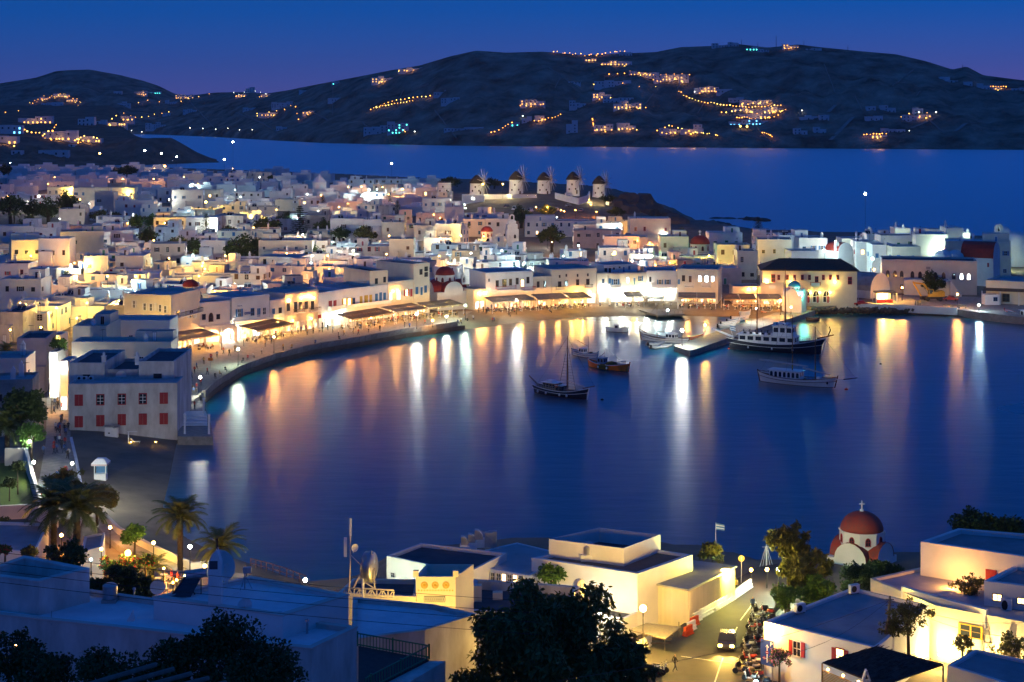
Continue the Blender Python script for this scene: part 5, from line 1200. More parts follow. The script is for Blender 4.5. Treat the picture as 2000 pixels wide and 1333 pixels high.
# ================================================================ cafes, lamps and people along the harbour
def first(i): return 'first' if i == 0 else ordn(i)
TBL = MB().lathe([(.30,0),(.30,.03),(.05,.05),(.04,.70),(.42,.72),(.42,.75)], n=8).mesh('cafe_table', M_whitep)
CHR = MB().box((-.22,-.22,.42),(.22,.22,.46)).box((-.22,.19,.46),(.22,.23,.92)).box((-.22,-.22,0),(-.18,-.18,.42)).box((.18,-.22,0),(.22,-.18,.42)).box((-.22,.18,0),(-.18,.22,.42)).box((.18,.18,0),(.22,.22,.42)).mesh('cafe_chair', M_wood)
BULB = globe_mesh('w')
def terrace(nm, xl, yl, xr, yr, dep, colour='w', watt=420, nt=5, hz=3.1, canvas=M_canvas, desc='canvas'):
    a, b = gp(xl, yl, 2.05), gp(xr, yr, 2.05); e = b - a; L = e.length; e.normalize(); n = Vector((-e.y, e.x, 0)); rz = math.atan2(e.y, e.x)
    t = thing('awning', a.lerp(b, .5), f"{desc} awning on posts over {nm}", 'awning', 'cafe awnings along the harbour'); o = Vector(t['_o'])
    k = max(2, int(L / 4.0)); w = L / k
    for i in range(k):
        x0, x1 = a + e*(i*w+.05), a + e*((i+1)*w-.05); m = MB()
        for (p, q, zz0, zz1) in ((0, dep*.5, hz, hz+.45), (dep*.5+.12, dep, hz+.48, hz+.85)):
            c = [x0+n*p, x1+n*p, x1+n*q, x0+n*q]; z_ = [zz0, zz0, zz1, zz1]
            top = [(v.x, v.y, 2.05+z) for v, z in zip(c, z_)]; bot = [(x, y, z-.04) for x, y, z in top]
            m.poly(top).poly(bot[::-1]); m.poly([bot[0], bot[1], top[1], top[0]])
        m.poly([(x0.x,x0.y,2.05+hz-.04),(x1.x,x1.y,2.05+hz-.04),(x1.x,x1.y,2.05+hz-.38),(x0.x,x0.y,2.05+hz-.38)])
        m.build('canvas_panel', canvas, t)
    for i in range(k+1):
        for q in (0, dep):
            p = a + e*(i*w) + n*q; MB().bar((p.x,p.y,2),(p.x,p.y,2.05+hz+(.85 if q else 0)-.05), .10).build('post', M_whitep, t)
    nb = max(3, int(L/2.4))
    for i in range(nb):
        p = a + e*(L*(i+.5)/nb) + n*(.35 if i % 2 else dep*.55) + Vector((0,0,hz-.45 if i % 2 else hz)) - o
        inst('bulb', GB[colour] if i % 3 else GB['l'], t, p, scale=(.13,.13,.13))
    nl = max(2, int(L/5))
    for i in range(nl): lamp(t, a + e*(L*(i+.5)/nl) + n*dep*.45 + Vector((0,0,hz-.25)) - o, watt*.5, LAMPC[colour], .18)
    rr = random.Random(int(xl))
    for i in range(nt):
        for j in range(2):
            p = a + e*(L*(i+.5)/nt) + n*(dep*(.25 if j == 0 else .7)) + Vector((rr.uniform(-.4,.4), rr.uniform(-.3,.3), 0)); idx = i*2+j
            tag(inst('cafe_table', TBL, None, p), f"small round table under the awning of {nm}, {first(idx)} along it", 'table', 'cafe tables')
            for s_ in (0, 1):
                an = rr.uniform(0, 6.28) + s_*3.1; q = p + Vector((math.sin(an), -math.cos(an), 0))*-.75
                ro = an + math.pi
                tag(inst('cafe_chair', CHR, None, q, ro + math.pi), f"wooden chair at the {first(idx)} table of {nm}, {'near' if s_ else 'far'} side", 'chair', 'cafe chairs')
                if rr.random() < .8:
                    sh = rr.randrange(5); person(q, 'sit', sh, ro + math.pi, f"diner in {SHN[sh]}, {'near' if s_ else 'far'} seat, {first(idx)} table of {nm}", 'diners under the awnings')
    return t
GB = {k: globe_mesh(k, True) for k in 'waolcg'}
M_canvas2 = translucent(mat('striped_brown_canvas', (.38,.28,.17), .85, .3, 1.2, .2))
terrace('the corner house', 346, 694, 430, 682, 7, 'w', 900, 4, 3.4)
terrace('the house with blue signs', 503, 672, 575, 656, 6, 'w', 700, 4, canvas=M_canvas2, desc='brown canvas')
terrace('the yellow shuttered house', 686, 648, 770, 634, 6, 'a', 700, 5, canvas=M_canvas2, desc='brown canvas')
terrace('the lamp lit house', 774, 633, 836, 624, 6, 'w', 800, 4)
terrace('the tallest house', 838, 624, 905, 616, 5.5, 'l', 800, 4)
terrace('the stepped parapet house', 962, 613, 1048, 607, 6, 'w', 800, 5)
terrace('the broad cream house', 1052, 607, 1112, 604, 6, 'w', 800, 4)
terrace('the white lit passage', 1114, 604, 1156, 602, 6, 'l', 800, 3)
terrace('the brightest shops', 1222, 601, 1258, 600, 4, 'o', 700, 2, desc='grey canvas')
terrace('the cream corner house', 1324, 603, 1398, 604, 6, 'w', 800, 5)
terrace('the low terrace building', 1414, 606, 1478, 606, 6, 'a', 800, 4, canvas=M_canvas2, desc='brown canvas')
terrace('the cafe beside the town hall', 1483, 606, 1528, 606, 5, 'w', 800, 3)
# kiosk by the school
t = thing('kiosk', gp(1733, 594, 2), 'brightly lit drinks kiosk with a flat canopy on the quay', 'kiosk'); a, b = gp(1712, 594, 2), gp(1752, 593, 2); o = Vector(t['_o'])
MB().prism([tuple(v[:2]) for v in (a, b, b+Vector((0,5,0)), a+Vector((0,5,0)))], 5.0, 5.3).build('canopy', M_canvas, t)
for p in (a, b, b+Vector((0,4.9,0)), a+Vector((0,4.9,0))): MB().bar((p.x,p.y+.1,2),(p.x,p.y+.1,5), .16).build('post', M_whitep, t)
MB().box((a.x+.6,a.y+3.2,2),(b.x-1.5,a.y+4.6,4.9)).build('stall', M_whitep, t); win_at(t, Vector((a.x+2.4, a.y+3.18, 2.9)), 0, 3.4, 1.8, 'shopw', 'white')
MB().box((a.x+.6,a.y+2.2,2),(b.x-1.0,a.y+2.8,3.0)).build('counter', M_red, t); lamp(t, Vector((a.x+2.2, a.y+1.8, 4.6)) - o, 1200, LEMON, .2); lamp(t, Vector((b.x-1, b.y+2.0, 4.6)) - o, 500, LEMON, .2)
# globe lamps on the quay
QL = [(465,682,'g',1300,'globe lamp on the quay opposite the arcade'),(391,737,'o',900,'globe lamp where the promenade narrows'),(433,652,'w',900,'lamp at the right of the corner awning'),(535,658,'w',700,'small lamp before the brown awning'),(725,620,'w',900,'warm lamp before the yellow shuttered house'),(814,614,'o',1500,'white globe lamp before the lamp lit house'),(845,626,'w',700,'lamp among the tables below the church'),(909,597,'g',1500,'globe lamp in front of the waterfront church'),(1009,587,'o',1500,'globe lamp before the stepped parapet house'),(872,618,'o',800,'low white lamp by the church terrace'),(1332,646,'o',3000,'white lamp on the head of the jetty'),(1377,635,'l',2200,'yellow lamp halfway along the jetty'),(1478,603,'o',1700,'white double lamp at the root of the jetty'),(1524,588,'w',2800,'warm bright lamp beside the blue domed chapel'),(1953,580,'l',3600,'greenish yellow lamp on the right quay'),(1912,596,'c',1100,'low cold lamp on the right quay'),(1304,606,'c',700,'small cold lamp on the beach platform'),(345,776,'c',1800,'cold lamp at the corner of the red shuttered house'),(1545,600,'l',500,'low lamp beside the chapel wall'),(1762,562,'w',1300,'warm lamp on the yard before the school'),(1870,575,'w',1300,'warm lamp at the right end of the school')]  # the yard lamp before the school is added to brighten the excavator
small_tree(1822, 579, 44, 40, 1, 'leafy tree beside the excavator before the school')
for px, py, k, wt, lb in QL:
    hh = 1.6 if 'low' in lb or 'small cold' in lb else 3.6; z = 2.0 if not 'jetty' in lb else 1.3
    p = gp(px, py, z + hh + .25); street_lamp(Vector((p.x, p.y, z)), hh, k, wt*2.2, lb, 'globe lamps along the harbour', .26 if wt < 2500 else .36)
for px, py, h, lb in [(1690,381,30,'very tall light mast by the sea front on the right'),(438,313,16,'tall lamp mast behind the town, left of the cone roofed mill'),(455,279,26,'tallest lamp mast before the headland bay'),(283,296,24,'twin lamp mast before the headland'),(315,301,22,'lamp mast before the headland cliff'),(345,308,20,'lamp mast at the tip side of the headland'),(195,301,22,'orange lamp mast left before the headland'),(765,321,14,'single lamp mast in front of open sea'),(322,326,12,'small lamp mast above the far houses')]:
    Y = 640 if px == 1690 else 1180; top = at(px, py, Y); b = Vector((top.x, top.y, top.z-h)); street_lamp(b, h, 'o' if px not in (195,322) else 'w', 900, lb, 'tall light masts', .55 if Y > 700 else .45, cat='light mast', name='light_mast')
# people on the promenade, beach and quays
ST = [(661,656),(672,657),(511,693),(553,685),(530,672),(518,678),(476,677),(907,624),(913,633),(962,632),(965,631),(1005,614),(1042,609),(1788,598),(1793,598),(1797,598),(1716,591),(1730,594),(1503,597),(1150,604),(1172,602),(1190,603),(1205,601),(1217,604),(1232,602),(1140,601),(1296,604),(1282,603),(1310,602),(405,733),(384,722),(380,730),(372,745),(365,752),(392,755),(384,764),(378,772),(370,766),(374,740),(362,738),(398,712),(412,705),(424,700),(436,692),(448,696),(459,688),(600,655),(612,652),(640,646),(650,650),(630,642),(690,652),(700,655),(720,650),(742,648),(790,640),(800,643),(830,636),(935,612),(944,610),(950,614),(960,606),(1068,611),(1084,610),(1098,611),(1110,609),(1345,609),(1365,610),(1390,611),(1406,609),(1440,610),(1460,612),(588,650),(598,648),(582,652),(570,656),(630,650)]
SEATED = [(570,681),(616,672),(662,664),(494,698),(484,702),(475,707),(624,648),(894,632),(900,632),(924,624),(994,618),(1074,611),(440,725),(429,733),(420,738)]
for i, (px, py) in enumerate(ST):
    z = 2.06 if px < 850 or px > 1490 else None; p = gp(px, py, 2.06) if z else None
    if p is None:
        p = gp(px, py, 1.5); p.z = min(2.0, max(.2, float(sdist(np.array([p.x]), np.array([p.y]))[0])*.13)); p = gp(px, py, p.z)
    sh = RND.randrange(5); ps = RND.choice(('stand','walk')); d, l, _ = where(px, py)
    person(p, ps, sh, RND.uniform(0, 6.28), '', 'people strolling by the harbour')['_xy'] = (px, py)
pl = sorted([o for o in COL.objects if '_xy' in o], key=lambda o: o['_xy'][0])
for i, o in enumerate(pl):
    sh = [m.name for m in o.data.materials][1].replace('_', ' '); o['label'] = f"person in a {sh} on the harbour front, {first(i)} counting from the left"; del o['_xy']
for i, (px, py) in enumerate(sorted(SEATED)):
    sh = RND.randrange(5); person(gp(px, py-2, 2.42) - Vector((0,0,.42)), 'sit', sh, RND.uniform(-.6, 2.0), f"person in {SHN[sh]} sitting on the quay wall, {first(i)} counting from the left", 'people sitting by the harbour')
# ---- jetty
jp = [(1316,676),(1347,686),(1420,662),(1592,607),(1535,604),(1470,626),(1390,651)]
J = sheet('jetty_path', jp, 1.3, M_pave, -2, 'stone jetty running out into the harbour')
rip = MB(); rr = random.Random(3)
def add_rock(b, c, r):
    i = len(b.v); pts = [(1,0,0),(-1,0,0),(0,1,0),(0,-1,0),(0,0,1),(0,0,-1)]
    q = Matrix.Rotation(rr.uniform(0,6), 3, Vector((rr.random(), rr.random(), rr.random()+.1)).normalized())
    for p in pts: v = q @ Vector(p); b.v.append(tuple(Vector(c) + v*r*rr.uniform(.7,1.3)))
    for f in ((0,2,4),(2,1,4),(1,3,4),(3,0,4),(2,0,5),(1,2,5),(3,1,5),(0,3,5)): b.f.append(tuple(i+k for k in f)); b.m.append(0)
for k in range(420):
    u = rr.random(); px = lerp(1585, 1872, u); yy = itp(px, [(1585,609),(1650,606.5),(1740,607),(1870,614)]) + rr.uniform(-4, 5); z = 1.7 - (yy-604)/9*1.6
    add_rock(rip, gp(px, yy, max(.0, min(1.6, z))), rr.uniform(.35,.75))
tag(rip.build('riprap_stones', M_rock), 'dark boulder slope below the quay beside the jetty', 'boulders', kind='stuff')
sheet('quay', [(1585,600),(1650,596.5),(1740,598),(1870,605),(1960,616),(2060,626),(2100,600),(1900,580),(1740,576),(1700,590),(1590,600)], 2.03, M_pave, -1.5, 'paved quay in front of school and town hall')
low_wall([gp(1676,597.5,2.03), gp(1740,598.7,2.03), gp(1868,605.3,2.03)], .55, .7, M_white, 'low white quay edge wall before the excavator')
# beach platform with canopies
t = thing('beach_platform', gp(1290, 604, 1), 'wooden beach platform with two grey canopies by the water', 'platform'); a, b = gp(1245,601,1.2), gp(1335,612,1.2)
MB().prism([tuple(gp(x,y,1.0)[:2]) for x, y in ((1285,616),(1338,614),(1330,606),(1240,596),(1236,602))], .6, 1.0).build('deck', M_wood, t)
for k, (x0, x1) in enumerate(((1240,1268),(1264,1296))):
    c = [gp(x0,598+k,1.0), gp(x1,602+k,1.0), gp(x1+6,592+k,1.0), gp(x0+6,589+k,1.0)]
    m = MB(); top = [(v.x, v.y, 3.5+(i>1)*.5) for i, v in enumerate(c)]; m.poly(top).poly([(x,y,z-.05) for x,y,z in top][::-1]); m.build('canopy', M_canvas, t)
    for v in c: MB().bar((v.x,v.y,1.0),(v.x,v.y,3.5), .09).build('post', M_wood, t)
r_ = MB()
for x in range(7): p = gp(1285+x*8, 615-x*.3, 1.0); r_.bar((p.x,p.y,1),(p.x,p.y,1.9), .05)
r_.bar(tuple(gp(1285,615,1)+Vector((0,0,.9))), tuple(gp(1333,613.2,1)+Vector((0,0,.9))), .05); r_.build('railing', M_wood, t)
# ================================================================ boats
M_hullk = mat('dark_blue_hull_paint', (.012,.016,.035), .3, .3, 1.5, .05, spec=.5); M_hullw = mat('white_hull_paint', (.86,.84,.80), .35, .12, 1.5, .05, spec=.5); M_hullo = mat('orange_hull_paint', (.92,.20,.02), .35, .15, 1.5, .05, spec=.5)
M_anti = mat('brown_antifouling', (.14,.04,.02), .6, .3, 2, .1); M_deck = mat('teak_deck', (.26,.18,.11), .7, .3, 2, .2, stretch=(.3,4,1)); M_mast = mat('varnished_spar', (.22,.10,.04), .4, .3, 2, .1); M_sail = mat('furled_sailcloth', (.66,.63,.56), .8, .25, 4, .3); M_cabb = mat('blue_cabin_paint', (.08,.22,.42), .5, .2, 2, .1); M_ropem = mat('rope', (.12,.11,.10), .8, .2, 3, 0); M_float = mat('orange_float', (.7,.09,.02), .5, .2, 3, 0); M_rub = mat('grey_inflatable_tube', (.42,.42,.43), .5, .2, 2, .05); M_net = mat('green_brown_net', (.14,.13,.03), .95, .5, 9, .5)
def LB(nm, b, m, parent, smooth=False): return inst(nm, b.mesh(nm, m, smooth=smooth), parent)
class Boat:
    def __init__(s, name, label, cat, pst, pbow, Bm, fb, rb, rs, mh, ms=None, transom=.0, md=None, L=None, anti=True):
        st, bw = gp(*pst, 0), gp(*pbow, 0); e = bw - st; s.L = L or e.length; s.c = (st+bw)/2
        s.t = thing(name, s.c, label, cat, None, math.atan2(e.y, e.x)); s.B, s.fb, s.rb, s.rs, s.tr = Bm, fb, rb, rs, transom
        n = 22; rows = []
        for i in range(n+1):
            u = -1 + 2*i/n; rows.append(u)
        hb = MB(); low = MB(); gu = {1: [], -1: []}; zs_ = []
        def sec(u):
            b, z = s.hb(u), s.sheer(u); x = u*s.L/2
            k = 1 + (.05 if u > 0 else .02)*abs(u)**3
            return [(x*.90, 0, -.5), (x*.93, b*.55, -.35), (x*.95, b*.80, .10), (x*.97, b*.93, z*.55), (x*k, b, z)]
        for sd in (1, -1):
            idx = []
            for u in rows: idx.append([(x, y*sd, z) for x, y, z in sec(u)])
            for i in range(n):
                for j in range(4):
                    q = [idx[i][j], idx[i+1][j], idx[i+1][j+1], idx[i][j+1]]
                    (low if j < 2 else hb).poly(q if sd < 0 else q[::-1])
            gu[sd] = [r[4] for r in idx]
        LB('hull', hb, mh, s.t, True); LB('hull_bottom', low, M_anti if anti else mh, s.t, True)
        for sd in (1, -1): LB('gunwale', MB().tube([(x, y, z+.03) for x, y, z in gu[sd]], .07 if s.L > 9 else .05, 5), ms or M_hullw, s.t)
        if ms:
            for sd in (1, -1): LB('rubbing_strake', MB().tube([(x*.985, y*.975+.03*sd, z*.62) for x, y, z in gu[sd]], .05, 4), ms, s.t)
        dk = MB(); dz = .28 if s.L > 8 else .22
        for i in range(n):
            a, b = gu[1][i], gu[1][i+1]; c, d = gu[-1][i+1], gu[-1][i]
            dk.poly([(a[0],a[1]*.96,a[2]-dz),(d[0],d[1]*.96,d[2]-dz),(c[0],c[1]*.96,c[2]-dz),(b[0],b[1]*.96,b[2]-dz)])
        LB('deck', dk, md or M_deck, s.t); LB('stem_post', MB().bar((s.L/2*.97,0,-.3),(s.L/2*1.06,0,s.sheer(1)+.35), .14, .2), ms or mh, s.t)
        if not transom: LB('stern_post', MB().bar((-s.L/2*.95,0,-.3),(-s.L/2*1.02,0,s.sheer(-1)+.25), .14, .2), ms or mh, s.t)
    def hb(s, u):
        if u < 0 and s.tr: return s.B/2*max(.02, (1 - (1-s.tr)*abs(u)**2.2))
        return s.B/2*max(.02, (1 - abs(u)**2.5)**.75)
    def sheer(s, u): return s.fb + (s.rb*u**2.2 if u > 0 else s.rs*abs(u)**2.2)
    def mast(s, x, h, r=.09, m=None, z=None, rake=0, y=0): z = s.fb-.3 if z is None else z; return LB('mast', MB().tube([(x,y,z),(x+rake*.5,y,z+h*.5),(x+rake,y,z+h)], [r,r*.8,r*.45], 7), m or M_mast, s.t)
    def spar(s, nm, a, b, r=.07, m=None): return LB(nm, MB().tube([a, tuple(lerp(p,q,.5) for p,q in zip(a,b)), b], [r,r*.95,r*.7], 6), m or M_mast, s.t)
    def rope(s, *pts):
        for a, b in zip(pts[:-1], pts[1:]): LB('rigging_line', MB().tube([a, b], .022, 3), M_ropem, s.t)
    def cabin(s, x0, x1, w, z0, h, m, nwin=3, roofm=None, wm=M_glass, over=.15, arch=False, nm='cabin', fr=None):
        c = LB(nm, MB().box((x0,-w/2,z0),(x1,w/2,z0+h)), m, s.t)
        LB('cabin_roof', MB().box((x0-over,-w/2-over,z0+h),(x1+over,w/2+over,z0+h+.08)), roofm or m, s.t)
        ww = (x1-x0)/nwin
        for sd in (1, -1):
            for i in range(nwin):
                xc = x0 + ww*(i+.5); b = MB(); y = sd*(w/2+.012)
                if arch: pts = [(xc+px_, y, z0+h*.22+pz) for px_, pz in arch_pts(ww*.62, h*.62, 6)]
                else: pts = [(xc-ww*.36,y,z0+h*.38),(xc+ww*.36,y,z0+h*.38),(xc+ww*.36,y,z0+h*.86),(xc-ww*.36,y,z0+h*.86)]
                b.poly(pts if sd < 0 else pts[::-1]); o = LB('window', b, wm, s.t)
                if fr: o2 = LB('window_frame', MB().tube([(p[0],p[1]+sd*.01,p[2]) for p in pts]+[(pts[0][0],pts[0][1]+sd*.01,pts[0][2])], .03, 4), fr, s.t)
        for xe, sg in ((x0-.012,-1),(x1+.012,1)):
            for yy in (-w*.22, w*.22): LB('window', MB().poly([(xe,yy-w*.15*sg,z0+h*.4),(xe,yy+w*.15*sg,z0+h*.4),(xe,yy+w*.15*sg,z0+h*.85),(xe,yy-w*.15*sg,z0+h*.85)]), wm, s.t)
    def rail(s, x0, x1, z=None, h=.8, m=M_steel, k=10, inw=.93):
        for sd in (1, -1):
            b = MB(); prev = None
            for i in range(k+1):
                x = lerp(x0, x1, i/k); u = x/(s.L/2); y = sd*s.hb(u)*inw; zz = (s.sheer(u) if z is None else z)
                b.bar((x,y,zz),(x,y,zz+h), .04)
                if prev: b.bar(prev, (x,y,zz+h), .04); b.bar((prev[0],prev[1],prev[2]-h*.45),(x,y,zz+h*.55), .03)
                prev = (x,y,zz+h)
            LB('railing', b, m, s.t)
    def fenders(s, xs, m=M_hullw):
        for x in xs: u = x/(s.L/2); LB('fender', MB().lathe([(.05,-.28),(.2,-.15),(.22,.1),(.08,.3)], c=(x,-s.hb(u)-.12,s.fb*.45), n=8), m, s.t, True)
# 1 dark caique in the middle of the harbour
b = Boat('motor_sailer','dark blue wooden motor sailer with one mast, moored mid harbour','boat',(1046,766),(1148,781),3.6,1.15,1.1,.55,M_hullk,M_hullw,.55)
b.cabin(-4.0,-.7,2.2,.95,1.55,M_deck,4,M_hullw,over=.3); b.cabin(-.7,.8,2.0,.9,1.2,M_hullk,2,M_hullw); b.mast(1.6,11.5,.13); b.rail(2.0,5.0); b.rail(-5.4,-.5)
for sd in (1,-1):
    b.rope((1.6,0,10.5),(2.6,sd*1.5,1.1)); b.rope((1.6,0,10.5),(.5,sd*1.7,1.1))
    LB('ratlines', MB().tube([(.6,sd*1.68,1.2),(1.5,sd*.2,9.5)], .02, 3).tube([(2.5,sd*1.5,1.2),(1.7,sd*.2,9.5)], .02, 3), M_ropem, b.t)
    m = MB()
    for k in range(14): u = k/14; m.tube([tuple(lerp(p,q,u) for p,q in zip((.6,sd*1.68,1.2),(1.5,sd*.2,9.5))), tuple(lerp(p,q,u) for p,q in zip((2.5,sd*1.5,1.2),(1.7,sd*.2,9.5)))], .018, 3)
    LB('ladder_rungs', m, M_ropem, b.t)
b.spar('bowsprit',(5.6,0,2.1),(8.6,0,2.9),.13); b.spar('boom',(1.6,0,3.2),(6.0,0,2.4),.10,M_sail); b.rope((1.6,0,12),(8.5,0,2.9)); b.rope((1.6,0,12),(-6.2,0,1.9)); b.spar('gangway',(-6.2,0,1.6),(-8.6,.0,3.2),.16,M_wood); b.fenders([-5,-2.6,1.0,2.8])
LB('roof_box', MB().box((-3.4,-.7,2.6),(-1.9,.7,2.95)), M_hullw, b.t); LB('life_ring', MB().tube([(-.4+.32*math.cos(a),-1.1,2.2+.32*math.sin(a)) for a in [i*math.pi/5 for i in range(11)]], .07, 5), M_float, b.t)
# 2 orange fishing boat
b = Boat('fishing_boat','orange wooden fishing boat with blue wheelhouse and nets','boat',(1149,716),(1228,727),3.2,1.1,.8,.7,M_hullo,None,0)
b.cabin(-2.6,-.9,1.5,.9,1.5,M_cabb,2,M_cabb); b.mast(-1.0,4.0,.05,M_dark); LB('net_pile', MB().lathe([(.9,0),(1.1,.3),(.7,.8),(.1,1.0)], c=(1.0,0,.9), n=9, sx=1.6), M_net, b.t); LB('hung_net', MB().lathe([(.5,-.9),(.9,-.4),(.8,.1),(.3,.3)], c=(-.3,-1.5,1.0), n=9, sx=1.9, sy=.3), M_net, b.t); b.spar('hoop',(-3.0,0,2.2),(-1.0,0,3.6),.05,M_dark); b.rope((-1,0,4.6),(4.0,0,2.0)); b.rail(2.6,4.2,h=.7,m=M_dark,k=6); b.fenders([-1.6,.9])
# 3 white fishing boat with blue trim
b = Boat('fishing_boat','small white fishing boat with blue cabin windows and thin mast','boat',(1117,693),(1167,702),2.3,.9,.7,.4,M_hullw,M_cabb,0); b.cabin(-1.4,.2,1.2,.7,1.3,M_hullw,2,M_hullw); b.mast(1.4,4.2,.05); b.spar('boom',(1.4,0,2.6),(-2.6,0,3.6),.04); b.spar('anchor_reel',(2.3,-.4,1.3),(2.3,.4,1.3),.2,M_dark); LB('red_deck_edge', MB().box((-2.2,-.8,.72),(-.2,.8,.78)), M_red, b.t)
# 4 white boat near the beach
b = Boat('fishing_boat','white open boat with a tiny wheelhouse close to the beach','boat',(1183,648),(1227,650),2.2,.8,.6,.5,M_hullw,None,0); b.cabin(-.6,.5,1.0,.6,1.3,M_hullw,1,M_hullw); b.rail(1.0,2.4,h=.3,m=M_dark,k=4)
# 5 white caique at the jetty
b = Boat('caique','long white caique with bowsprit lying against the jetty','boat',(1346,672),(1252,664),3.4,1.0,1.0,.4,M_hullw,M_anti,0); b.cabin(-3.2,-.6,1.8,.8,1.4,M_hullw,3,M_hullw); b.mast(2.2,8.5,.09); b.spar('boom',(2.2,0,2.4),(-3.5,0,2.6),.12,M_sail); b.spar('bowsprit',(5.2,0,1.9),(7.6,0,2.8),.09); b.rope((2.2,0,9),(7.5,0,2.8)); b.rope((2.2,0,9),(-5.5,0,1.6)); b.rail(2.6,4.8,h=.6,k=5)
# 6 inflatables
def dinghy(pst, pbow, label):
    st, bw = gp(*pst, 0), gp(*pbow, 0); e = bw-st; L = e.length; t = thing('inflatable_dinghy', (st+bw)/2, label, 'dinghy', 'inflatable dinghies at the jetty', math.atan2(e.y, e.x)); w = .75
    LB('tube', MB().tube([(-L/2,-w,.3),(L*.2,-w,.3),(L*.42,-w*.6,.4),(L/2,0,.5),(L*.42,w*.6,.4),(L*.2,w,.3),(-L/2,w,.3)], .27, 8), M_rub, t, True); LB('floor', MB().box((-L/2+.1,-w,.12),(L*.3,w,.16)), M_dark, t); LB('outboard_motor', MB().box((-L/2-.25,-.18,.1),(-L/2+.1,.18,.95)), M_dark, t); LB('seat', MB().box((-.2,-w,.4),(.15,w,.48)), M_hullw, t)
dinghy((1266,676),(1298,672),'grey inflatable nearest the caique bow'); dinghy((1272,682),(1312,677),'grey inflatable with outboard, nearer the jetty head')
b = Boat('rowing_boat','small orange and white rowing boat beside the jetty lamp','boat',(1346,665),(1374,660),1.6,.6,.4,.3,M_hullo,M_hullw,.5,anti=False); LB('thwart', MB().box((-.2,-.7,.45),(.1,.7,.5)), M_deck, b.t)
for i, (p0, p1, mh, lb) in enumerate([((1402,641),(1436,636),M_hullw,'white skiff moored nose out, outermost by the jetty'),((1408,636),(1444,631),M_hullw,'white skiff with outboard, second along the jetty'),((1420,631),(1456,627),M_cabb,'blue skiff moored between white ones by the jetty'),((1428,645),(1462,639),M_hullo,'orange skiff lying closest to the jetty side'),((1428,625),(1462,623),M_hullw,'white skiff moored innermost near the beach')]):
    b = Boat('skiff', lb, 'boat', p0, p1, 1.7, .65, .35, .15, mh, M_hullw, .7, anti=False); LB('thwart', MB().box((-.2,-.75,.45),(.1,.75,.5)), M_deck, b.t); LB('outboard_motor', MB().box((-b.L/2-.3,-.18,.1),(-b.L/2+.05,.18,1.1)), M_dark, b.t); b.t['group'] = 'skiffs moored at the jetty'
for px, py, m_, lb in ((1455,614,M_hullw,'upturned white dinghy on the beach'),(1498,613,M_hullo,'small orange boat pulled up on the beach')):
    p = gp(px, py, .9); b = Boat('beached_boat', lb, 'boat', (px-10,py+10.5),(px+10,py+9.5),1.6,.6,.3,.2,m_,M_hullw,.6,anti=False); b.t.location = p
# 9 large black excursion ship
b = Boat('excursion_ship','large black hulled excursion ship with white superstructure and two masts','ship',(1424,680),(1608,692),6.2,2.0,1.7,.7,M_hullk,M_hullw,.45)
b.cabin(-8.6,5.2,4.2,1.8,2.0,M_hullw,7,M_hullw,over=.5,fr=M_whitep); b.cabin(-.2,4.6,3.6,3.9,2.3,M_hullw,3,M_hullw,wm=M_glass,over=.35,nm='wheelhouse'); b.cabin(.6,3.4,1.9,6.3,.5,M_hullw,1,M_hullw,nm='roof_box')
for k in range(3): LB('life_raft', MB().tube([(-.2+k*1.3,-1.0,6.75),(.8+k*1.3,-1.0,6.75)], .32, 8), M_hullw if k else M_cabb, b.t, True)
b.rail(-8.8,-.4,z=3.95,h=1.0,k=14,inw=.72); b.rail(5.4,10.0,h=.9,k=8); b.mast(-4.6,17.5,.16,z=2.0); b.mast(2.4,17.0,.17,z=3.9); b.spar('bowsprit',(10.2,0,3.6),(14.2,0,4.7),.18); b.rope((-4.6,0,19.3),(-11.0,0,2.8)); b.rope((2.4,0,20.6),(14,0,4.7)); b.rope((2.4,0,20.6),(-4.6,0,19.3))
for sd in (1,-1): b.rope((2.4,0,19),(3.6,sd*2.9,2.2)); b.rope((-4.6,0,18),(-3.4,sd*2.9,2.0)); b.rope((2.4,0,19),(1.0,sd*2.9,2.2)); b.rope((-4.6,0,18),(-5.8,sd*2.9,2.0))
b.spar('gangway',(-10.6,.6,2.6),(-16.5,1.2,4.4),.28,M_whitep); LB('anchor_davit', MB().tube([(12.8,0,4.4),(13.4,0,5.8),(13.1,0,6.6)], .12, 5), M_dark, b.t)
for k in range(5): LB('deck_chair', MB().box((-7.6+k*1.5,-1.4,3.95),(-7.0+k*1.5,-.8,4.4)).box((-7.7+k*1.5,-1.4,4.4),(-7.55+k*1.5,-.8,5.0)), M_dark, b.t)
LB('flag_pole', MB().tube([(-10.6,0,2.6),(-11.6,0,5.6)], .04, 5), M_whitep, b.t); fl = MB()
for k in range(5): fl.poly([(-11.55-.0,.02*k,5.5-.24*k),(-10.1,.25,5.2-.24*k),(-10.1,.25,4.96-.24*k),(-11.5,.02*k,5.26-.24*k)], k % 2)
LB('flag', fl, [M_cabb, M_whitep], b.t); b.fenders([-6,0,5])
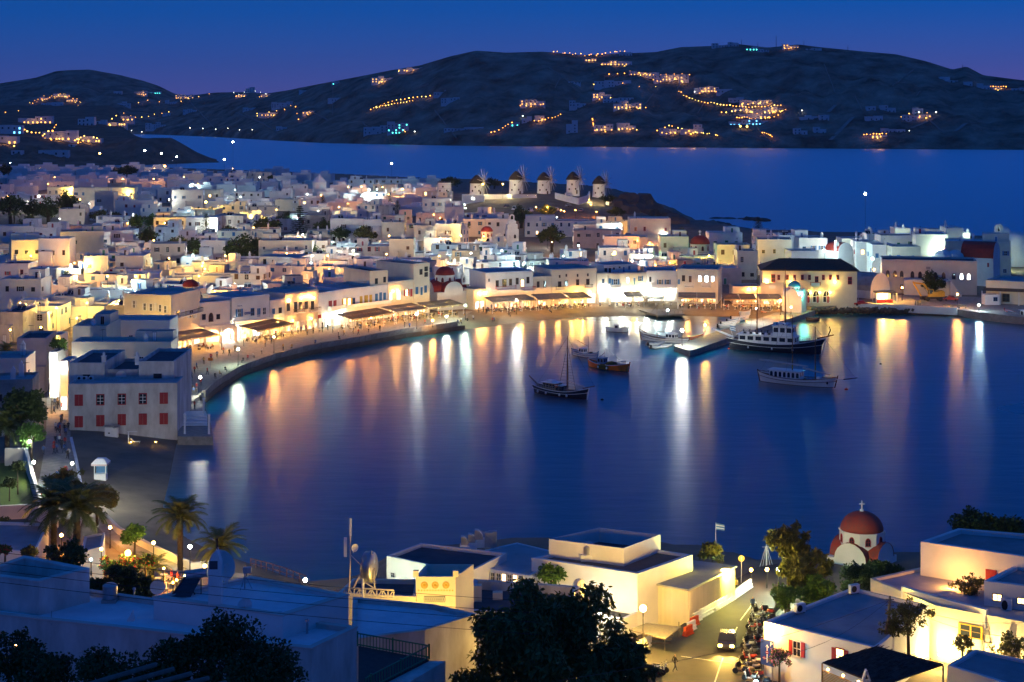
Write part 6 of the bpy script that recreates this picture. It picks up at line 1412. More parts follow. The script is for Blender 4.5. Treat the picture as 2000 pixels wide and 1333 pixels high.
# 10 white two masted caique
b = Boat('caique','white two masted caique with furled sails and long dark bowsprit','boat',(1481,744),(1632,758),4.2,1.35,.9,.9,M_hullw,M_anti,0)
b.cabin(-5.6,1.2,2.6,1.1,1.75,M_hullw,7,M_hullw,over=.35,arch=True); b.mast(-.9,12.5,.13,z=2.0); b.mast(4.2,11.5,.12,z=1.0); b.spar('furled_mainsail',(-8.4,0,4.6),(2.6,0,4.0),.24,M_sail); b.spar('furled_foresail',(1.4,0,3.6),(7.6,0,2.6),.22,M_sail); b.spar('bowsprit',(8.0,0,1.7),(10.4,0,1.9),.12,M_hullw); b.spar('bowsprit_tip',(10.4,0,1.9),(13.4,0,2.5),.12,M_dark)
for x in (-.9, 4.2):
    LB('mast_band', MB().tube([(x,0,3.3),(x,0,4.3)], .16, 7), M_yellowp, b.t)
    for sd in (1,-1): b.rope((x,0,12),(x+.9,sd*2.0,1.4)); b.rope((x,0,12),(x-.9,sd*2.0,1.4))
b.rope((-.9,0,14),(-8.2,0,2.2)); b.rope((4.2,0,12.3),(13.0,0,2.4)); b.rope((-.9,0,14),(4.2,0,12.3)); b.rail(-8.0,-5.8,h=.6,k=4); LB('deck_locker', MB().box((4.6,-.5,1.1),(5.4,.5,2.0)), M_hullw, b.t); LB('hatch', MB().box((2.4,-.6,1.1),(3.4,.6,1.45)), M_cabb, b.t); LB('anchor', MB().lathe([(.05,-.3),(.25,0),(.1,.3)], c=(7.2,-1.0,1.0), n=7), M_dark, b.t)
b = Boat('rowing_boat','small dark boat moored alone beside the jetty root','boat',(1574,627),(1600,628),1.7,.6,.4,.25,M_hullk,M_wood,.4); b.mast(.2,2.6,.04)
b = Boat('passenger_boat','white and red passenger boat cut by the right edge','boat',(2060,640),(1964,622),4.2,1.5,1.0,.2,M_hullw,M_red,.6); b.cabin(-6,2,3.0,1.3,2.0,M_hullw,6,M_hullw,over=.4); lamp(b.t,(2.6,-1.2,3.6),450,COLD,.15); inst('bow_lamp',globe_mesh('c'),b.t,(2.6,-1.2,3.6),scale=(.16,.16,.16)); b.rail(2.2,5.2,h=.8,k=6)
for i, (px, py, r, lb) in enumerate([(1653,762,.42,'orange mooring buoy off the bow of the white caique'),(1176,782,.35,'small dark mooring float before the dark blue boat'),(1424,681,.35,'orange buoy at the stern of the excursion ship'),(1720,712,.3,'dark mooring float right of the excursion ship'),(1495,742,.25,'small float left of the white caique')]):
    t = thing('mooring_buoy', gp(px, py, 0), lb, 'buoy'); LB('float', MB().lathe([(r*.4,-r*.7),(r,-r*.1),(r*.9,r*.5),(r*.35,r*.9)], n=10), M_float if 'orange' in lb else M_dark, t, True); LB('ring', MB().lathe([(r*.12,r*.9),(r*.2,r*1.2),(r*.1,r*1.35)], n=6), M_steel, t)
# ---- excavator and cars on the quay
M_cat = mat('yellow_machine_paint', (.72,.40,.03), .45, .25, 2, .05)
p = gp(1822, 588, 2.05); t = thing('excavator', p, 'yellow wheeled excavator with folded arm parked before the school', 'excavator', None, .06)
LB('chassis', MB().box((-2.6,-1.2,.7),(2.6,1.2,1.2)), M_dark, t)
for x in (-1.9, 1.9):
    for y in (-1.25, 1.25):
        wv = MB().lathe([(.3,-.25),(.62,-.22),(.66,0),(.62,.22),(.3,.25)], n=14); wv.v = [(x+a, y+c, .66+b_) for a, b_, c in wv.v]; LB('wheel', wv, M_dark, t)
LB('house', MB().box((-.6,-1.25,1.3),(3.2,1.25,2.7)), M_cat, t); LB('engine_hood', MB().box((1.3,-1.1,2.7),(3.0,1.1,3.0)), M_cat, t); cb = LB('cab', MB().box((-1.5,-1.2,1.3),(-.1,0,3.5)), M_cat, t)
LB('cab_window', MB().box((-1.53,-1.1,2.2),(-.4,-.1,3.3)), M_glass, cb); LB('cab_window', MB().box((-1.4,-1.23,2.2),(-.3,-1.21,3.3)), M_glass, cb)
LB('boom', MB().bar((-.6,.4,2.2),(-2.6,.4,4.9),.5,.55).bar((-2.6,.4,4.9),(-5.6,.4,5.3),.45,.5), M_cat, t); LB('stick', MB().bar((-5.8,.4,5.6),(-3.4,.4,1.4),.38,.42), M_cat, t); LB('bucket', MB().lathe([(.1,-.5),(.55,-.45),(.6,.3),(.2,.5)], c=(-3.2,.4,.9), n=8), M_dark, t); LB('hydraulic_ram', MB().tube([(-1.3,.4,2.0),(-2.6,.4,4.0)], .1, 6), M_steel, t)
def car(p, rz, paint, label, group=None, van=False, lights=False, name='parked_car', cat='car', s=1.0):
    t = thing(name, p, label, cat, group, rz); L, W, hb, hr = 4.3*s, 1.75*s, .85*s, (1.5 if not van else 2.0)*s
    prof = [(-L/2,.35),(-L/2,.75*s),(-L/2+.12,hb),(-L*.30,hb+.05),(-L*.20,hr-.05),(L*(.12 if not van else .22),hr),(L*(.27 if not van else .33),hb+.08),(L/2-.25,hb-.08),(L/2,.6*s),(L/2,.35)]
    prof = [(-x, z) for x, z in prof] if False else prof
    m = MB(); k = len(prof); ys = []
    def yw(z): return W/2*(1 if z <= hb+.1 else .84)
    for i in range(k-1):
        (x0,z0),(x1,z1) = prof[i], prof[i+1]; m.poly([(x0,-yw(z0),z0),(x0,yw(z0),z0),(x1,yw(z1),z1),(x1,-yw(z1),z1)])
    m.poly([(x,-yw(z),z) for x, z in prof]); m.poly([(x,yw(z),z) for x, z in prof][::-1]); m.poly([(-L/2,-W/2,.35),(L/2,-W/2,.35),(L/2,W/2,.35),(-L/2,W/2,.35)])
    LB('body', m, paint, t)
    for sd in (-1, 1):
        for (xa, xb, xc, xd) in ((-L*.27,-L*.18,-.05,-.05),(.05,.05,L*.11,L*.22)):
            q = [(xa,sd*(W/2*.975),hb+.12),(xb,sd*(W/2*.86+.01),hr-.12),(xc,sd*(W/2*.86+.01),hr-.12),(xd,sd*(W/2*.975),hb+.12)]; LB('side_window', MB().poly(q if sd < 0 else q[::-1]), M_glass, t)
    xa, xb = L*(.275 if not van else .335), L*(.13 if not van else .23)
    LB('windscreen', MB().poly([(xa+.02,-W*.42,hb+.12),(xa+.02,W*.42,hb+.12),(xb+.03,W*.38,hr-.08),(xb+.03,-W*.38,hr-.08)]), M_glass, t)
    LB('rear_window', MB().poly([(-L*.30-.03,W*.40,hb+.12),(-L*.30-.03,-W*.40,hb+.12),(-L*.21-.03,-W*.37,hr-.1),(-L*.21-.03,W*.37,hr-.1)]), M_glass, t)
    for x in (-L*.31, L*.31):
        for y in (-W/2+.08, W/2-.08):
            wv = MB().lathe([(.12,-.1),(.31,-.09),(.33,0),(.31,.09),(.12,.1)], n=12); wv.v = [(x+a, y+c, .33+b_) for a, b_, c in wv.v]; LB('wheel', wv, M_dark, t)
    for y in (-W*.34, W*.34):
        LB('headlight', MB().box((L/2-.06,y-.17,.58*s),(L/2+.02,y+.17,.78*s)), GLOBE['l'] if lights else M_whitep, t); LB('tail_light', MB().box((-L/2-.02,y-.15,.62*s),(-L/2+.05,y+.15,.82*s)), M_taill if lights else M_red, t)
        if lights: lamp(t, (L/2+.25, y, .7*s), 900, LEMON, .12, 'SPOT', rot=(0, R(-82), 0), spot=R(70))
    return t
M_taill = glowmat('tail_light_glow', (1.0,.04,.02), 12.0)
P_white = mat('white_car_paint', (.7,.7,.7), .3, .05, 1, 0, spec=.6); P_red = mat('red_car_paint', (.45,.03,.02), .3, .1, 1, 0, spec=.6); P_dark = mat('dark_car_paint', (.03,.03,.04), .25, .1, 1, 0, spec=.6); P_grey = mat('grey_car_paint', (.25,.25,.26), .3, .1, 1, 0, spec=.6); P_green = mat('green_car_paint', (.08,.16,.09), .3, .1, 1, 0, spec=.6)
car(gp(1681, 597, 2.05), .1, P_red, 'small red car parked at the corner of the whitewashed block'); car(gp(1857, 588, 2.05), 2.9, P_red, 'red and white tractor like car beside the excavator')
for i, (px, py, pm, v) in enumerate([(1005,411,P_white,1),(1022,414,P_grey,0),(1035,415,P_white,1),(1055,413,P_white,0),(1085,414,P_white,1),(1110,404,P_grey,0),(1072,410,P_dark,0),(990,406,P_dark,0),(1135,414,P_grey,0)]):
    car(ground_at(px, py), RND.uniform(-.5,.5)+1.2, pm, f"{'white van' if v else 'car'} in the car park below the mills, {first(i)} of the row", 'vehicles parked below the windmills', bool(v))
p = gp(1938, 596, 2.05); t = thing('ticket_booth', p, 'small pale booth with blue window on the right quay', 'booth'); block(t, rect(p.x, p.y+1.5, 4.2, 3, 0), 1, 5.0, M_whitep, M_roof, .15); win_at(t, Vector((p.x+.9, p.y-.012, 3.1)), 0, 1.2, 1.2, 'glass', 'blue')
for i, px in enumerate((1850, 1866, 1880)):
    p = gp(px, 601+i, 2.05); t = thing('bench', p, f"wooden quay bench, {first(i)} from the excavator", 'bench', 'benches on the right quay'); LB('seat', MB().box((-1.1,-.25,.42),(1.1,.25,.48)), M_wood, t); LB('backrest', MB().box((-1.1,.22,.55),(1.1,.28,.95)), M_wood, t)
    for x in (-.9, .9): LB('leg', MB().box((x-.05,-.2,0),(x+.05,.2,.42)), M_dark, t)
# ================================================================ near shore, left side
def fpx(pts, z):
    q = [tuple(gp(x, y, z)[:2]) for x, y in pts]
    a = sum(q[i-1][0]*q[i][1] - q[i][0]*q[i-1][1] for i in range(len(q)))
    return q[::-1] if a < 0 else q
def nb(name, label, pts, zr, zb, wall=M_white, roof=M_roof, par=.35, cat='building', t=.3, cornice=False, coping=None):
    f = fpx(pts, zr); r = thing(name, cen(f, zb), label, cat, 'buildings of the near shore'); block(r, f, zb, zr, wall, roof, par, cornice, t=t, coping=coping)
    A, B = [tuple(gp(*p, zr)[:2]) for p in pts[:2]]; return r, A, B
# red shuttered house on the beach
ft = fac(134, 852, 346, 850, 7, 1.0); t = thing('shuttered_house', cen(ft, 1), 'white beach house with ten red windows and flat roof', 'house', 'buildings of the near shore'); A, B = ft[0], ft[1]
block(t, ft, -1, toproof(750, A[1]), M_worn, M_roof, .35)
for px, pb, k in ((154,793,'shut'),(196,792,'case'),(238,791,'case'),(279,790,'case'),(320,789,'shut'),(154,835,'shut'),(196,833,'shut'),(238,831,'shut'),(279,830,'shut'),(320,829,'shut')): win_px(t, A, B, px, pb, 16, 22, k, 'red')
o = Vector(t['_o'])
for px, m_ in ((150,AC),(160,AC),(173,AC)): p = gp(px, 747, 9.7); inst('air_conditioner', m_, t, p + Vector((0,2,0)) - o, .2)
Yb = A[1] + 7.2; zt = toproof(709, Yb)
rt = thing('ruined_house', (gp(240,850,1).x, Yb, 1), 'decaying two winged house with dark roofs behind the red windows', 'house', 'buildings of the near shore')
def bx(xl, xr, ytop, Y, d, wall, roof, par=.6, nm='wall'):
    X0, X1 = (xl-1000)*Y/F, (xr-1000)*Y/F; block(rt, rect((X0+X1)/2, Y+d/2, X1-X0, d, 0), -1, toproof(ytop, Y), wall, roof, par, nm=nm)
bx(135, 204, 709, Yb, 16, M_worn, M_roofd, nm='wing'); bx(271, 340, 706, Yb, 16, M_worn, M_roofd, nm='wing'); bx(205, 270, 722, Yb+2.5, 13, M_worn, M_roofd, nm='middle')
for px, pb, w_ in ((169,741,14),(308,739,16)): win_px(rt, ((135-1000)*Yb/F, Yb), ((340-1000)*Yb/F, Yb), px, pb, w_, 9, 'glass', 'dark')
inst('satellite_dish', DISH, rt, at(236, 734, Yb+1.6) - Vector(rt['_o']), .3, (1.6,1.6,1.6))
for px in (203, 268): p = at(px, 702, Yb+1); inst('chimney', CHIM[0], rt, p - Vector(rt['_o']) - Vector((0,0,1)), 0)
p = gp(218, 858, 1.0); t = thing('meter_cabinet', p, 'white utility cabinet in front of the red windows', 'cabinet'); LB('box', MB().box((-1.1,-.4,0),(.3,.5,2.1)), M_whitep, t); LB('side_box', MB().box((.3,-.3,0),(1.1,.5,1.9)), M_whitep, t); LB('canopy', MB().box((-1.3,-.6,2.3),(1.3,.6,2.38)), M_steel, t); LB('meter', MB().box((-.5,-.42,1.0),(-.2,-.401,1.2)), M_dark, t)
p = gp(251, 868, .8); t = thing('beach_shower', p, 'white beach shower post with a crossbar', 'shower'); LB('post', MB().bar((0,0,0),(0,0,2.2),.16), M_whitep, t); LB('arm', MB().bar((-.2,0,2.15),(1.5,0,2.15),.12), M_whitep, t)
p = gp(268, 866, .8); t = thing('sun_lounger', p, 'lit white folding lounger on the dark sand', 'lounger'); LB('seat', MB().bar((-.6,0,.3),(.5,0,.3),.6,.05), M_whitep, t); LB('backrest', MB().bar((-.6,0,.3),(-1.1,0,.85),.6,.05), M_whitep, t); [LB('leg', MB().bar((x,0,0),(x,0,.3),.05), M_whitep, t) for x in (-.5,.4)]
for px in (256, 304):
    q = gp(px, 868, .8); street_lamp(q, .3, 'l', 110, f"tiny ground lamp on the sand, {'by the shower post' if px == 256 else 'towards the water'}", 'ground lamps on the sand', .10, cat='ground lamp', name='ground_lamp')
# sand of the small beach is the ground sheet; street beside it
sheet('street_pavement', [(92,745),(134,745),(138,858),(150,905),(166,985),(150,1015),(55,1015),(78,930),(90,860)], 2.1, M_pave, -.5, 'paved lane full of people left of the beach house')
low_wall([gp(139,858,2.1), gp(150,905,2.1), gp(164,985,2.1), gp(152,1030,2.1)], .35, .4, M_white, 'low white wall between lane and beach')
pf = [(347,853),(416,853),(413,832),(396,782),(352,790)]
sheet('landing_pavement', pf, 1.5, M_stone, -1.5, 'stone landing beside the beach house')
t = thing('landing_steps', gp(380, 832, 1.5), 'white landing with steps and slim posts beside the water', 'steps')
for k in range(4): MB().prism(fpx([(355,832-k*4.5),(405,832-k*4.5),(402,822-k*4.5),(355,822-k*4.5)], 1.5), 1.5, 1.62+k*.13).build('step', M_white, t)
for px, py in ((361,848),(408,848),(360,800),(398,815)): q = gp(px, py, 1.5); MB().lathe([(.22,0),(.18,.1),(.16,3.2),(.26,3.3),(.26,3.5)], c=tuple(q), n=10).build('post', M_whitep, t)
# shops of the lane
for i, (xl, xr, yb, yt, Y) in enumerate([(96,112,735,688,318),(118,133,760,705,305),(98,118,690,655,345)]):
    X0, X1 = (xl-1000)*Y/F, (xr-1000)*Y/F; f = rect((X0+X1)/2, Y+3, X1-X0, 6, 0); z1 = toproof(yt, Y); t = thing('lane_shop', cen(f, 2), ['white lane shop blazing with light beside the leafy arbour','narrow lit shop against the ruined house wall','lit shop deepest in the crowded lane'][i], 'shop', 'shops of the lane'); block(t, f, 0, z1, M_white, M_roof, .2)
    win_at(t, Vector(((X0+X1)/2, Y-.012, 2.1)), 0, (X1-X0)*.8, 2.6, 'shopw', 'white'); wall_lamp(t, f[0], f[1], (xl+xr)/2, lerp(yb,yt,.75), 'o' if i != 2 else 'l', 600, .2)
for px, py, k, wt, lb in ((58,862,'o',1200,'white globe lamp beside the dark tree and the lane'),(66,903,'o',1200,'white globe lamp at the low garden wall'),(113,700,'l',1600,'yellow lamp under the leafy arbour'),(127,742,'o',2200,'white lamp over the crowd in the lane'),(100,768,'w',1300,'warm lamp left of the crowd in the lane'),(371,1068,'o',700,'white globe lamp behind the tall palm'),(596,1133,'o',1300,'bright globe lamp on the shore railing before dark water'),(345,792,'c',1200,'cold lamp on the corner of the landing')):
    h = 3.6; q = gp(px, py, 2.1+h+.2); street_lamp(Vector((q.x,q.y,2.1)), h, k, wt*1.5, lb, 'lamps of the near shore', .22)
for px, py, k, wt, h, lb in ((141,905,'o',8500,5.0,'tall lamp on the low wall between lane and beach'),(738,1165,'g',2600,3.5,'greenish lamp hidden behind the lattice antenna'),(1172,1196,'o',800,3.0,'white lamp on the annex behind the huge tree'),(300,1060,'l',1500,2.5,'yellow lamp on the shore path behind the palms'),(215,1030,'w',1600,2.5,'warm lamp on the shore path left of the palms'),(120,1045,'w',1500,2.0,'warm lamp between the two broad palms'),(400,1105,'l',1300,2.4,'yellow lamp on the shore path right of the tall palm')):  # beach wall and shore path lamps added to brighten house front and palms
    q = gp(px, py, 2.2+h+.2); street_lamp(Vector((q.x,q.y,2.2)), h, k, wt*1.3, lb, 'lamps of the near shore', .2)
LC = []
for k in range(30):
    px = RND.uniform(96,130); py = RND.uniform(770,905); LC.append((px+(py-770)*.05, py))
LC += [(85,890),(128,930),(112,940)]
for i, (px, py) in enumerate(sorted(LC, key=lambda q: q[1])):
    sh = RND.randrange(5); person(gp(px, py, 2.12), RND.choice(('walk','stand')), sh, RND.uniform(0,6.28), f"person in {SHN[sh]} in the lane beside the beach house, {first(i)} from its far end", 'people crowding the lane')
for i, (px, py) in enumerate(((375,768),(384,775),(392,790),(368,782),(400,800),(380,800))):
    sh = RND.randrange(5); person(gp(px, py, 1.75), 'stand', sh, RND.uniform(0,6.28), f"person in {SHN[sh]} on the landing steps, {first(i)} from the promenade", 'people on the landing')
# lifeguard kiosk, car, sign
p = gp(197, 938, 1.2); t = thing('beach_hut', p, 'tiny white beach hut with a hipped canopy and red stripe', 'hut'); LB('counter', MB().box((-.9,-.6,0),(.9,.6,1.0)), M_whitep, t); LB('back_panel', MB().box((-.9,.5,1.0),(.9,.6,2.2)), M_cabb, t)
for x in (-.85,.85):
    for y in (-.55,.55): LB('post', MB().bar((x,y,1.0),(x,y,2.5),.1), M_whitep, t)
LB('canopy', MB().lathe([(1.7,2.4),(1.7,2.75),(.9,3.35)], n=4, a0=math.pi/4), M_whitep, t); LB('canopy_stripe', MB().lathe([(1.71,2.5),(1.71,2.6)], n=4, a0=math.pi/4), M_red, t)
car(gp(86, 968, 2.15), 1.9, P_green, 'green car parked at the foot of the garden wall')
p = gp(93, 985, 2.1); t = thing('traffic_sign', p, 'orange rectangular sign on a short post near the palms', 'sign'); LB('post', MB().bar((0,0,0),(0,0,2.2),.07), M_steel, t); LB('panel', MB().box((-.45,-.04,1.5),(.45,.0,2.1)), mat('orange_sign', (.75,.22,.02), .5, .1, 2, 0), t)
p = gp(411, 722, 2.1); t = thing('traffic_sign', p, 'small orange sign on the promenade post', 'sign'); LB('post', MB().bar((0,0,0),(0,0,2.6),.06), M_steel, t); LB('panel', MB().box((-.5,-.04,1.9),(.5,.0,2.5)), MATS['orange_sign'], t)
# garden walls and lawn
low_wall([gp(12,892,4), gp(50,892,4), gp(62,935,3.2), gp(76,985,2.6), gp(88,1002,2.4)], 1.3, .5, M_cream, 'cream garden wall stepping down to the lane')
M_lawn = mat('lawn', (.09,.13,.02), .95, .35, 2, .5); sheet('lawn', [(-60,905),(48,905),(58,940),(66,988),(-60,992)], 2.6, M_lawn, 0, 'lit lawn behind the garden wall')
low_wall([gp(-40,1003,3), gp(60,998,3), gp(110,1015,3)], .9, .5, M_cream, 'cream terrace wall below the lawn')
nb('garden_house','low blue shaded house left of the palms',[(-40,1072),(70,1078),(95,1022),(-40,1018)],7.0,2,M_white,M_roof)
nb('garden_house','small lit white garden house right of the palms',[(158,1078),(200,1068),(205,1040),(165,1048)],6.5,2,M_white,M_roof,.2)
low_wall([gp(200,1010,2.4), gp(232,1042,2.4), gp(300,1078,2.4), gp(375,1112,2.4), gp(430,1108,2.4)], .8, .5, M_cream, 'curving lit wall between garden and shore path')
sheet('shore_path', [(205,1005),(240,1040),(310,1075),(380,1108),(470,1120),(600,1150),(640,1165),(600,1190),(420,1150),(330,1110),(230,1065),(190,1030)], 2.35, M_pave, -.5, 'shore path below the garden')
r_ = MB(); Pp = [gp(x, y, 2.3) for x, y in ((490,1108),(520,1116),(560,1128),(598,1143))]
rt2 = thing('shore_railing', Pp[0], 'wooden railing along the shore path beside the lamp', 'railing')
for a, b in zip(Pp[:-1], Pp[1:]):
    for k in range(3): c = a.lerp(b, k/3); MB().bar(tuple(c), tuple(c+Vector((0,0,1.1))), .1).build('post', M_brown, rt2)
    for z in (.5, 1.05): MB().bar(tuple(a+Vector((0,0,z))), tuple(b+Vector((0,0,z))), .08).build('rail', M_brown, rt2)
# ---- trees of the near shore
def loose_clumps(seed, n):
    rnd = random.Random(seed); out = [(0,0,0,.30)]
    for i in range(n):
        d = Vector((rnd.gauss(0,1), rnd.gauss(0,1), rnd.gauss(.15,.9))).normalized(); r = rnd.uniform(.35,.95); out.append((d.x*r, d.y*r, d.z*r, rnd.uniform(.10,.24)))
    return out
def big_tree(name, label, p, r, hz, n, lsize, m, seed, droop=0., fl=0., m2=None, nc=18, sq=.8, elong=1.6, th=None, cat='tree'):
    """p base point, r crown radius (m), hz crown centre above base"""
    cl = [(x*r, y*r, z*r*sq, rr_*r) for x, y, z, rr_ in (loose_clumps(seed, nc*2) if droop else crown_clumps(seed, nc, 1.0))]
    t = thing(name, p, label, cat, 'trees and shrubs of the near shore')
    rn_ = random.Random(seed); tb = MB(); tp = Vector((rn_.uniform(-.1,.1)*r, rn_.uniform(-.1,.1)*r, max(.3, hz - .35*r))); tr_ = max(.1, r*.06)
    tb.tube([(0,0,-.5), tuple(tp*.5), tuple(tp)], [tr_*1.3, tr_, tr_*.85], 7)
    for i in range(7):
        a = 2*math.pi*i/7 + rn_.random(); e = Vector((math.cos(a)*r*.6, math.sin(a)*r*.6, hz + rn_.uniform(-.1,.45)*r*sq)); tb.tube([tuple(tp*.96), tuple(tp*.5+e*.5+Vector((0,0,.08*r))), tuple(e)], [tr_*.6, tr_*.4, tr_*.12], 5)
    inst('trunk', tb.mesh('trunk', M_trunk, smooth=True), t)
    inst('crown', leaf_cloud('crown', n, cl, lsize, [m] + ([m2] if m2 else []), None, seed, droop, fl, elong), t, (0, 0, hz)); return t
def tree_px(name, label, px, py, rpx, Y, n, lsize, m, seed, zb=None, **k):
    """crown centre seen at px,py, crown radius rpx photo pixels, at depth Y, standing on zb"""
    c = at(px, py, Y); zb = c.z - 1.45*rpx*Y/F if zb is None else zb; return big_tree(name, label, Vector((c.x, c.y, zb)), rpx*Y/F, c.z - zb, n, lsize, m, seed, **k)
tree_px('broadleaf_tree','big dark tree with light behind it, left of the lane',45,800,56,262,5200,.28,M_leaf,11,2)
tree_px('broadleaf_tree','lower green lit tree beside the globe lamp',62,850,34,258,2200,.24,M_leaf3,12,2)
tree_px('arbour','leafy arbour with string lights over the lane',116,672,19,322,900,.26,M_leaf3,13,2,cat='arbour')
tree_px('topiary_tree','round clipped tree on the lawn',35,912,17,236,1500,.14,M_leaf,14,2.6,nc=30,sq=.9)
tree_px('cypress_shrub','dark upright shrub at the left edge of the lawn',18,945,18,232,900,.16,M_leaf,15,2)
tree_px('cypress_shrub','dark shrub below the lawn at the left edge',6,1030,26,215,1200,.2,M_leaf,16,2)
tree_px('tamarisk_tree','feathery olive tamarisk in front of the beach',128,945,42,226,5200,.17,M_leaf2,17,2.2,droop=.4,elong=2.6,nc=22)
tree_px('tamarisk_tree','darker tamarisk leaning over the sand',190,975,42,222,5200,.17,M_leaf2,18,2.2,droop=.4,elong=2.6,nc=22)
tree_px('broadleaf_tree','thin leaved green tree right of the palms',262,1045,34,205,1500,.2,M_leaf3,19,2.2,nc=12)
for i, (px, py, rp, fl_, lb) in enumerate([(210,1108,26,.16,'oleander bush with red flowers behind the blue roof'),(250,1102,28,.18,'larger oleander with pink red flowers near the lantern'),(285,1095,20,.14,'small oleander beside the cafe tables'),(60,1078,18,.0,'pale lit shrub above the blue roof'),(10,1075,16,.25,'red bougainvillea at the left edge')]):
    tree_px('oleander_bush' if i != 3 else 'shrub', lb, px, py, rp, 172, 1500, .14, M_leaf2 if i == 3 else M_leaf3, 30+i, None, fl=fl_, m2=M_redf, nc=12, cat='bush')
for i, (px, py, rp, lb) in enumerate([(130,1090,48,'dark bush behind the left blue roof'),(235,1135,46,'dark bush right of the yellow lit wall'),(270,1150,34,'dark bush under the small dish'),(180,1150,26,'dark bush beside the yellow lit wall')]): tree_px('dark_bush', lb, px, py, rp, 150, 1800, .2, M_leaf, 40+i, 9, cat='bush')
palm(gp(150,1080,4), 4.6, 5.6, 'broad date palm in front, right one of the pair', 40, .42)
palm(gp(105,1072,4), 4.6, 5.2, 'date palm behind it, left one of the pair', 38, .38)
palm(gp(352,1138,4.5), 6.6, 4.2, 'tall slim date palm with a lit trunk', 38, .32)
palm(gp(432,1142,5), 3.6, 3.8, 'low date palm behind the big dish', 34, .3)
palm(gp(296,1150,6), 1.4, 3.0, 'young lit palm beside the lantern', 24, .22)
palm(gp(14,890,3), 3.8, 5.6, 'large pale palm at the left edge by the lamp', 36, .4)
palm(gp(12,722,4), 3.4, 3.0, 'small palm lit from below at the left edge', 26, .3)
for px, py, k, wt, r, lb in [(250,1085,'w',900,.3,'glowing lantern in the garden cafe'),(198,1075,'l',700,.15,'lamp on the small garden house'),(338,1140,'a',350,.12,'candle lamp on the cafe terrace'),(345,1135,'a',350,.12,'second candle lamp on the cafe terrace'),(320,1112,'w',300,.1,'string bulb above the cafe'),(362,1128,'l',700,.15,'lamp lighting the tall palm trunk'),(178,1095,'c',200,.12,'cold spot beside the dark bush'),(240,1120,'w',250,.1,'small bulb among the oleanders'),(105,1143,'l',70,.10,'hidden lamp lighting the blue roof wall')]:
    Y = 172 if px != 120 else 112; q = at(px, py, Y); street_lamp(q - Vector((0,0,1.6)), 1.6, k, wt*(3.2 if px != 105 else 1), lb, 'garden lamps of the near shore', r, cat='garden lamp', name='garden_lamp')
for i, (px, py) in enumerate(((320,1128),(332,1132),(310,1135),(325,1142))):
    q = at(px, py, 176); q.z -= .4; tag(inst('cafe_table', TBL, None, q), f"dark table on the garden cafe terrace, {first(i)} from the lantern", 'table', 'garden cafe tables'); sh = RND.randrange(5); person(q + Vector((.8,0,0)), 'sit', sh, 1.5, f"guest in {SHN[sh]} at the garden cafe, {first(i)} from the lantern", 'garden cafe guests')
f = fpx([(285,1165),(400,1180),(420,1130),(290,1118)], 6.0); struct(MB().prism(f, 0, at(320,1145,176).z-.3).build('cafe_pavement', M_pave, None, o=cen(f, 6)), 'garden cafe terrace floor')
# ================================================================ near roofs on the slope
M_bluewash = mat('worn_limewash_roof', (.86,.86,.86), .9, 0, .30, .5, 3.0, detail=9, col2=(.56,.57,.59))
nb('hillside_house','long low house with a pale flat roof, nearest at the left',[(-60,1195),(608,1268),(697,1226),(60,1137)],24.0,8,M_worn,M_bluewash,.28,'house',.35,coping=M_pink)
nb('hillside_house','walled roof terrace at the far left of the near roofs',[(-50,1122),(76,1137),(175,1112),(48,1087)],26.0,12,M_worn,M_bluewash,1.3,'house',.4,coping=M_worn)
F2, A2, B2 = nb('hillside_house','roof with tall chimney, dishes and solar heater',[(300,1167),(552,1204),(681,1163),(490,1127)],25.2,12,M_white,M_bluewash,.22,'house',.4,coping=M_pink)
nb('hillside_house','small sunken roof below the long pale roof',[(48,1243),(155,1256),(196,1240),(110,1213)],21.6,8,M_worn,M_bluewash,.45,'house',.3)
F3, A3, B3 = nb('hillside_house','dark blue roof and peeling white wall behind the green railing',[(688,1250),(830,1232),(931,1201),(845,1182),(690,1168)],15.0,4,M_worn,M_bluewash,.3,'house',.35,coping=M_worn)
o = Vector(F2['_o'])
def put(nm, me, px, py, z, par, rz=0, s=1.0): return inst(nm, me, par, gp(px, py, z) - Vector(par['_o']), rz, (s, s, s))
c = gp(421, 1186, 25.0); b = MB().box((c.x-.42,c.y-.35,25),(c.x+.42,c.y+.35,28.0)); b.poly([(c.x-.42,c.y-.35,28),(c.x+.42,c.y-.35,28),(c.x+.1,c.y-.35,28.9)]).poly([(c.x+.42,c.y+.35,28),(c.x-.42,c.y+.35,28),(c.x+.1,c.y+.35,28.9)]).poly([(c.x+.42,c.y-.35,28),(c.x+.42,c.y+.35,28),(c.x+.1,c.y+.35,28.9),(c.x+.1,c.y-.35,28.9)])
b.build('chimney', M_white, F2); MB().box((c.x-.36,c.y-.36,27.6),(c.x+.2,c.y+.36,28.15)).build('chimney_dark_block', M_roofd, F2)  # dark block set just proud of the shaft below the hood
inst('satellite_dish', dish_mesh(1.05, M_whitep), F2, at(440, 1102, c.y+1.2) - o, -.45); inst('satellite_dish', dish_mesh(.56, M_whitep), F2, at(308, 1146, 121) - o, .2); inst('satellite_dish', dish_mesh(.5, M_whitep), F2, at(477, 1182, c.y-.8) - o, .4)
MB().tube([tuple(at(424,1052,c.y)), tuple(at(424,1092,c.y))], .05, 5).build('antenna', M_dark, F2)
sh_ = gp(352, 1166, 25.0); q = Vector((sh_.x, sh_.y, 25.0)); e = at(400, 1118, q.y+.6); s0 = at(372, 1124, q.y+.6)
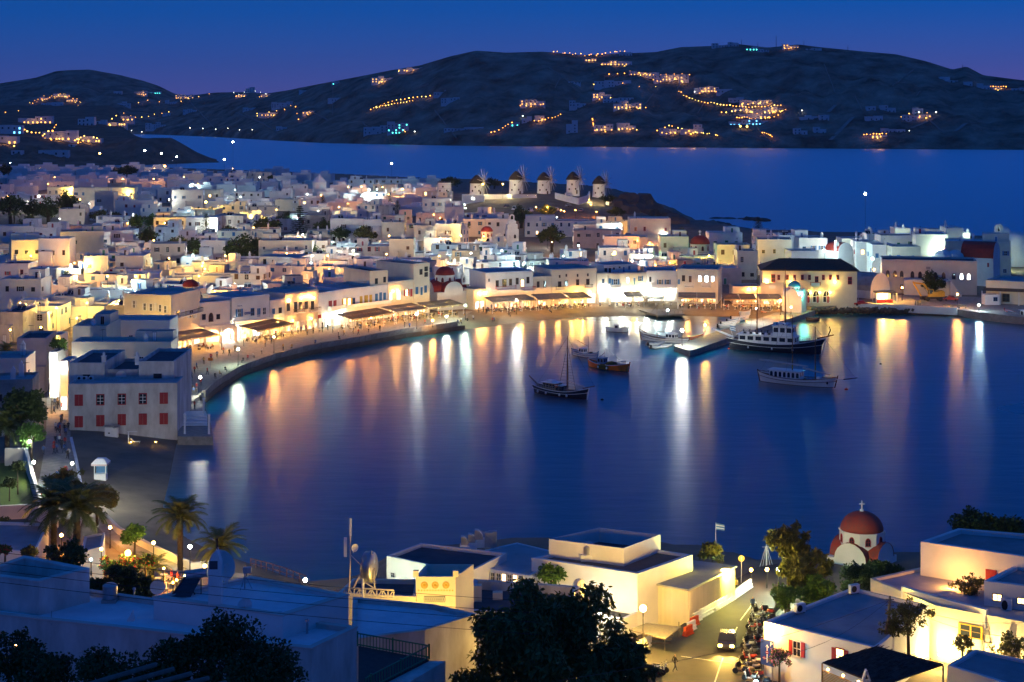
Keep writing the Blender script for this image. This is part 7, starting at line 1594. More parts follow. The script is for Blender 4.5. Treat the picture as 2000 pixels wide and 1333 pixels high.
so = inst('solar_heater', MB().tube([tuple(s0 - Vector((.3,0,0)) - q), tuple(e + Vector((.2,0,0)) - q)], .32, 12, 0).poly([(-.6,-.4,.05),(.75,-.2,.05),(1.35,.6,1.2),(.25,.4,1.2)], 1).bar((-.6,-.4,.05),(.25,.4,1.25),.09,m=2).bar((1.3,.6,1.25),(1.3,.6,0),.05,m=2).bar((.3,.5,1.25),(.9,.5,0),.05,m=2).mesh('solar_heater', [M_steel, M_glass, M_dark], smooth=False), F2, q - o)
put('air_conditioner', AC, 533, 1222, 24.2, F2, .15, 1.3)
LH = [o_ for o_ in COL.objects if o_.name == 'hillside_house'][0]
for px, py, h in ((262,1172,.7),(150,1165,.5),(330,1195,.6),(600,1238,.8)): q = gp(px, py, 23.7); MB().lathe([(.07,0),(.07,h),(.13,h+.02),(.1,h+.14)], c=tuple(q), n=8).build('vent_pipe', M_steel, LH)
q = gp(215, 1176, 23.7); MB().lathe([(.5,.25),(.52,.3),(.52,1.15),(.3,1.3),(.1,1.35)], c=tuple(q), n=14).build('water_tank', M_steel, LH); MB().box((q.x-.5,q.y-.5,q.z),(q.x+.5,q.y+.5,q.z+.24)).build('tank_stand', M_grey, LH)
MB().tube([tuple(gp(100,1222,23.8)), tuple(gp(102,1145,23.8))], .02, 4).build('rain_pipe', M_grey, LH); MB().tube([tuple(at(100,1172,118)), tuple(at(100,1118,118))], .05, 5).build('aerial_pole', M_pole, LH)
q = gp(478, 1150, 25.0); b = MB()
for a in (0, 2.1, 4.2): b.tube([tuple(q + Vector((math.cos(a)*.5, math.sin(a)*.5, 0))), tuple(q + Vector((0,0,1.0)))], .03, 4)
b.tube([tuple(q), tuple(q + Vector((0,0,1.45)))], .05, 5); b.box((q.x-.1,q.y-.2,q.z+1.1),(q.x+.45,q.y+.1,q.z+1.5)); b.build('rooftop_camera', M_steel, F2)
for i, (pts, z) in enumerate([([(395,1195),(420,1185),(455,1160),(490,1150)],25.1),([(540,1225),(575,1212),(600,1195),(640,1190)],24.6)]): MB().tube([tuple(gp(x, y, z)) for x, y in pts], .025, 4).build('loose_cable', M_whitep, F2)
c = gp(256, 1262, 22); t = thing('chimney_stack', c, 'white gabled chimney rising from the sunken roof', 'chimney'); LB('shaft', MB().box((-.22,-.22,-2),(.22,.22,1.8)), M_white, t); LB('hood', MB().poly([(-.22,-.22,1.8),(.22,-.22,1.8),(.1,-.22,2.35)]).poly([(.22,.22,1.8),(-.22,.22,1.8),(.1,.22,2.35)]).poly([(.22,-.22,1.8),(.22,.22,1.8),(.1,.22,2.35),(.1,-.22,2.35)]), M_white, t)
# green railing terrace
zt = 16.5; f = fpx([(700,1262),(838,1288),(716,1350),(700,1350)], zt); t = thing('roof_terrace', cen(f, zt), 'dark paved terrace with green wooden railing', 'terrace'); MB().prism(f, 5, zt).build('terrace_slab', mat('dark_slate', (.07,.065,.06), .8, .4, 2, .5), t)
MB().prism(fpx([(838,1290),(870,1290),(750,1360),(716,1352)], zt-.1), 5, zt-.15).build('terrace_wall', M_worn, t)
for (p0, p1, n) in (((698,1262),(838,1287),22), ((838,1287),(714,1352),24)):
    a, b = gp(*p0, zt), gp(*p1, zt)
    for z in (.12, .98): MB().bar(tuple(a+Vector((0,0,z))), tuple(b+Vector((0,0,z))), .08).build('rail', M_green, t)
    for k in range(n+1): c = a.lerp(b, k/n); w_ = .13 if k % 11 == 0 else .06; MB().bar((c.x,c.y,zt),(c.x,c.y,zt+(1.12 if k % 11 == 0 else 1.0)), w_).build('post' if k % 11 == 0 else 'baluster', M_green, t)
# cream tower with rosettes
Yt = 152; X = lambda px, Y=Yt: (px-1000)*Y/F
t = thing('cream_tower', (X(850), Yt+2, 3), 'cream roof tower with three rosettes and a lattice grille', 'tower', 'buildings of the near shore')
zt0, zt1 = toproof(1187, Yt), toproof(1127, Yt); f = [(X(812), Yt), (X(890), Yt), (X(925, Yt+4), Yt+4.2), (X(832, Yt+4), Yt+4.2)]
block(t, f, 2, zt1, M_cream, M_bluewash, 1.0, t=.2)
for x, y in f[:2]: MB().box((x-.25,y-.06,zt1),(x+.25,y+.4,zt1+.55)).build('pinnacle', M_cream, t)
for px in (829, 850, 871):
    p = on_face(f[0], f[1], px, 1143)[0]; b = MB()
    for k in range(8): a = k*math.pi/4; b.bar((p.x,p.y-.05,p.z),(p.x+math.cos(a)*.27,p.y-.05,p.z+math.sin(a)*.27), .07, .07)
    b.tube([(p.x+.29*math.cos(a),p.y-.05,p.z+.29*math.sin(a)) for a in [i*math.pi/8 for i in range(17)]], .04, 4); b.build('rosette', M_yellowp, t)
for k in range(13): p = on_face(f[0], f[1], 818+k*5.5, 1153.5)[0]; MB().box((p.x-.06,p.y-.06,p.z-.06),(p.x+.06,p.y,p.z+.06)).build('boss', M_yellowp, t)
p = on_face(f[0], f[1], 849, 1176)[0]; MB().box((p.x-1,p.y-.03,p.z-.02),(p.x+1,p.y+.0,p.z+.55)).build('grille_opening', M_roofd, t); b = MB()
for k in range(10): x = p.x-1+.2*k; b.bar((x,p.y-.06,p.z),(x+.2,p.y-.06,p.z+.52), .04).bar((x+.2,p.y-.06,p.z),(x,p.y-.06,p.z+.52), .04)
b.build('grille', M_whitep, t); lamp(t, Vector((X(850), Yt-6, toproof(1215, Yt-6))) - Vector(t['_o']), 1100, LEMON, .25); lamp(t, Vector((X(740), Yt-9, toproof(1190, Yt-9))) - Vector(t['_o']), 260, LEMON, .25)
nb('cream_annex','cream wing with a dark flat roof beside the rosette tower',[(660,1158),(812,1166),(818,1132),(690,1130)],13.2,2,M_cream,M_roofd,.4)
ANX = [o_ for o_ in COL.objects if o_.name.startswith('cream_annex')][0]
# lattice antenna mast
Ym = 148; t = thing('antenna_mast', (X(715, Ym), Ym, toproof(1166, Ym)), 'pale lattice frame with drum dish and whip antennas', 'antenna', 'aerials of the near roofs')
def AP(px, py, dy=0): return tuple(at(px, py, Ym+dy))
def truss(pts_a, pts_b, nm, w=.13):
    b = MB()
    for P in (pts_a, pts_b):
        for a, c in zip(P[:-1], P[1:]): b.bar(a, c, w)
    for a, c in zip(pts_a, pts_b): b.bar(a, c, w*.8)
    for i in range(len(pts_a)-1): b.bar(pts_a[i] if i % 2 else pts_b[i], pts_b[i+1] if i % 2 else pts_a[i+1], w*.7)
    b.build(nm, M_cream, t)
for dy in (0, 1.3): truss([AP(681+k*11, 1166+k*.4, dy) for k in range(9)], [AP(681+k*11, 1149+k*.5, dy) for k in range(9)], 'base_truss')
truss([AP(690,1150), AP(700,1130), AP(712,1112)], [AP(732,1150), AP(731,1130), AP(731,1112)], 'tower_frame'); truss([AP(690,1150,1.2), AP(700,1130,1.2), AP(712,1112,1.2)], [AP(732,1150,1.2), AP(731,1130,1.2), AP(731,1112,1.2)], 'tower_frame')
MB().tube([AP(682,1150), AP(684,1100), AP(684,1055), AP(684,1013)], [.09,.08,.07,.10], 6).build('mast_pole', M_cream, t); MB().tube([AP(684,1047), AP(684,1013)], .11, 6).build('whip_antenna', M_whitep, t)
for px in (673, 676): MB().bar(AP(px,1088), AP(px,1050), .12).build('panel_antenna', M_whitep, t)
b = dish_mesh(.36, M_whitep); inst('dish', b, t, at(692,1070,Ym) - Vector(t['_o']), .6)
dm = MB().lathe([(1.35,-.45),(1.4,.35),(1.25,.5),(.6,.62),(.05,.66)], n=24); dm.v = [(x*.0+z*.85+ y*.35, x*.25 - z*.4+ y*.6, x*.96+ y*.0) if False else (z*.9 + x*.25, -z*.3 + x*.75 , y) for x, y, z in dm.v]
inst('drum_dish', dm.mesh('drum_dish', M_steel, smooth=True), t, at(721,1108,Ym+.6) - Vector(t['_o'])); MB().tube([AP(709,1178), AP(709,1128)], .13, 8).build('vent_pipe', M_whitep, t); MB().bar(AP(726,1108,.2), AP(726,1076,.2), .08).build('strut', M_cream, t); MB().bar(AP(686,1085), AP(712,1112), .07).build('brace', M_cream, t)
# ================================================================ hotel by the water
H1, A1, B1 = nb('seaside_block','white corner block of the seaside hotel, farthest left',[(755,1086),(912,1120),(990,1080),(822,1061)],8.0,1,M_white,M_roofd,.4)
win_px(H1, A1, B1, 768, 1128, 9, 10, 'glass', 'white')
H2, A1, B1 = nb('seaside_hall','wide grey roofed hall with glowing windows',[(857,1095),(1034,1125),(1112,1084),(1010,1060)],7.2,1,M_whitep,M_roof,.08)
for k in range(9): win_px(H2, A1, B1, 930+k*11, 1131+k*1.2, 9, 17, 'lit' if k in (1,2,5,7) else 'glass', 'white')
for i, (px, py, s_) in enumerate(((908,1077,1.0),(922,1072,1.0),(936,1066,1.15))):
    q = gp(px, py, 7.3); b = MB().box((q.x-.55*s_,q.y-.6,7.2),(q.x+.55*s_,q.y+.6,8.1)); b.build('fan_base', M_whitep, H2)
    b = MB(); prev = None
    for j in range(7): a = math.pi/2*j/6; cur = [(q.x-.45*s_+.95*s_*math.sin(a)*.9, q.y-.45, 8.1+.95*s_*math.cos(a)), (q.x-.45*s_+.95*s_*math.sin(a)*.9, q.y+.45, 8.1+.95*s_*math.cos(a))]; (b.poly([prev[0], cur[0], cur[1], prev[1]]).poly([(q.x-.45*s_,q.y-.45,8.1), prev[0], cur[0]][::-1]) if prev else None); prev = cur
    b.build('steel_cowl', M_steel, H2)
for px, py in ((955,1068),(962,1066)): q = gp(px, py, 7.3); MB().box((q.x-.5,q.y-.4,7.2),(q.x+.5,q.y+.4,9.0)).build('chiller', M_steel, H2)
H3, A1, B1 = nb('seaside_block','white rounded hotel block with a walled plant deck',[(1038,1090),(1245,1121),(1353,1084),(1190,1060)],8.6,1,M_white,M_roofd,.25,t=.5)
f = fpx([(1072,1083),(1218,1102),(1290,1074),(1170,1060)], 8.6); block(H3, f, 8.3, 10.3, M_white, M_roofd, 1.6, t=.12, nm='plant_screen')
q = gp(1150, 1083, 9.0); MB().lathe([(.7,0),(.7,.9),(.5,1.3),(.1,1.4)], c=tuple(q), n=12).build('steel_cowl', M_steel, H3); MB().box((q.x-.9,q.y-.8,8.4),(q.x+1.2,q.y+.8,9.1)).build('fan_base', M_whitep, H3)
for px, py, w_ in ((1150,1168,1.9),(1222,1176,1.5)): q = gp(px, py, 4.5); t = thing('plant_box', q, f"white cubic plant box before the hotel wall, {'larger one' if px < 1200 else 'beside the pole'}", 'plant box'); LB('casing', MB().box((-w_,-1.0,0),(w_*.9,1.0,2.2 if px < 1200 else 1.5)), M_whitep, t); LB('lid', MB().box((-w_-.05,-1.05,2.2 if px < 1200 else 1.5),(w_*.9+.05,1.05,2.3 if px < 1200 else 1.6)), M_roof, t)
q = gp(1190, 1172, 4.5); t = thing('outdoor_unit', q, 'air conditioning unit between two white plant boxes', 'air conditioner'); inst('unit', AC, t, scale=(1.2,1.2,1.2))
nb('low_annex','low white annex wall under the plant boxes',[(1130,1190),(1216,1210),(1262,1188),(1160,1165)],4.5,1,M_white,M_roofd,.3)
H4, A1, B1 = nb('boarded_shed','grey roofed shed with pale boarded walls by the road',[(1268,1140),(1344,1152),(1434,1108),(1352,1098)],6.6,2,M_cream,M_roof,.05)
MB().prism(fpx([(1262,1139),(1344,1154),(1440,1107),(1352,1096)], 6.7), 6.62, 6.8).build('roof_sheet', M_roof, H4)
C1 = tuple(gp(1434,1108,6.6)[:2])
for (a, b, n) in ((A1, B1, 18), (B1, C1, 34)):
    e = Vector((b[0]-a[0], b[1]-a[1], 0)); nn = Vector((e.y, -e.x, 0)).normalized()
    for k in range(n): c = Vector((a[0], a[1], 0)) + e*((k+.5)/n) + nn*.04; MB().bar((c.x,c.y,2.4),(c.x,c.y,6.4), e.length/n*.8, .06).build('board', M_cream, H4)
p = on_face(B1, C1, 1412, 1118); lamp(H4, p[0] + p[2]*1.4 + Vector((0,0,.2)) - Vector(H4['_o']), 1500, (1.0,.82,.12), .2); inst('tube_lamp', globe_mesh('l'), H4, p[0] + p[2]*.3 + Vector((0,0,.3)) - Vector(H4['_o']), scale=(.5,.12,.12))
B1_, A1, B1 = nb('dark_roofed_house','house with a sunken dark roof and scalloped end wall',[(905,1192),(1104,1202),(1129,1145),(925,1131)],9.6,2,M_worn,M_roofd,.9,t=.5)
for px, py, w_, h_ in ((930,1172,.55,1.6),(972,1168,.5,.7)): q = gp(px, py, 8.8); MB().box((q.x-w_,q.y-.4,8.7),(q.x+w_,q.y+.4,8.7+h_)).build('roof_unit', M_cream, B1_)
for k in range(3): q = gp(1131, 1150+k*16, 9.0); MB().lathe([(.7,-.6),(.7,.4),(.4,.9),(.05,1.05)], c=tuple(q), n=10).build('scallop', M_cream, B1_)
q = at(1030, 1268, 139); street_lamp(q - Vector((0,0,3)), 3, 'l', 1200, 'yellow lamp glowing through the huge tree', 'lamps of the road corner', .2)
q = at(1120, 1285, 138); street_lamp(q - Vector((0,0,3)), 3, 'l', 1500, 'second yellow lamp behind the huge tree, lower right', 'lamps of the road corner', .2)
# ---- big feathery tree and the dark trees at the bottom
tree_px('tamarisk_tree','huge feathery dark tree in the foreground, lit through from behind',1064,1262,186,128,26000,.19,M_leaf2,51,4,droop=.5,elong=2.8,nc=34,sq=.72)
tree_px('tamarisk_tree','lower skirt of foliage at the right of the huge tree',1205,1305,75,126,7000,.20,M_leaf2,52,4,droop=.5,elong=2.8,nc=18)
for i, (px, py, rp, Y, n, lb) in enumerate([(440,1300,118,90,7000,'dark leafy tree in front of the blue end wall'),(520,1315,95,88,5000,'dark tree at the right of the foreground clump'),(360,1290,70,90,3500,'dark tree standing left in the foreground clump'),(200,1330,90,88,4000,'dark hedge along the bottom edge'),(90,1320,80,90,3500,'dark hedge below the sunken roof'),(20,1280,70,92,3000,'dark shrub with a lamp shining through, bottom left'),(300,1340,70,88,2600,'dark shrub between hedge and tree')]): tree_px('dark_tree', lb, px, py, rp, Y, n, .13, M_leaf, 60+i, 10, nc=22)
q = at(32, 1265, 95); street_lamp(q - Vector((0,0,1.5)), 1.5, 'w', 120, 'small lamp shining through the bottom left shrub', None, .10, cat='garden lamp', name='garden_lamp')
for k in range(6):
    a, b = at(60+k*55, 1372, 76), at(305+k*34, 1298+k*9, 80); t = tag(MB().tube([tuple(a), tuple(a.lerp(b,.5)+Vector((0,0,.02))), tuple(b)], [.13,.12,.12], 8).build('pergola_beam', M_wood, None, o=tuple(b)), f"round weathered pergola log at the bottom edge, {first(k)} from the left", 'beam', 'pergola logs at the bottom edge')
for k, (ya, yb) in enumerate([(1076,1176),(1096,1198),(1112,1216),(1134,1240)]):
    P = []
    for j in range(13): u = j/12; P.append(tuple(at(lerp(-30,1050,u), lerp(ya,yb,u) + 8*math.sin(u*math.pi), lerp(84,100,u))))
    tag(MB().tube(P, .014, 4).build('power_cable', M_dark), f"thin overhead cable crossing the near roofs, {first(k)} from the top", 'cable', 'overhead cables')
# ================================================================ road corner on the right
sheet('road', [(1255,1345),(1480,1345),(1490,1250),(1515,1180),(1560,1128),(1620,1104),(1560,1094),(1480,1108),(1440,1130),(1390,1172),(1340,1215),(1290,1245),(1225,1262),(1180,1345)], 3.0, M_asph, .5, 'asphalt road curving between hotel and museum')
street_lamp(gp(1256,1292,3), 5.0, 'l', 14000, 'brightest golden street lamp above the little road stall', 'lamps of the road corner', .34); 
for px, py, k, wt, h, lb in ((1520,1112,'g',4200,3.0,'greenish lamp in front of the tall tamarisk'),(1545,1093,'c',500,4.0,'cold lamp hidden in the tall tamarisk'),(1498,1112,'w',500,2.0,'small warm lamp by the boat mast'),(1467,1113,'a',300,1.6,'red orange lantern at the road end'),(1476,1332,'c',600,1.0,'cold headlamp glow at the bottom of the scooter row'),(1772,1203,'l',3000,2.4,'yellow lamp behind the utility pole'),(1720,1215,'o',900,2.0,'white lamp on a bracket left of the utility pole'),(1912,1316,'l',2600,2.6,'yellow wall lamp at the bottom right')):
    z0 = 3.0 if px < 1700 else 3.4; q = gp(px, py, z0+h+.2); street_lamp(Vector((q.x,q.y,z0)), h, k, wt*1.4, lb, 'lamps of the road corner', .2)
t = thing('road_stall', gp(1290,1252,3), 'small lit stall with a slatted fence under the golden lamp', 'stall')
MB().prism(fpx([(1228,1232),(1300,1250),(1330,1226),(1262,1219)], 4.6), 4.6, 4.7).build('stall_roof', M_wood, t)
for px, py in ((1230,1268),(1298,1272),(1326,1245)): q = gp(px, py, 3); MB().bar((q.x,q.y,3),(q.x,q.y,4.6), .1).build('post', M_wood, t)
a, b = gp(1244,1276,3), gp(1272,1262,3)
for k in range(12): c = a.lerp(b, k/11); MB().bar((c.x,c.y,3),(c.x,c.y,4.2), .12, .05).build('picket', M_whitep, t)
for k in range(4): c = gp(1290+k*3, 1256-k*2, 3.4); MB().box((c.x-1.0,c.y-.05,3.3+k*.3),(c.x+1.0,c.y+.02,3.45+k*.3)).build('slat', M_wood, t)
BAR = MB(); BAR.prism([(-.75,-.28),(.75,-.28),(.75,.28),(-.75,.28)], 0, .12).prism([(-.72,-.2),(.72,-.2),(.72,.2),(-.72,.2)], .12, .45).prism([(-.70,-.12),(.70,-.12),(.70,.12),(-.70,.12)], .45, .95); BW, BRd = BAR.mesh('road_barrier', M_whitep), BAR.mesh('road_barrier', M_float)
P = [gp(x, y, 3.0) for x, y in ((1372,1205),(1400,1190),(1430,1172),(1462,1150))]
def along(P, u):
    d = [0]; [d.append(d[-1] + (b-a).length) for a, b in zip(P[:-1], P[1:])]; x = u*d[-1]
    for i in range(len(P)-1):
        if x <= d[i+1] + 1e-6: f_ = (x-d[i])/(d[i+1]-d[i]); e = P[i+1]-P[i]; return P[i].lerp(P[i+1], f_), math.atan2(e.y, e.x)
for k in range(14):
    p, rz = along(P, k/13); tag(inst('road_barrier', BW, None, p, rz), f"white plastic road barrier, {first(k)} from the no entry sign", 'barrier', 'white barriers along the road')
for k, (px, py) in enumerate(((1344,1240),(1350,1231),(1356,1222),(1361,1213))): tag(inst('road_barrier', BRd if k % 2 == 0 else BW, None, gp(px, py, 3), .9), f"{'red' if k % 2 == 0 else 'white'} plastic barrier by the quad bike, {first(k)} from the front", 'barrier', 'red and white barriers')
p = gp(1349, 1196, 3); t = thing('no_entry_sign', p, 'round red no entry sign on a post beside the shed', 'sign'); LB('post', MB().bar((0,0,0),(0,0,2.4),.07), M_steel, t); d = MB().lathe([(.34,-.02),(.34,.02)], n=20); d.v = [(x, z, 2.1+y) for x, y, z in d.v]; LB('disc', d, M_red, t); LB('white_bar', MB().box((-.22,-.05,2.05),(.22,-.03,2.15)), M_whitep, t)
p = gp(1448, 1138, 3); t = thing('traffic_sign', p, 'round yellow lit sign on a post at the road end', 'sign'); LB('post', MB().bar((0,0,0),(0,0,3.0),.08), M_steel, t); d = MB().lathe([(.36,-.02),(.36,.02)], n=20); d.v = [(x, z, 2.8+y) for x, y, z in d.v]; LB('disc', d, M_yellowp, t)
# quad bike, scooters, cars, people
def scooter(p, rz, paint, label, group, quad=False):
    t = thing('quad_bike' if quad else 'motor_scooter', p, label, 'quad bike' if quad else 'scooter', group, rz)
    for x in (-.55, .6):
        for y in ((-.4,.4) if quad else (0,)):
            r = .30; wv = MB().lathe([(.14,-.06),(.27,-.055),(r,0),(.27,.055),(.14,.06)], n=12); wv.v = [(x+a, y+c*(2 if quad else 1), r+b_) for a, b_, c in wv.v]; LB('wheel', wv, M_dark, t)
    LB('body', MB().lathe([(.12,.32),(.24,.45),(.20,.62),(.06,.68)], c=(-.42,0,0), n=10, sx=1.9).box((-.1,-.16,.30),(.4,.16,.36)), paint, t, True); LB('leg_shield', MB().bar((.42,0,.32),(.56,0,.95),.36,.06), paint, t); LB('seat', MB().lathe([(.1,.66),(.17,.70),(.14,.78),(.03,.80)], c=(-.42,0,0), n=10, sx=2.2), M_dark, t, True)
    LB('handlebar', MB().tube([(.50,-.34,1.02),(.56,0,.98),(.50,.34,1.02)], .022, 5).tube([(.62,0,.3),(.55,0,1.0)], .04, 5), M_steel, t); LB('mirror', MB().lathe([(.02,1.15),(.06,1.18),(.02,1.22)], c=(.5,.32,0), n=6).lathe([(.02,1.15),(.06,1.18),(.02,1.22)], c=(.5,-.32,0), n=6), M_dark, t); LB('headlight', MB().lathe([(.03,.78),(.09,.84),(.03,.9)], c=(.62,0,0), n=8), M_whitep, t)
    return t
def scopy(src, p, rz, label, paint=None):
    c = src.copy(); COL.objects.link(c); c.location = p; c.rotation_euler = (0,0,rz); c['label'] = label
    for ch in src.children:
        d = ch.copy(); COL.objects.link(d); d.parent = c
        if paint and ch.name.split('.')[0] in ('body','leg_shield'): d.material_slots[0].link = 'OBJECT'; d.material_slots[0].material = paint
    return c
scooter(gp(1350,1206,3), .6, M_float, 'orange quad bike beside the no entry sign', None, True)
P = [gp(x, y, 3.0) for x, y in ((1486,1196),(1476,1225),(1468,1255),(1462,1285),(1452,1318),(1470,1338))]; S0 = None; PT = [P_dark, P_red, P_white, P_dark, P_grey]; PN = ['black','red','white','black','grey']
for k in range(24):
    p, rz = along(P, k/23); p += Vector((RND.uniform(-.2,.2)+ (.9 if k % 2 else 0), 0, .0)); lb = f"{PN[k%5]} scooter parked by the museum wall, {first(k)} from the far end"; rot = RND.uniform(2.6, 3.4)
    if S0 is None: S0 = scooter(p, rot, PT[0], lb, 'scooters parked by the museum')
    else: scopy(S0, p, rot, lb, PT[k % 5])
for k, (px, py) in enumerate(((1283,1320),(1276,1326),(1290,1313))): scopy(S0, gp(px, py, 3.0), RND.uniform(-.5,.5), f"scooter beside the huge tree, {first(k)} from the front", PT[k])
person(gp(1470,1196,3.0), 'stand', 2, .4, 'person in dark top photographing beside the scooters'); person(gp(1318,1312,3.0), 'walk', 3, 2.0, 'person in black walking at the bottom of the road')
person(gp(1437,1158,3.0), 'stand', 4, 2.6, 'person in ochre leaning by the yellow lit shed wall'); person(gp(480,1132,2.4), 'stand', 1, 0, 'person in red top leaning on the shore railing')
car(gp(1420,1262,3.0), -1.75, P_dark, 'dark estate car driving down the road with lights on', lights=True, name='car')
M_line = mat('road_paint', (.6,.6,.56), .7, .3, 3, 0)
for k, (q0, q1) in enumerate((((1392,1345),(1412,1285)),((1418,1268),(1440,1225)),((1446,1212),(1470,1180)),((1330,1282),(1430,1296)))):
    a, b = gp(*q0, 3.006), gp(*q1, 3.006); n = Vector((-(b-a).y, (b-a).x, 0)).normalized()*.07; struct(MB().poly([tuple(a-n), tuple(b-n), tuple(b+n), tuple(a+n)][::-1]).build('road_marking', M_line), 'white painted road line')
# ---- museum
M1, A1, B1 = nb('museum_wing','white museum wing with red shuttered windows and grey roof',[(1492,1214),(1712,1266),(1815,1182),(1665,1148)],7.6,1.5,M_white,M_roof,.3,t=.4)
win_px(M1, A1, B1, 1557, 1283, 14, 32, 'open', 'red'); win_px(M1, A1, B1, 1641, 1298, 14, 32, 'openlit', 'red'); p = on_face(A1, B1, 1508, 1228); lamp(M1, p[0] + p[2]*.7 - Vector(M1['_o']), 950, WARM, .2); inst('wall_lamp', globe_mesh('w'), M1, p[0] + p[2]*.3 - Vector(M1['_o']), scale=(.2,.2,.2))
for px, py in ((1562,1198),(1668,1160)): put('air_conditioner', AC, px, py, 7.4, M1, .5, 1.3)
sg = on_face(A1, B1, 1504, 1262); t = thing('road_sign', sg[0] + sg[2]*.5 - Vector((0,0,2)), 'blue parking and direction sign at the museum corner', 'sign', None, sg[1]); LB('panel', MB().box((-.75,-.04,.2),(.75,0,2.7)), M_signb, t)
def letters(txt, size, par, loc, m):
    cu = bpy.data.curves.new('lettering', 'FONT'); cu.body = txt; cu.size = size; cu.align_x = 'CENTER'; cu.align_y = 'CENTER'; cu.extrude = .005; tmp = bpy.data.objects.new('tmp', cu); COL.objects.link(tmp)
    me = bpy.data.meshes.new_from_object(tmp.evaluated_get(bpy.context.evaluated_depsgraph_get())); bpy.data.objects.remove(tmp); me.materials.clear(); me.materials.append(m); inst('lettering', me, par, loc, rot=(R(90),0,0))
letters('P', .55, t, (.48,-.06,2.35), M_signw); LB('arrow', MB().bar((0,-.05,.5),(0,-.05,2.2),.09,.02).bar((-.18,-.05,2.0),(0,-.05,2.25),.09,.02).bar((.18,-.05,2.0),(0,-.05,2.25),.09,.02).bar((-.5,-.05,.9),(0,-.05,.9),.09,.02), M_signw, t)
for x, z in ((0,1.5),(-.3,.9)): d = MB().lathe([(.16,-.01),(.16,.01)], n=14); d.v = [(x+a, c-.07, z+b_) for a, b_, c in d.v]; LB('no_entry_disc', d, M_red, t); LB('disc_bar', MB().box((x-.1,-.095,z-.025),(x+.1,-.085,z+.025)), M_signw, t)
for x in (-.6,.6): LB('post', MB().bar((x,.03,-1.6),(x,.03,2.6),.07), M_steel, t)
M2, A1, B1 = nb('museum_gallery','long museum gallery with statue niches lit in yellow',[(1830,1184),(2060,1226),(2090,1150),(1800,1108),(1700,1130)],7.6,1.5,M_cream,M_roof,.3,t=.4)
for px, py, w_, h_ in ((1896,1246,40,26),(1932,1256,14,30),(1972,1262,12,30)):
    win_px(M2, A1, B1, px, py, w_, h_, 'glass', 'yellow') if w_ > 20 else None
    if w_ < 20:
        q, rz, n_ = on_face(A1, B1, px, py); q = q + n_*.5; t = thing('statue', q, f"stone statue on a block before the gallery wall, {'first' if px < 1950 else 'second'} from the courtyard", 'statue', 'statues at the gallery'); LB('plinth', MB().box((-.35,-.3,-1),(.35,.3,.2)), M_stone, t); LB('figure', MB().lathe([(.26,.2),(.24,.7),(.3,1.1),(.2,1.35),(.09,1.45),(.13,1.6),(.04,1.75)], n=9, sy=.8), M_stone, t, True)
for px, py, wt in ((1850,1262,900),(1950,1280,900)): q, rz, n_ = on_face(A1, B1, px, py); lamp(M2, q + n_*2.2 - Vector(M2['_o']), wt, (1,.70,.22), .15); inst('ground_lamp', globe_mesh('l'), M2, q + n_*2.2 - Vector((0,0,.3)) - Vector(M2['_o']), scale=(.12,.12,.12))
M3, A1, B1 = nb('museum_block','two storey white block with a dark roof behind the gallery',[(1798,1058),(2070,1098),(2090,1050),(1872,1032)],11.0,2,M_white,M_roof,.5,t=.5)
win_px(M3, A1, B1, 1936, 1133, 18, 20, 'shut', 'red'); p = on_face(A1, B1, 1880, 1125); lamp(M3, p[0] + p[2]*3.0 - Vector(M3['_o']), 420, WARM, .15); win_px(M3, A1, B1, 1850, 1165, 18, 22, 'door', 'red')
M4, A1, B1 = nb('museum_block','small white block with barred windows and air conditioner',[(1922,1135),(2060,1152),(2090,1112),(2000,1096)],9.8,2,M_white,M_roof,.3,t=.5)
win_px(M4, A1, B1, 1948, 1174, 17, 14, 'lit', 'brown'); win_px(M4, A1, B1, 1996, 1180, 17, 12, 'lit', 'brown'); q, rz, n_ = on_face(A1, B1, 1967, 1196); inst('air_conditioner', AC, M4, q + n_*.4 - Vector(M4['_o']), rz, (1.2,1.2,2.0))
wl = low_wall([gp(1765,1155,7.6), gp(1835,1176,7.6), gp(1925,1200,7.6)], .5, .5, M_white, 'white parapet edging the sunken museum courtyard')
for i, (px, py, rp, n, lb) in enumerate([(1775,1205,36,2400,'olive tree in the lit courtyard behind the pole'),(1740,1225,20,900,'small olive shrub left of the courtyard tree'),(1890,1145,26,1500,'slender lit tree in the upper courtyard'),(1880,1258,18,700,'small shrub before the gallery wall'),(1975,1265,30,1300,'shrub before the second statue')]): tree_px('olive_tree', lb, px, py, rp*1.35, 158 if py > 1180 else 172, int(n*1.3), .13, M_leaf2, 80+i, droop=.1)
for px, rz_ in ((1738, 0), (1727, .24)):
    a, b = gp(1733 if rz_ == 0 else 1719, 1285, 5), at(1738, 1165 if rz_ == 0 else 1195, gp(1733,1285,5).y); t = thing('utility_pole', a, 'wooden utility pole with wires before the museum' if rz_ == 0 else 'leaning brace pole against the utility pole', 'pole'); MB().tube([tuple(a), tuple(b)], [.17,.12], 8).build('shaft', M_wood, t)
    if rz_ == 0:
        for k in range(3): MB().bar((b.x-.4,b.y,b.z-.3-k*.3),(b.x+.4,b.y,b.z-.3-k*.3), .07).build('crossarm', M_wood, t)
PW = at(1738, 1172, gp(1733,1285,5).y)
for k, (ex, ey, ez) in enumerate(((2040,1250,120),(2040,1215,130),(1500,1290,120),(1090,1330,110))):
    q = at(ex, ey, ez); P = [tuple(PW.lerp(q, j/10) - Vector((0,0,.9*math.sin(j/10*math.pi)))) for j in range(11)]; tag(MB().tube(P, .016, 4).build('power_cable', M_dark), ('upper cable from the pole to the right edge','lower cable from the pole to the right edge','cable from the pole over the scooters','long cable from the pole towards the huge tree')[k], 'cable', 'overhead cables')
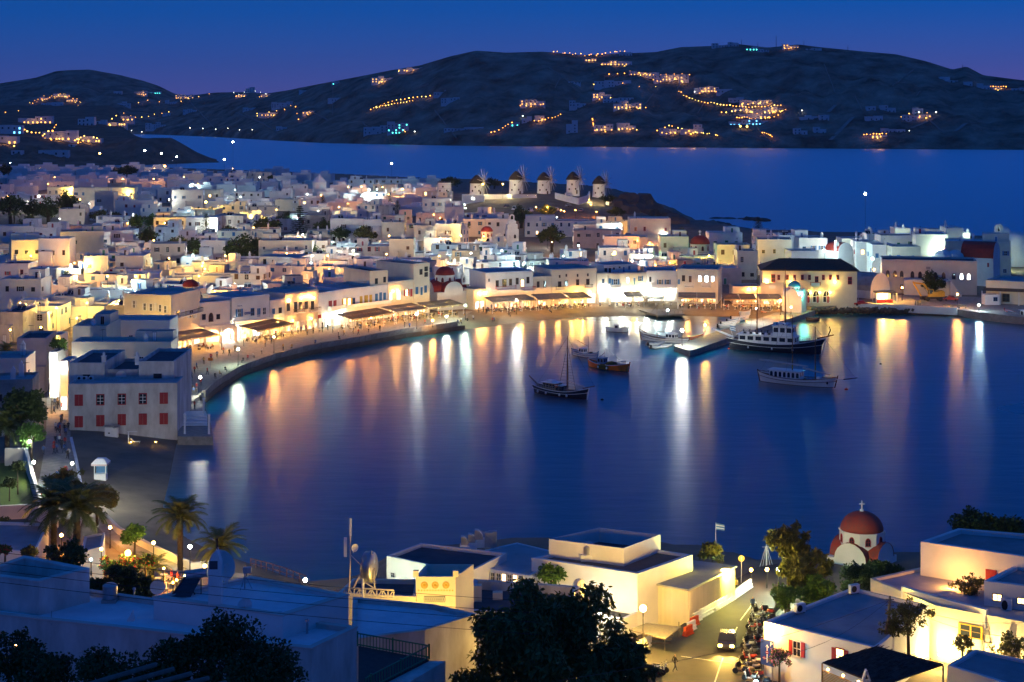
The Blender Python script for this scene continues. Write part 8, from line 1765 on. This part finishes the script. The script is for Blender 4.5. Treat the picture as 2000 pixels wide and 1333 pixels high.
# thatched pergola
zt = 8.2; t = thing('thatched_pergola', tuple(gp(1715,1300,zt) - Vector((0,0,4))), 'dark reed thatched pergola with small lamps at the bottom', 'pergola'); f = [gp(x, y, zt) for x, y in ((1606,1296),(1722,1342),(1842,1300),(1712,1264))]
b = MB(); b.poly([tuple(v + Vector((0,0,.1))) for v in f]); b.poly([tuple(v) for v in f][::-1])
for i in range(4): a, c = f[i], f[(i+1)%4]; b.poly([tuple(a), tuple(c), tuple(c+Vector((0,0,.1))), tuple(a+Vector((0,0,.1)))])
b.build('reed_mat', M_thatch, t); rd = MB()
for k in range(420):
    u, v = RND.random(), RND.random(); p = f[0].lerp(f[1], u).lerp(f[3].lerp(f[2], u), v) + Vector((0,0,.12)); d = (f[3]-f[0]).normalized()*RND.uniform(.3,.9); rd.bar(tuple(p), tuple(p + d + Vector((RND.uniform(-.1,.1),0,RND.uniform(-.02,.08)))), .035, .03)
ro = rd.build('reeds', M_thatch, t); ro['kind'] = 'stuff'
for k in range(4): p = f[0].lerp(f[1], .1+.26*k) - Vector((0,0,.35)); inst('bulb', globe_mesh('w'), t, p - Vector(t['_o']), scale=(.1,.1,.1)); lamp(t, p - Vector(t['_o']), 90, WARM, .1)
for i, v in enumerate(f): MB().bar((v.x,v.y,3),(v.x,v.y,zt), .14).build('post', M_wood, t)
for k in range(14): z = zt-.6-k*.14; MB().tube([tuple(f[0].lerp(f[1],.0) + Vector((0,-.1,z-zt))), tuple(f[0].lerp(f[1],.5) + Vector((0,-.1,z-zt)))], .05, 5).build('bamboo_cane', M_yellowp, t)
q = gp(1692, 1345, 8); t = thing('chimney_stack', q, 'white open hooded chimney in front of the thatched pergola', 'chimney'); LB('shaft', MB().box((-.3,-.3,-2),(.3,.3,.7)), M_white, t); LB('hood', MB().bar((-.3,0,.7),(0,0,1.6),.6,.12).bar((.3,0,.7),(0,0,1.6),.6,.12), M_white, t)
nb('low_house','low white house with a tiled grey roof at the bottom right corner',[(1850,1300),(2080,1370),(2100,1310),(1905,1268)],7.0,1.5,M_white,M_roof,.25,t=.4)
# chapel with red dome
c = gp(1697, 1118, 1.8); c.y += 4; t = thing('chapel', c, 'white seaside chapel with a weathered red dome and cross', 'chapel')
M_oldred = mat('weathered_red_paint', (.36,.04,.022), .7, 0, 1.2, .3, 6, col2=(.20,.06,.045)); church(t, c, 6.4, 6.0, toproof(1098, c.y-3)-1.8, -.7, 2.2, 2.75, 1.7, 2.65, M_white, M_oldred)
for i, (px, py, rp, Y, n, ls, m_, lb, dr) in enumerate([(1540,1055,46,182,6000,.2,M_leaf2,'tall feathery tamarisk lit green beside the chapel',.5),(1575,1105,52,180,6000,.2,M_leaf2,'second mass of the tamarisk, browner, nearer the chapel',.5),(1600,1150,50,178,3600,.2,M_leaf3,'green shrub behind the museum roof',.0),(1680,1130,46,184,3600,.2,M_leaf,'dark bush in front of the chapel',.0),(1715,1112,30,190,1800,.2,M_leaf,'low dark bush against the chapel arches',.0),(1745,1120,30,186,1800,.2,M_leaf,'dark bush right of the chapel',.0),(1535,1165,36,176,1800,.2,M_leaf3,'green bush beside the road above the scooters',.0),(1910,1030,56,215,4200,.26,M_leaf,'dark round tree behind the two storey block',.0),(1975,1040,46,212,3000,.26,M_leaf,'dark tree at the right edge behind the block',.0),(1392,1080,30,190,1800,.18,M_leaf2,'olive bush behind the grey shed',.0),(1078,1122,32,178,1800,.18,M_leaf3,'leafy green bush before the hotel wall',.0)]):
    tree_px('tamarisk_tree' if dr else 'shore_tree', lb, px, py, rp, Y, n, ls, m_, 90+i, 2.5, droop=dr, elong=2.6 if dr else 1.6, nc=22)
tree_px('oleander_bush','pink flowering oleander below the blue road sign',1522,1285,26,158,1600,.12,M_leaf2,120,3,fl=.35,m2=M_pinkf,nc=14,cat='bush')
q = gp(1497, 1112, 2); t = thing('boat_mast', q, 'white mast with stays rising behind the road end', 'mast'); LB('mast', MB().tube([(0,0,0),(0,0,3.6)], [.12,.06], 6), M_whitep, t); LB('crosstree', MB().bar((-.5,0,2.7),(.5,0,2.7),.06), M_whitep, t); [LB('stay', MB().tube([(0,0,3.0),(x,0,0)], .03, 4), M_whitep, t) for x in (-.9,-.5,.5,.9)]
q = gp(1398, 1095, 2.5); t = thing('flagpole', q, 'flagpole with a small blue and white flag above the bush', 'flagpole'); LB('pole', MB().tube([(0,0,0),(0,0,4.7)], .05, 5), M_whitep, t); fl = MB()
for k in range(5): fl.poly([(0.02,0,4.6-.16*k),(1.1,.1,4.4-.16*k),(1.1,.1,4.24-.16*k),(.02,0,4.44-.16*k)], k % 2)
LB('flag', fl, [M_cabb, M_whitep], t)
# ================================================================ villas and lamps on the far hills
M_vil = mat('villa_plaster', (.78,.77,.76), .9, .12, .05, 0, rnd=.15)
M_vilw = glowmat('villa_lit_opening', (1.0,.48,.10), 1.1); M_vilt = glowmat('villa_teal_light', (.1,1.0,.75), 1.6); M_vilb = glowmat('villa_pool_light', (.15,.6,1.0), 1.6); M_vild = mat('villa_dark_opening', (.05,.05,.06), .4, .2, 1, 0)
VK = {'w': M_vilw, 't': M_vilt, 'b': M_vilb, 'n': None}
HL_LM = [(110,190,'the left hill lights'),(120,262,'the lit headland hotel'),(280,185,'the saddle houses'),(500,180,'the white saddle house'),(560,215,'the shore hamlet'),(780,150,'the ridge villas'),(780,215,'the curved string of lights'),(755,250,'the stepped shore hotel'),(1040,205,'the lone lit villa'),(1050,240,'the shore path lights'),(1150,110,'the ridge top lights'),(1210,190,'the terraced villas'),(1200,250,'the long lit shore villa'),(1330,155,'the upper right cluster'),(1460,90,'the summit aerials'),(1470,215,'the brightest resort'),(1340,256,'the shore bar lights'),(1590,240,'the dark twin houses'),(1730,215,'the pale houses above the track'),(1790,228,'the hillside hamlet'),(1740,255,'the right shore terrace'),(1940,168,'the far right ridge houses')]
def where2(px, py):
    b = min(HL_LM, key=lambda l: (l[0]-px)**2 + ((l[1]-py)*1.5)**2); dx, dy = px-b[0], (py-b[1])*1.5
    return ('below' if dy > 0 else 'above') if abs(dy) > abs(dx) else ('right of' if dx > 0 else 'left of'), b[2], math.hypot(dx, dy)
VIL = []; VL = []
def far_ground(px, py): return head_at(px, py) if px < 350 and py > 222 else hill_at(px, py)
def villa(px, py, w, h, lit='n', nl=0, steps=2):
    """px,py bottom centre, w,h in photo pixels"""
    r = random.Random(int(px*31+py)); p = far_ground(px, py); s = F/p.y; W, Hh = w/s, h/s
    t = thing('hillside_villa', p, '', 'villa', 'villas on the far hills')
    k = max(1, min(4, int(W/14)+ (1 if steps > 1 else 0))); x = -W/2
    for i in range(k):
        ww = W/k*r.uniform(.85,1.15); hh = Hh*r.uniform(.55,1.0) if k > 1 else Hh; d = r.uniform(7,11); y = r.uniform(-2,3)
        inst('wall', MB().box((x,y,-6),(x+ww,y+d,hh)).mesh('wall', M_vil), t)
        nw = max(1, int(ww/5)); nf = max(1, int(hh/4))
        for a in range(nw):
            for f_ in range(nf):
                q = r.random(); m = VK[lit] if (lit != 'n' and q < (.75 if f_ == 0 else .35)) else (M_vild if q < .8 else None)
                if m is None: continue
                xc = x + ww*(a+.5)/nw; zz = hh*f_/nf + .5; inst('window', MB().poly([(xc-.9,y-.06,zz),(xc+.9,y-.06,zz),(xc+.9,y-.06,zz+2.2),(xc-.9,y-.06,zz+2.2)]).mesh('window', m), t)
        x += ww
    if lit == 'w':
        for i in range(max(2, int(w/11))):
            inst('terrace_lamp', globe_mesh('a' if r.random() < .6 else 'l', True), t, (r.uniform(-.55,.55)*W, -6-r.uniform(0,5), r.uniform(-2.5,2.0)), scale=(.7,.7,.7))
        lamp(t, (0, -9, 2.5), 450, (1,.5,.15), 1.0)
    VIL.append((t, px, py, {'w':'warm lit villa','t':'teal lit villa','b':'blue lit villa','n':'dark pale villa'}[lit]))
for v in [(748,162,46,13,'w'),(804,141,54,8,'w'),(862,186,30,10,'n'),(879,202,36,12,'n'),(745,262,70,20,'n'),(776,262,40,24,'t'),(1038,206,45,14,'w'),(1007,248,22,9,'t'),(1028,240,18,12,'n'),(1054,238,20,12,'w'),(1128,214,32,18,'n'),(1117,260,22,24,'n'),(1122,165,24,5,'n'),(1196,170,70,13,'n'),(1175,193,36,12,'w'),(1208,202,60,13,'n'),(1228,212,60,15,'w'),(1259,148,60,9,'w'),(1305,158,56,12,'w'),(1336,163,20,16,'w'),(1203,128,58,9,'w'),(1222,110,25,8,'n'),(1180,256,40,14,'w'),(1225,255,40,14,'w'),(1315,262,52,12,'w'),(907,257,80,8,'n'),(655,166,15,8,'t'),(657,199,34,8,'n'),
 (1405,94,28,9,'n'),(1433,91,20,9,'n'),(1468,99,24,8,'t'),(1492,102,24,6,'n'),(1545,96,32,10,'w'),(1590,99,30,5,'n'),(1321,156,28,9,'w'),(1380,181,48,11,'w'),(1415,182,30,9,'n'),(1446,201,44,10,'n'),(1470,205,50,10,'w'),(1500,204,40,10,'w'),(1462,222,60,10,'w'),(1512,220,40,11,'w'),(1478,232,70,9,'w'),(1445,247,40,12,'b'),(1482,246,44,14,'b'),(1352,262,46,12,'w'),(1363,262,16,17,'n'),(1580,236,36,9,'n'),(1610,236,20,13,'n'),(1564,264,26,12,'n'),(1603,262,26,13,'n'),(1702,215,18,10,'n'),(1727,217,14,11,'n'),(1743,220,18,9,'n'),(1708,236,34,12,'n'),(1793,222,18,11,'n'),(1783,238,38,13,'n'),(1807,230,26,8,'w'),(1744,260,46,12,'n'),(1716,270,30,6,'w'),(1846,159,20,10,'n'),(1862,162,16,5,'n'),(1891,169,14,8,'n'),(1923,175,26,12,'n'),(1952,176,22,6,'w'),(1993,178,30,8,'n'),
 (90,196,26,7,'w'),(118,192,28,8,'w'),(140,199,22,6,'w'),(100,206,40,6,'n'),(275,186,26,8,'w'),(230,184,16,8,'n'),(300,184,24,5,'t'),(360,193,36,9,'w'),(488,181,18,11,'n'),(518,190,20,6,'w'),(550,211,40,13,'n'),(487,217,26,8,'n'),(532,227,56,7,'w'),(592,182,16,8,'n'),(602,223,22,7,'w'),(242,208,26,9,'n'),(333,205,22,9,'n'),(211,222,22,9,'n'),(371,221,28,9,'n'),(325,228,16,10,'n'),(303,252,38,14,'n'),(240,236,40,9,'w'),(226,246,34,9,'w'),(66,242,64,15,'w'),(168,246,34,18,'n'),(196,243,22,9,'n'),(120,275,74,20,'w'),(176,279,38,12,'w'),(20,262,42,20,'b'),(14,282,40,18,'w'),(105,304,62,13,'n'),(140,288,14,5,'n'),(30,302,20,7,'n'),(548,255,18,8,'n'),(1155,120,26,6,'w'),(470,190,20,5,'w')]: villa(*v)
assign_items = {}
for it in VIL: d, l, r_ = where2(it[1], it[2]); assign_items.setdefault((it[3], d, l), []).append((r_, it[0]))
for (a, d, l), lst in assign_items.items():
    for i, (r_, o) in enumerate(sorted(lst, key=lambda q: q[0])): o['label'] = f"{a} on far hill, {ordn(i)} {d} {l}"
# strings of lamps: polyline, count, colour, phrase
LN = 0
def string(pts, n, k, phrase, jit=0.0, r=.72):
    global LN
    d = [0]
    for a, b in zip(pts[:-1], pts[1:]): d.append(d[-1] + math.hypot(b[0]-a[0], b[1]-a[1]))
    rr = random.Random(int(pts[0][0]))
    for i in range(n):
        u = d[-1]*(i/(max(1, n-1))); x = float(np.interp(u, d, [p[0] for p in pts])) + rr.uniform(-jit, jit); y = float(np.interp(u, d, [p[1] for p in pts])) + rr.uniform(-jit, jit)*.6
        p = far_ground(x, y); kk = k if len(k) == 1 else rr.choice(k); t = thing('far_street_lamp', p, f"{ {'w':'warm','a':'amber','o':'white','c':'cold white','l':'yellow','g':'green'}[kk] } lamp {phrase}, {first(i)} from the left", 'street lamp', 'lamps on the far hills')
        inst('post', PMF, t); inst('globe', globe_mesh(kk, True), t, (0,0,4.4), scale=(r*(s_ := rr.uniform(.65,1.35)), r*s_, r*s_)); LN += 1
PMF = MB().tube([(0,0,-1),(0,0,4)], .12, 4).mesh('post', M_dark)
string([(1326,184),(1336,193),(1352,200),(1375,206),(1400,209),(1430,213),(1470,216),(1525,212)], 34, 'al', 'on the road into the brightest resort')
string([(1410,226),(1450,222),(1500,226),(1530,222)], 14, 'al', 'on the middle terrace of the resort', 1.5); string([(1440,236),(1480,238),(1515,234),(1535,220)], 12, 'a', 'on the lower terrace of the resort', 1.2)
string([(1489,266),(1500,268),(1508,274)], 6, 'a', 'on the shore steps below the resort'); string([(1446,254),(1459,254)], 2, 'l', 'glaring above the resort shore', 0, 2.0)
string([(724,219),(750,212),(780,207),(806,202)], 15, 'al', 'on the lower curved string'); string([(735,214),(765,203),(800,197),(840,193)], 14, 'al', 'on the upper curved string'); string([(960,266),(985,254),(1000,246)], 7, 'a', 'on the path up from the shore', 2); string([(1060,240),(1080,236),(1095,230)], 7, 'a', 'right of the small shore villas', 1.5)
string([(1083,106),(1110,110),(1140,112),(1170,112),(1195,108),(1220,104)], 20, 'a', 'along the ridge top', 3); string([(1190,150),(1230,146),(1290,152),(1345,150)], 12, 'a', 'below the ridge top', 2.5); string([(1160,172),(1170,163),(1250,174),(1280,176)], 5, 'al', 'over the terraced villas', 2); string([(1157,238),(1160,256)], 6, 'a', 'up the steps of the long shore villa')
string([(1285,262),(1310,252),(1345,262),(1404,270)], 16, 'al', 'around the shore bar', 3); string([(1687,270),(1705,268),(1730,268)], 8, 'a', 'on the right shore terrace', 1); string([(1760,236),(1790,226),(1830,226)], 5, 'wo', 'in the hillside hamlet', 2); string([(1935,174),(1965,175)], 7, 'a', 'among the far right ridge houses')
string([(60,205),(90,192),(120,188),(150,200),(155,205)], 24, 'al', 'on the left hill', 5); string([(10,226),(60,216),(105,222),(150,212),(200,212)], 9, 'aw', 'below the left hill', 4); string([(40,258),(62,266),(84,272),(106,262),(112,250)], 12, 'al', 'around the headland hotel', 4); string([(150,280),(165,274),(190,278)], 6, 'l', 'on the headland terrace', 1)
string([(216,238),(240,226),(265,236),(300,230),(330,222)], 10, 'al', 'between headland and saddle', 4); string([(250,206),(290,200),(340,204),(410,185)], 9, 'aw', 'on the slope below the saddle', 4); string([(372,254),(436,258),(452,252),(475,262),(492,259)], 6, 'o', 'along the far beach', 1); string([(455,184),(470,190),(480,178),(495,178),(520,188)], 7, 'o', 'around the white lit house', 2); string([(502,228),(520,224),(545,222),(575,210),(583,240)], 9, 'al', 'in the shore hamlet', 3); string([(810,263),(1152,213),(1135,258),(1220,256),(1330,180),(1776,262)], 6, 'o', 'single along the far shore')
string([(257,259),(277,262)], 2, 'o', 'before the headland hotel', 0); string([(785,256),(790,262)], 3, 'a', 'at the stepped shore hotel', 2)
for k, (px, h) in enumerate([(1448,9),(1480,7),(1516,22),(1570,8),(1656,9),(1880,5)]):
    p = hill_at(px, itp(px, RIDGE)+2); s = F/p.y; t = thing('summit_aerial', p, f"thin aerial on the hill top, {first(k)} from the left", 'aerial', 'aerials on the hill top'); inst('pole', MB().tube([(0,0,-3),(0,0,h/s+2)], [.6,.3], 5).mesh('pole', M_dark), t)
# retaining walls and tracks on the hillside
M_track = mat('pale_track', (.34,.30,.25), 1, .2, .1, 0)
for k, (pts, lb) in enumerate([([(1622,276),(1640,258),(1666,230)],'pale straight track climbing the right hillside'),([(1780,252),(1800,244),(1826,232)],'pale track beside the hillside hamlet'),([(1866,258),(1885,244),(1915,240)],'curving track on the far right slope'),([(1618,222),(1632,208)],'short pale track above the twin houses')]):
    P = [far_ground(x, y) + Vector((0,0,1.0)) for x, y in pts]; b = MB()
    for a, c in zip(P[:-1], P[1:]): e = (c-a).normalized(); n = e.cross(Vector((0,0,1))).normalized()*3.2; b.poly([tuple(a-n), tuple(a+n), tuple(c+n), tuple(c-n)])
    struct(b.build('track_path', M_track), lb)
rw = random.Random(9); M_dry = mat('dry_stone', (.40,.34,.27), 1, .3, .3, 0)
for k in range(26):
    x0 = 420 + k*60 + rw.uniform(-20,20); yr_, yw_ = itp(x0, RIDGE), itp(x0, SHORE); u = rw.uniform(.25,.9); dx = rw.uniform(-70,70); dy = rw.uniform(-25,25) if k % 2 else rw.uniform(20,60); b = MB(); prev = None
    for j in range(9):
        v = j/8; px = x0 + dx*v; py = min(yw_-6, max(yr_+6, lerp(yr_, yw_, u) - dy*(v-.5))); p = hill_at(px, py)
        if prev is not None and (p-prev).length < 220: b.bar(tuple(prev+Vector((0,0,.8))), tuple(p+Vector((0,0,.8))), 1.0, 2.6)
        prev = p
    if b.f: tag(b.build('field_wall', M_dry), f"dry stone field wall on the far hill, {first(k)} from the left", 'wall', 'field walls on the far hills')
# ---- thin evening haze
hz = MB().box((-7000,-60,-8),(7000,8600,320)).mesh('haze', [])
hm = bpy.data.materials.new('haze_air'); hm.use_nodes = True; nt = hm.node_tree; nt.nodes.remove(nt.nodes['Principled BSDF'])
pv = nt.nodes.new('ShaderNodeVolumePrincipled'); pv.inputs['Color'].default_value = (.9,.92,1.0,1); pv.inputs['Density'].default_value = 0.00003; pv.inputs['Anisotropy'].default_value = 0.2
nt.links.new(pv.outputs[0], nt.nodes['Material Output'].inputs['Volume']); hz.materials.append(hm); ho = inst('haze', hz); ho['kind'] = 'stuff'; ho['label'] = 'thin blue evening haze over the bay'
for o_ in bpy.data.objects:
    if '_o' in o_: del o_['_o']
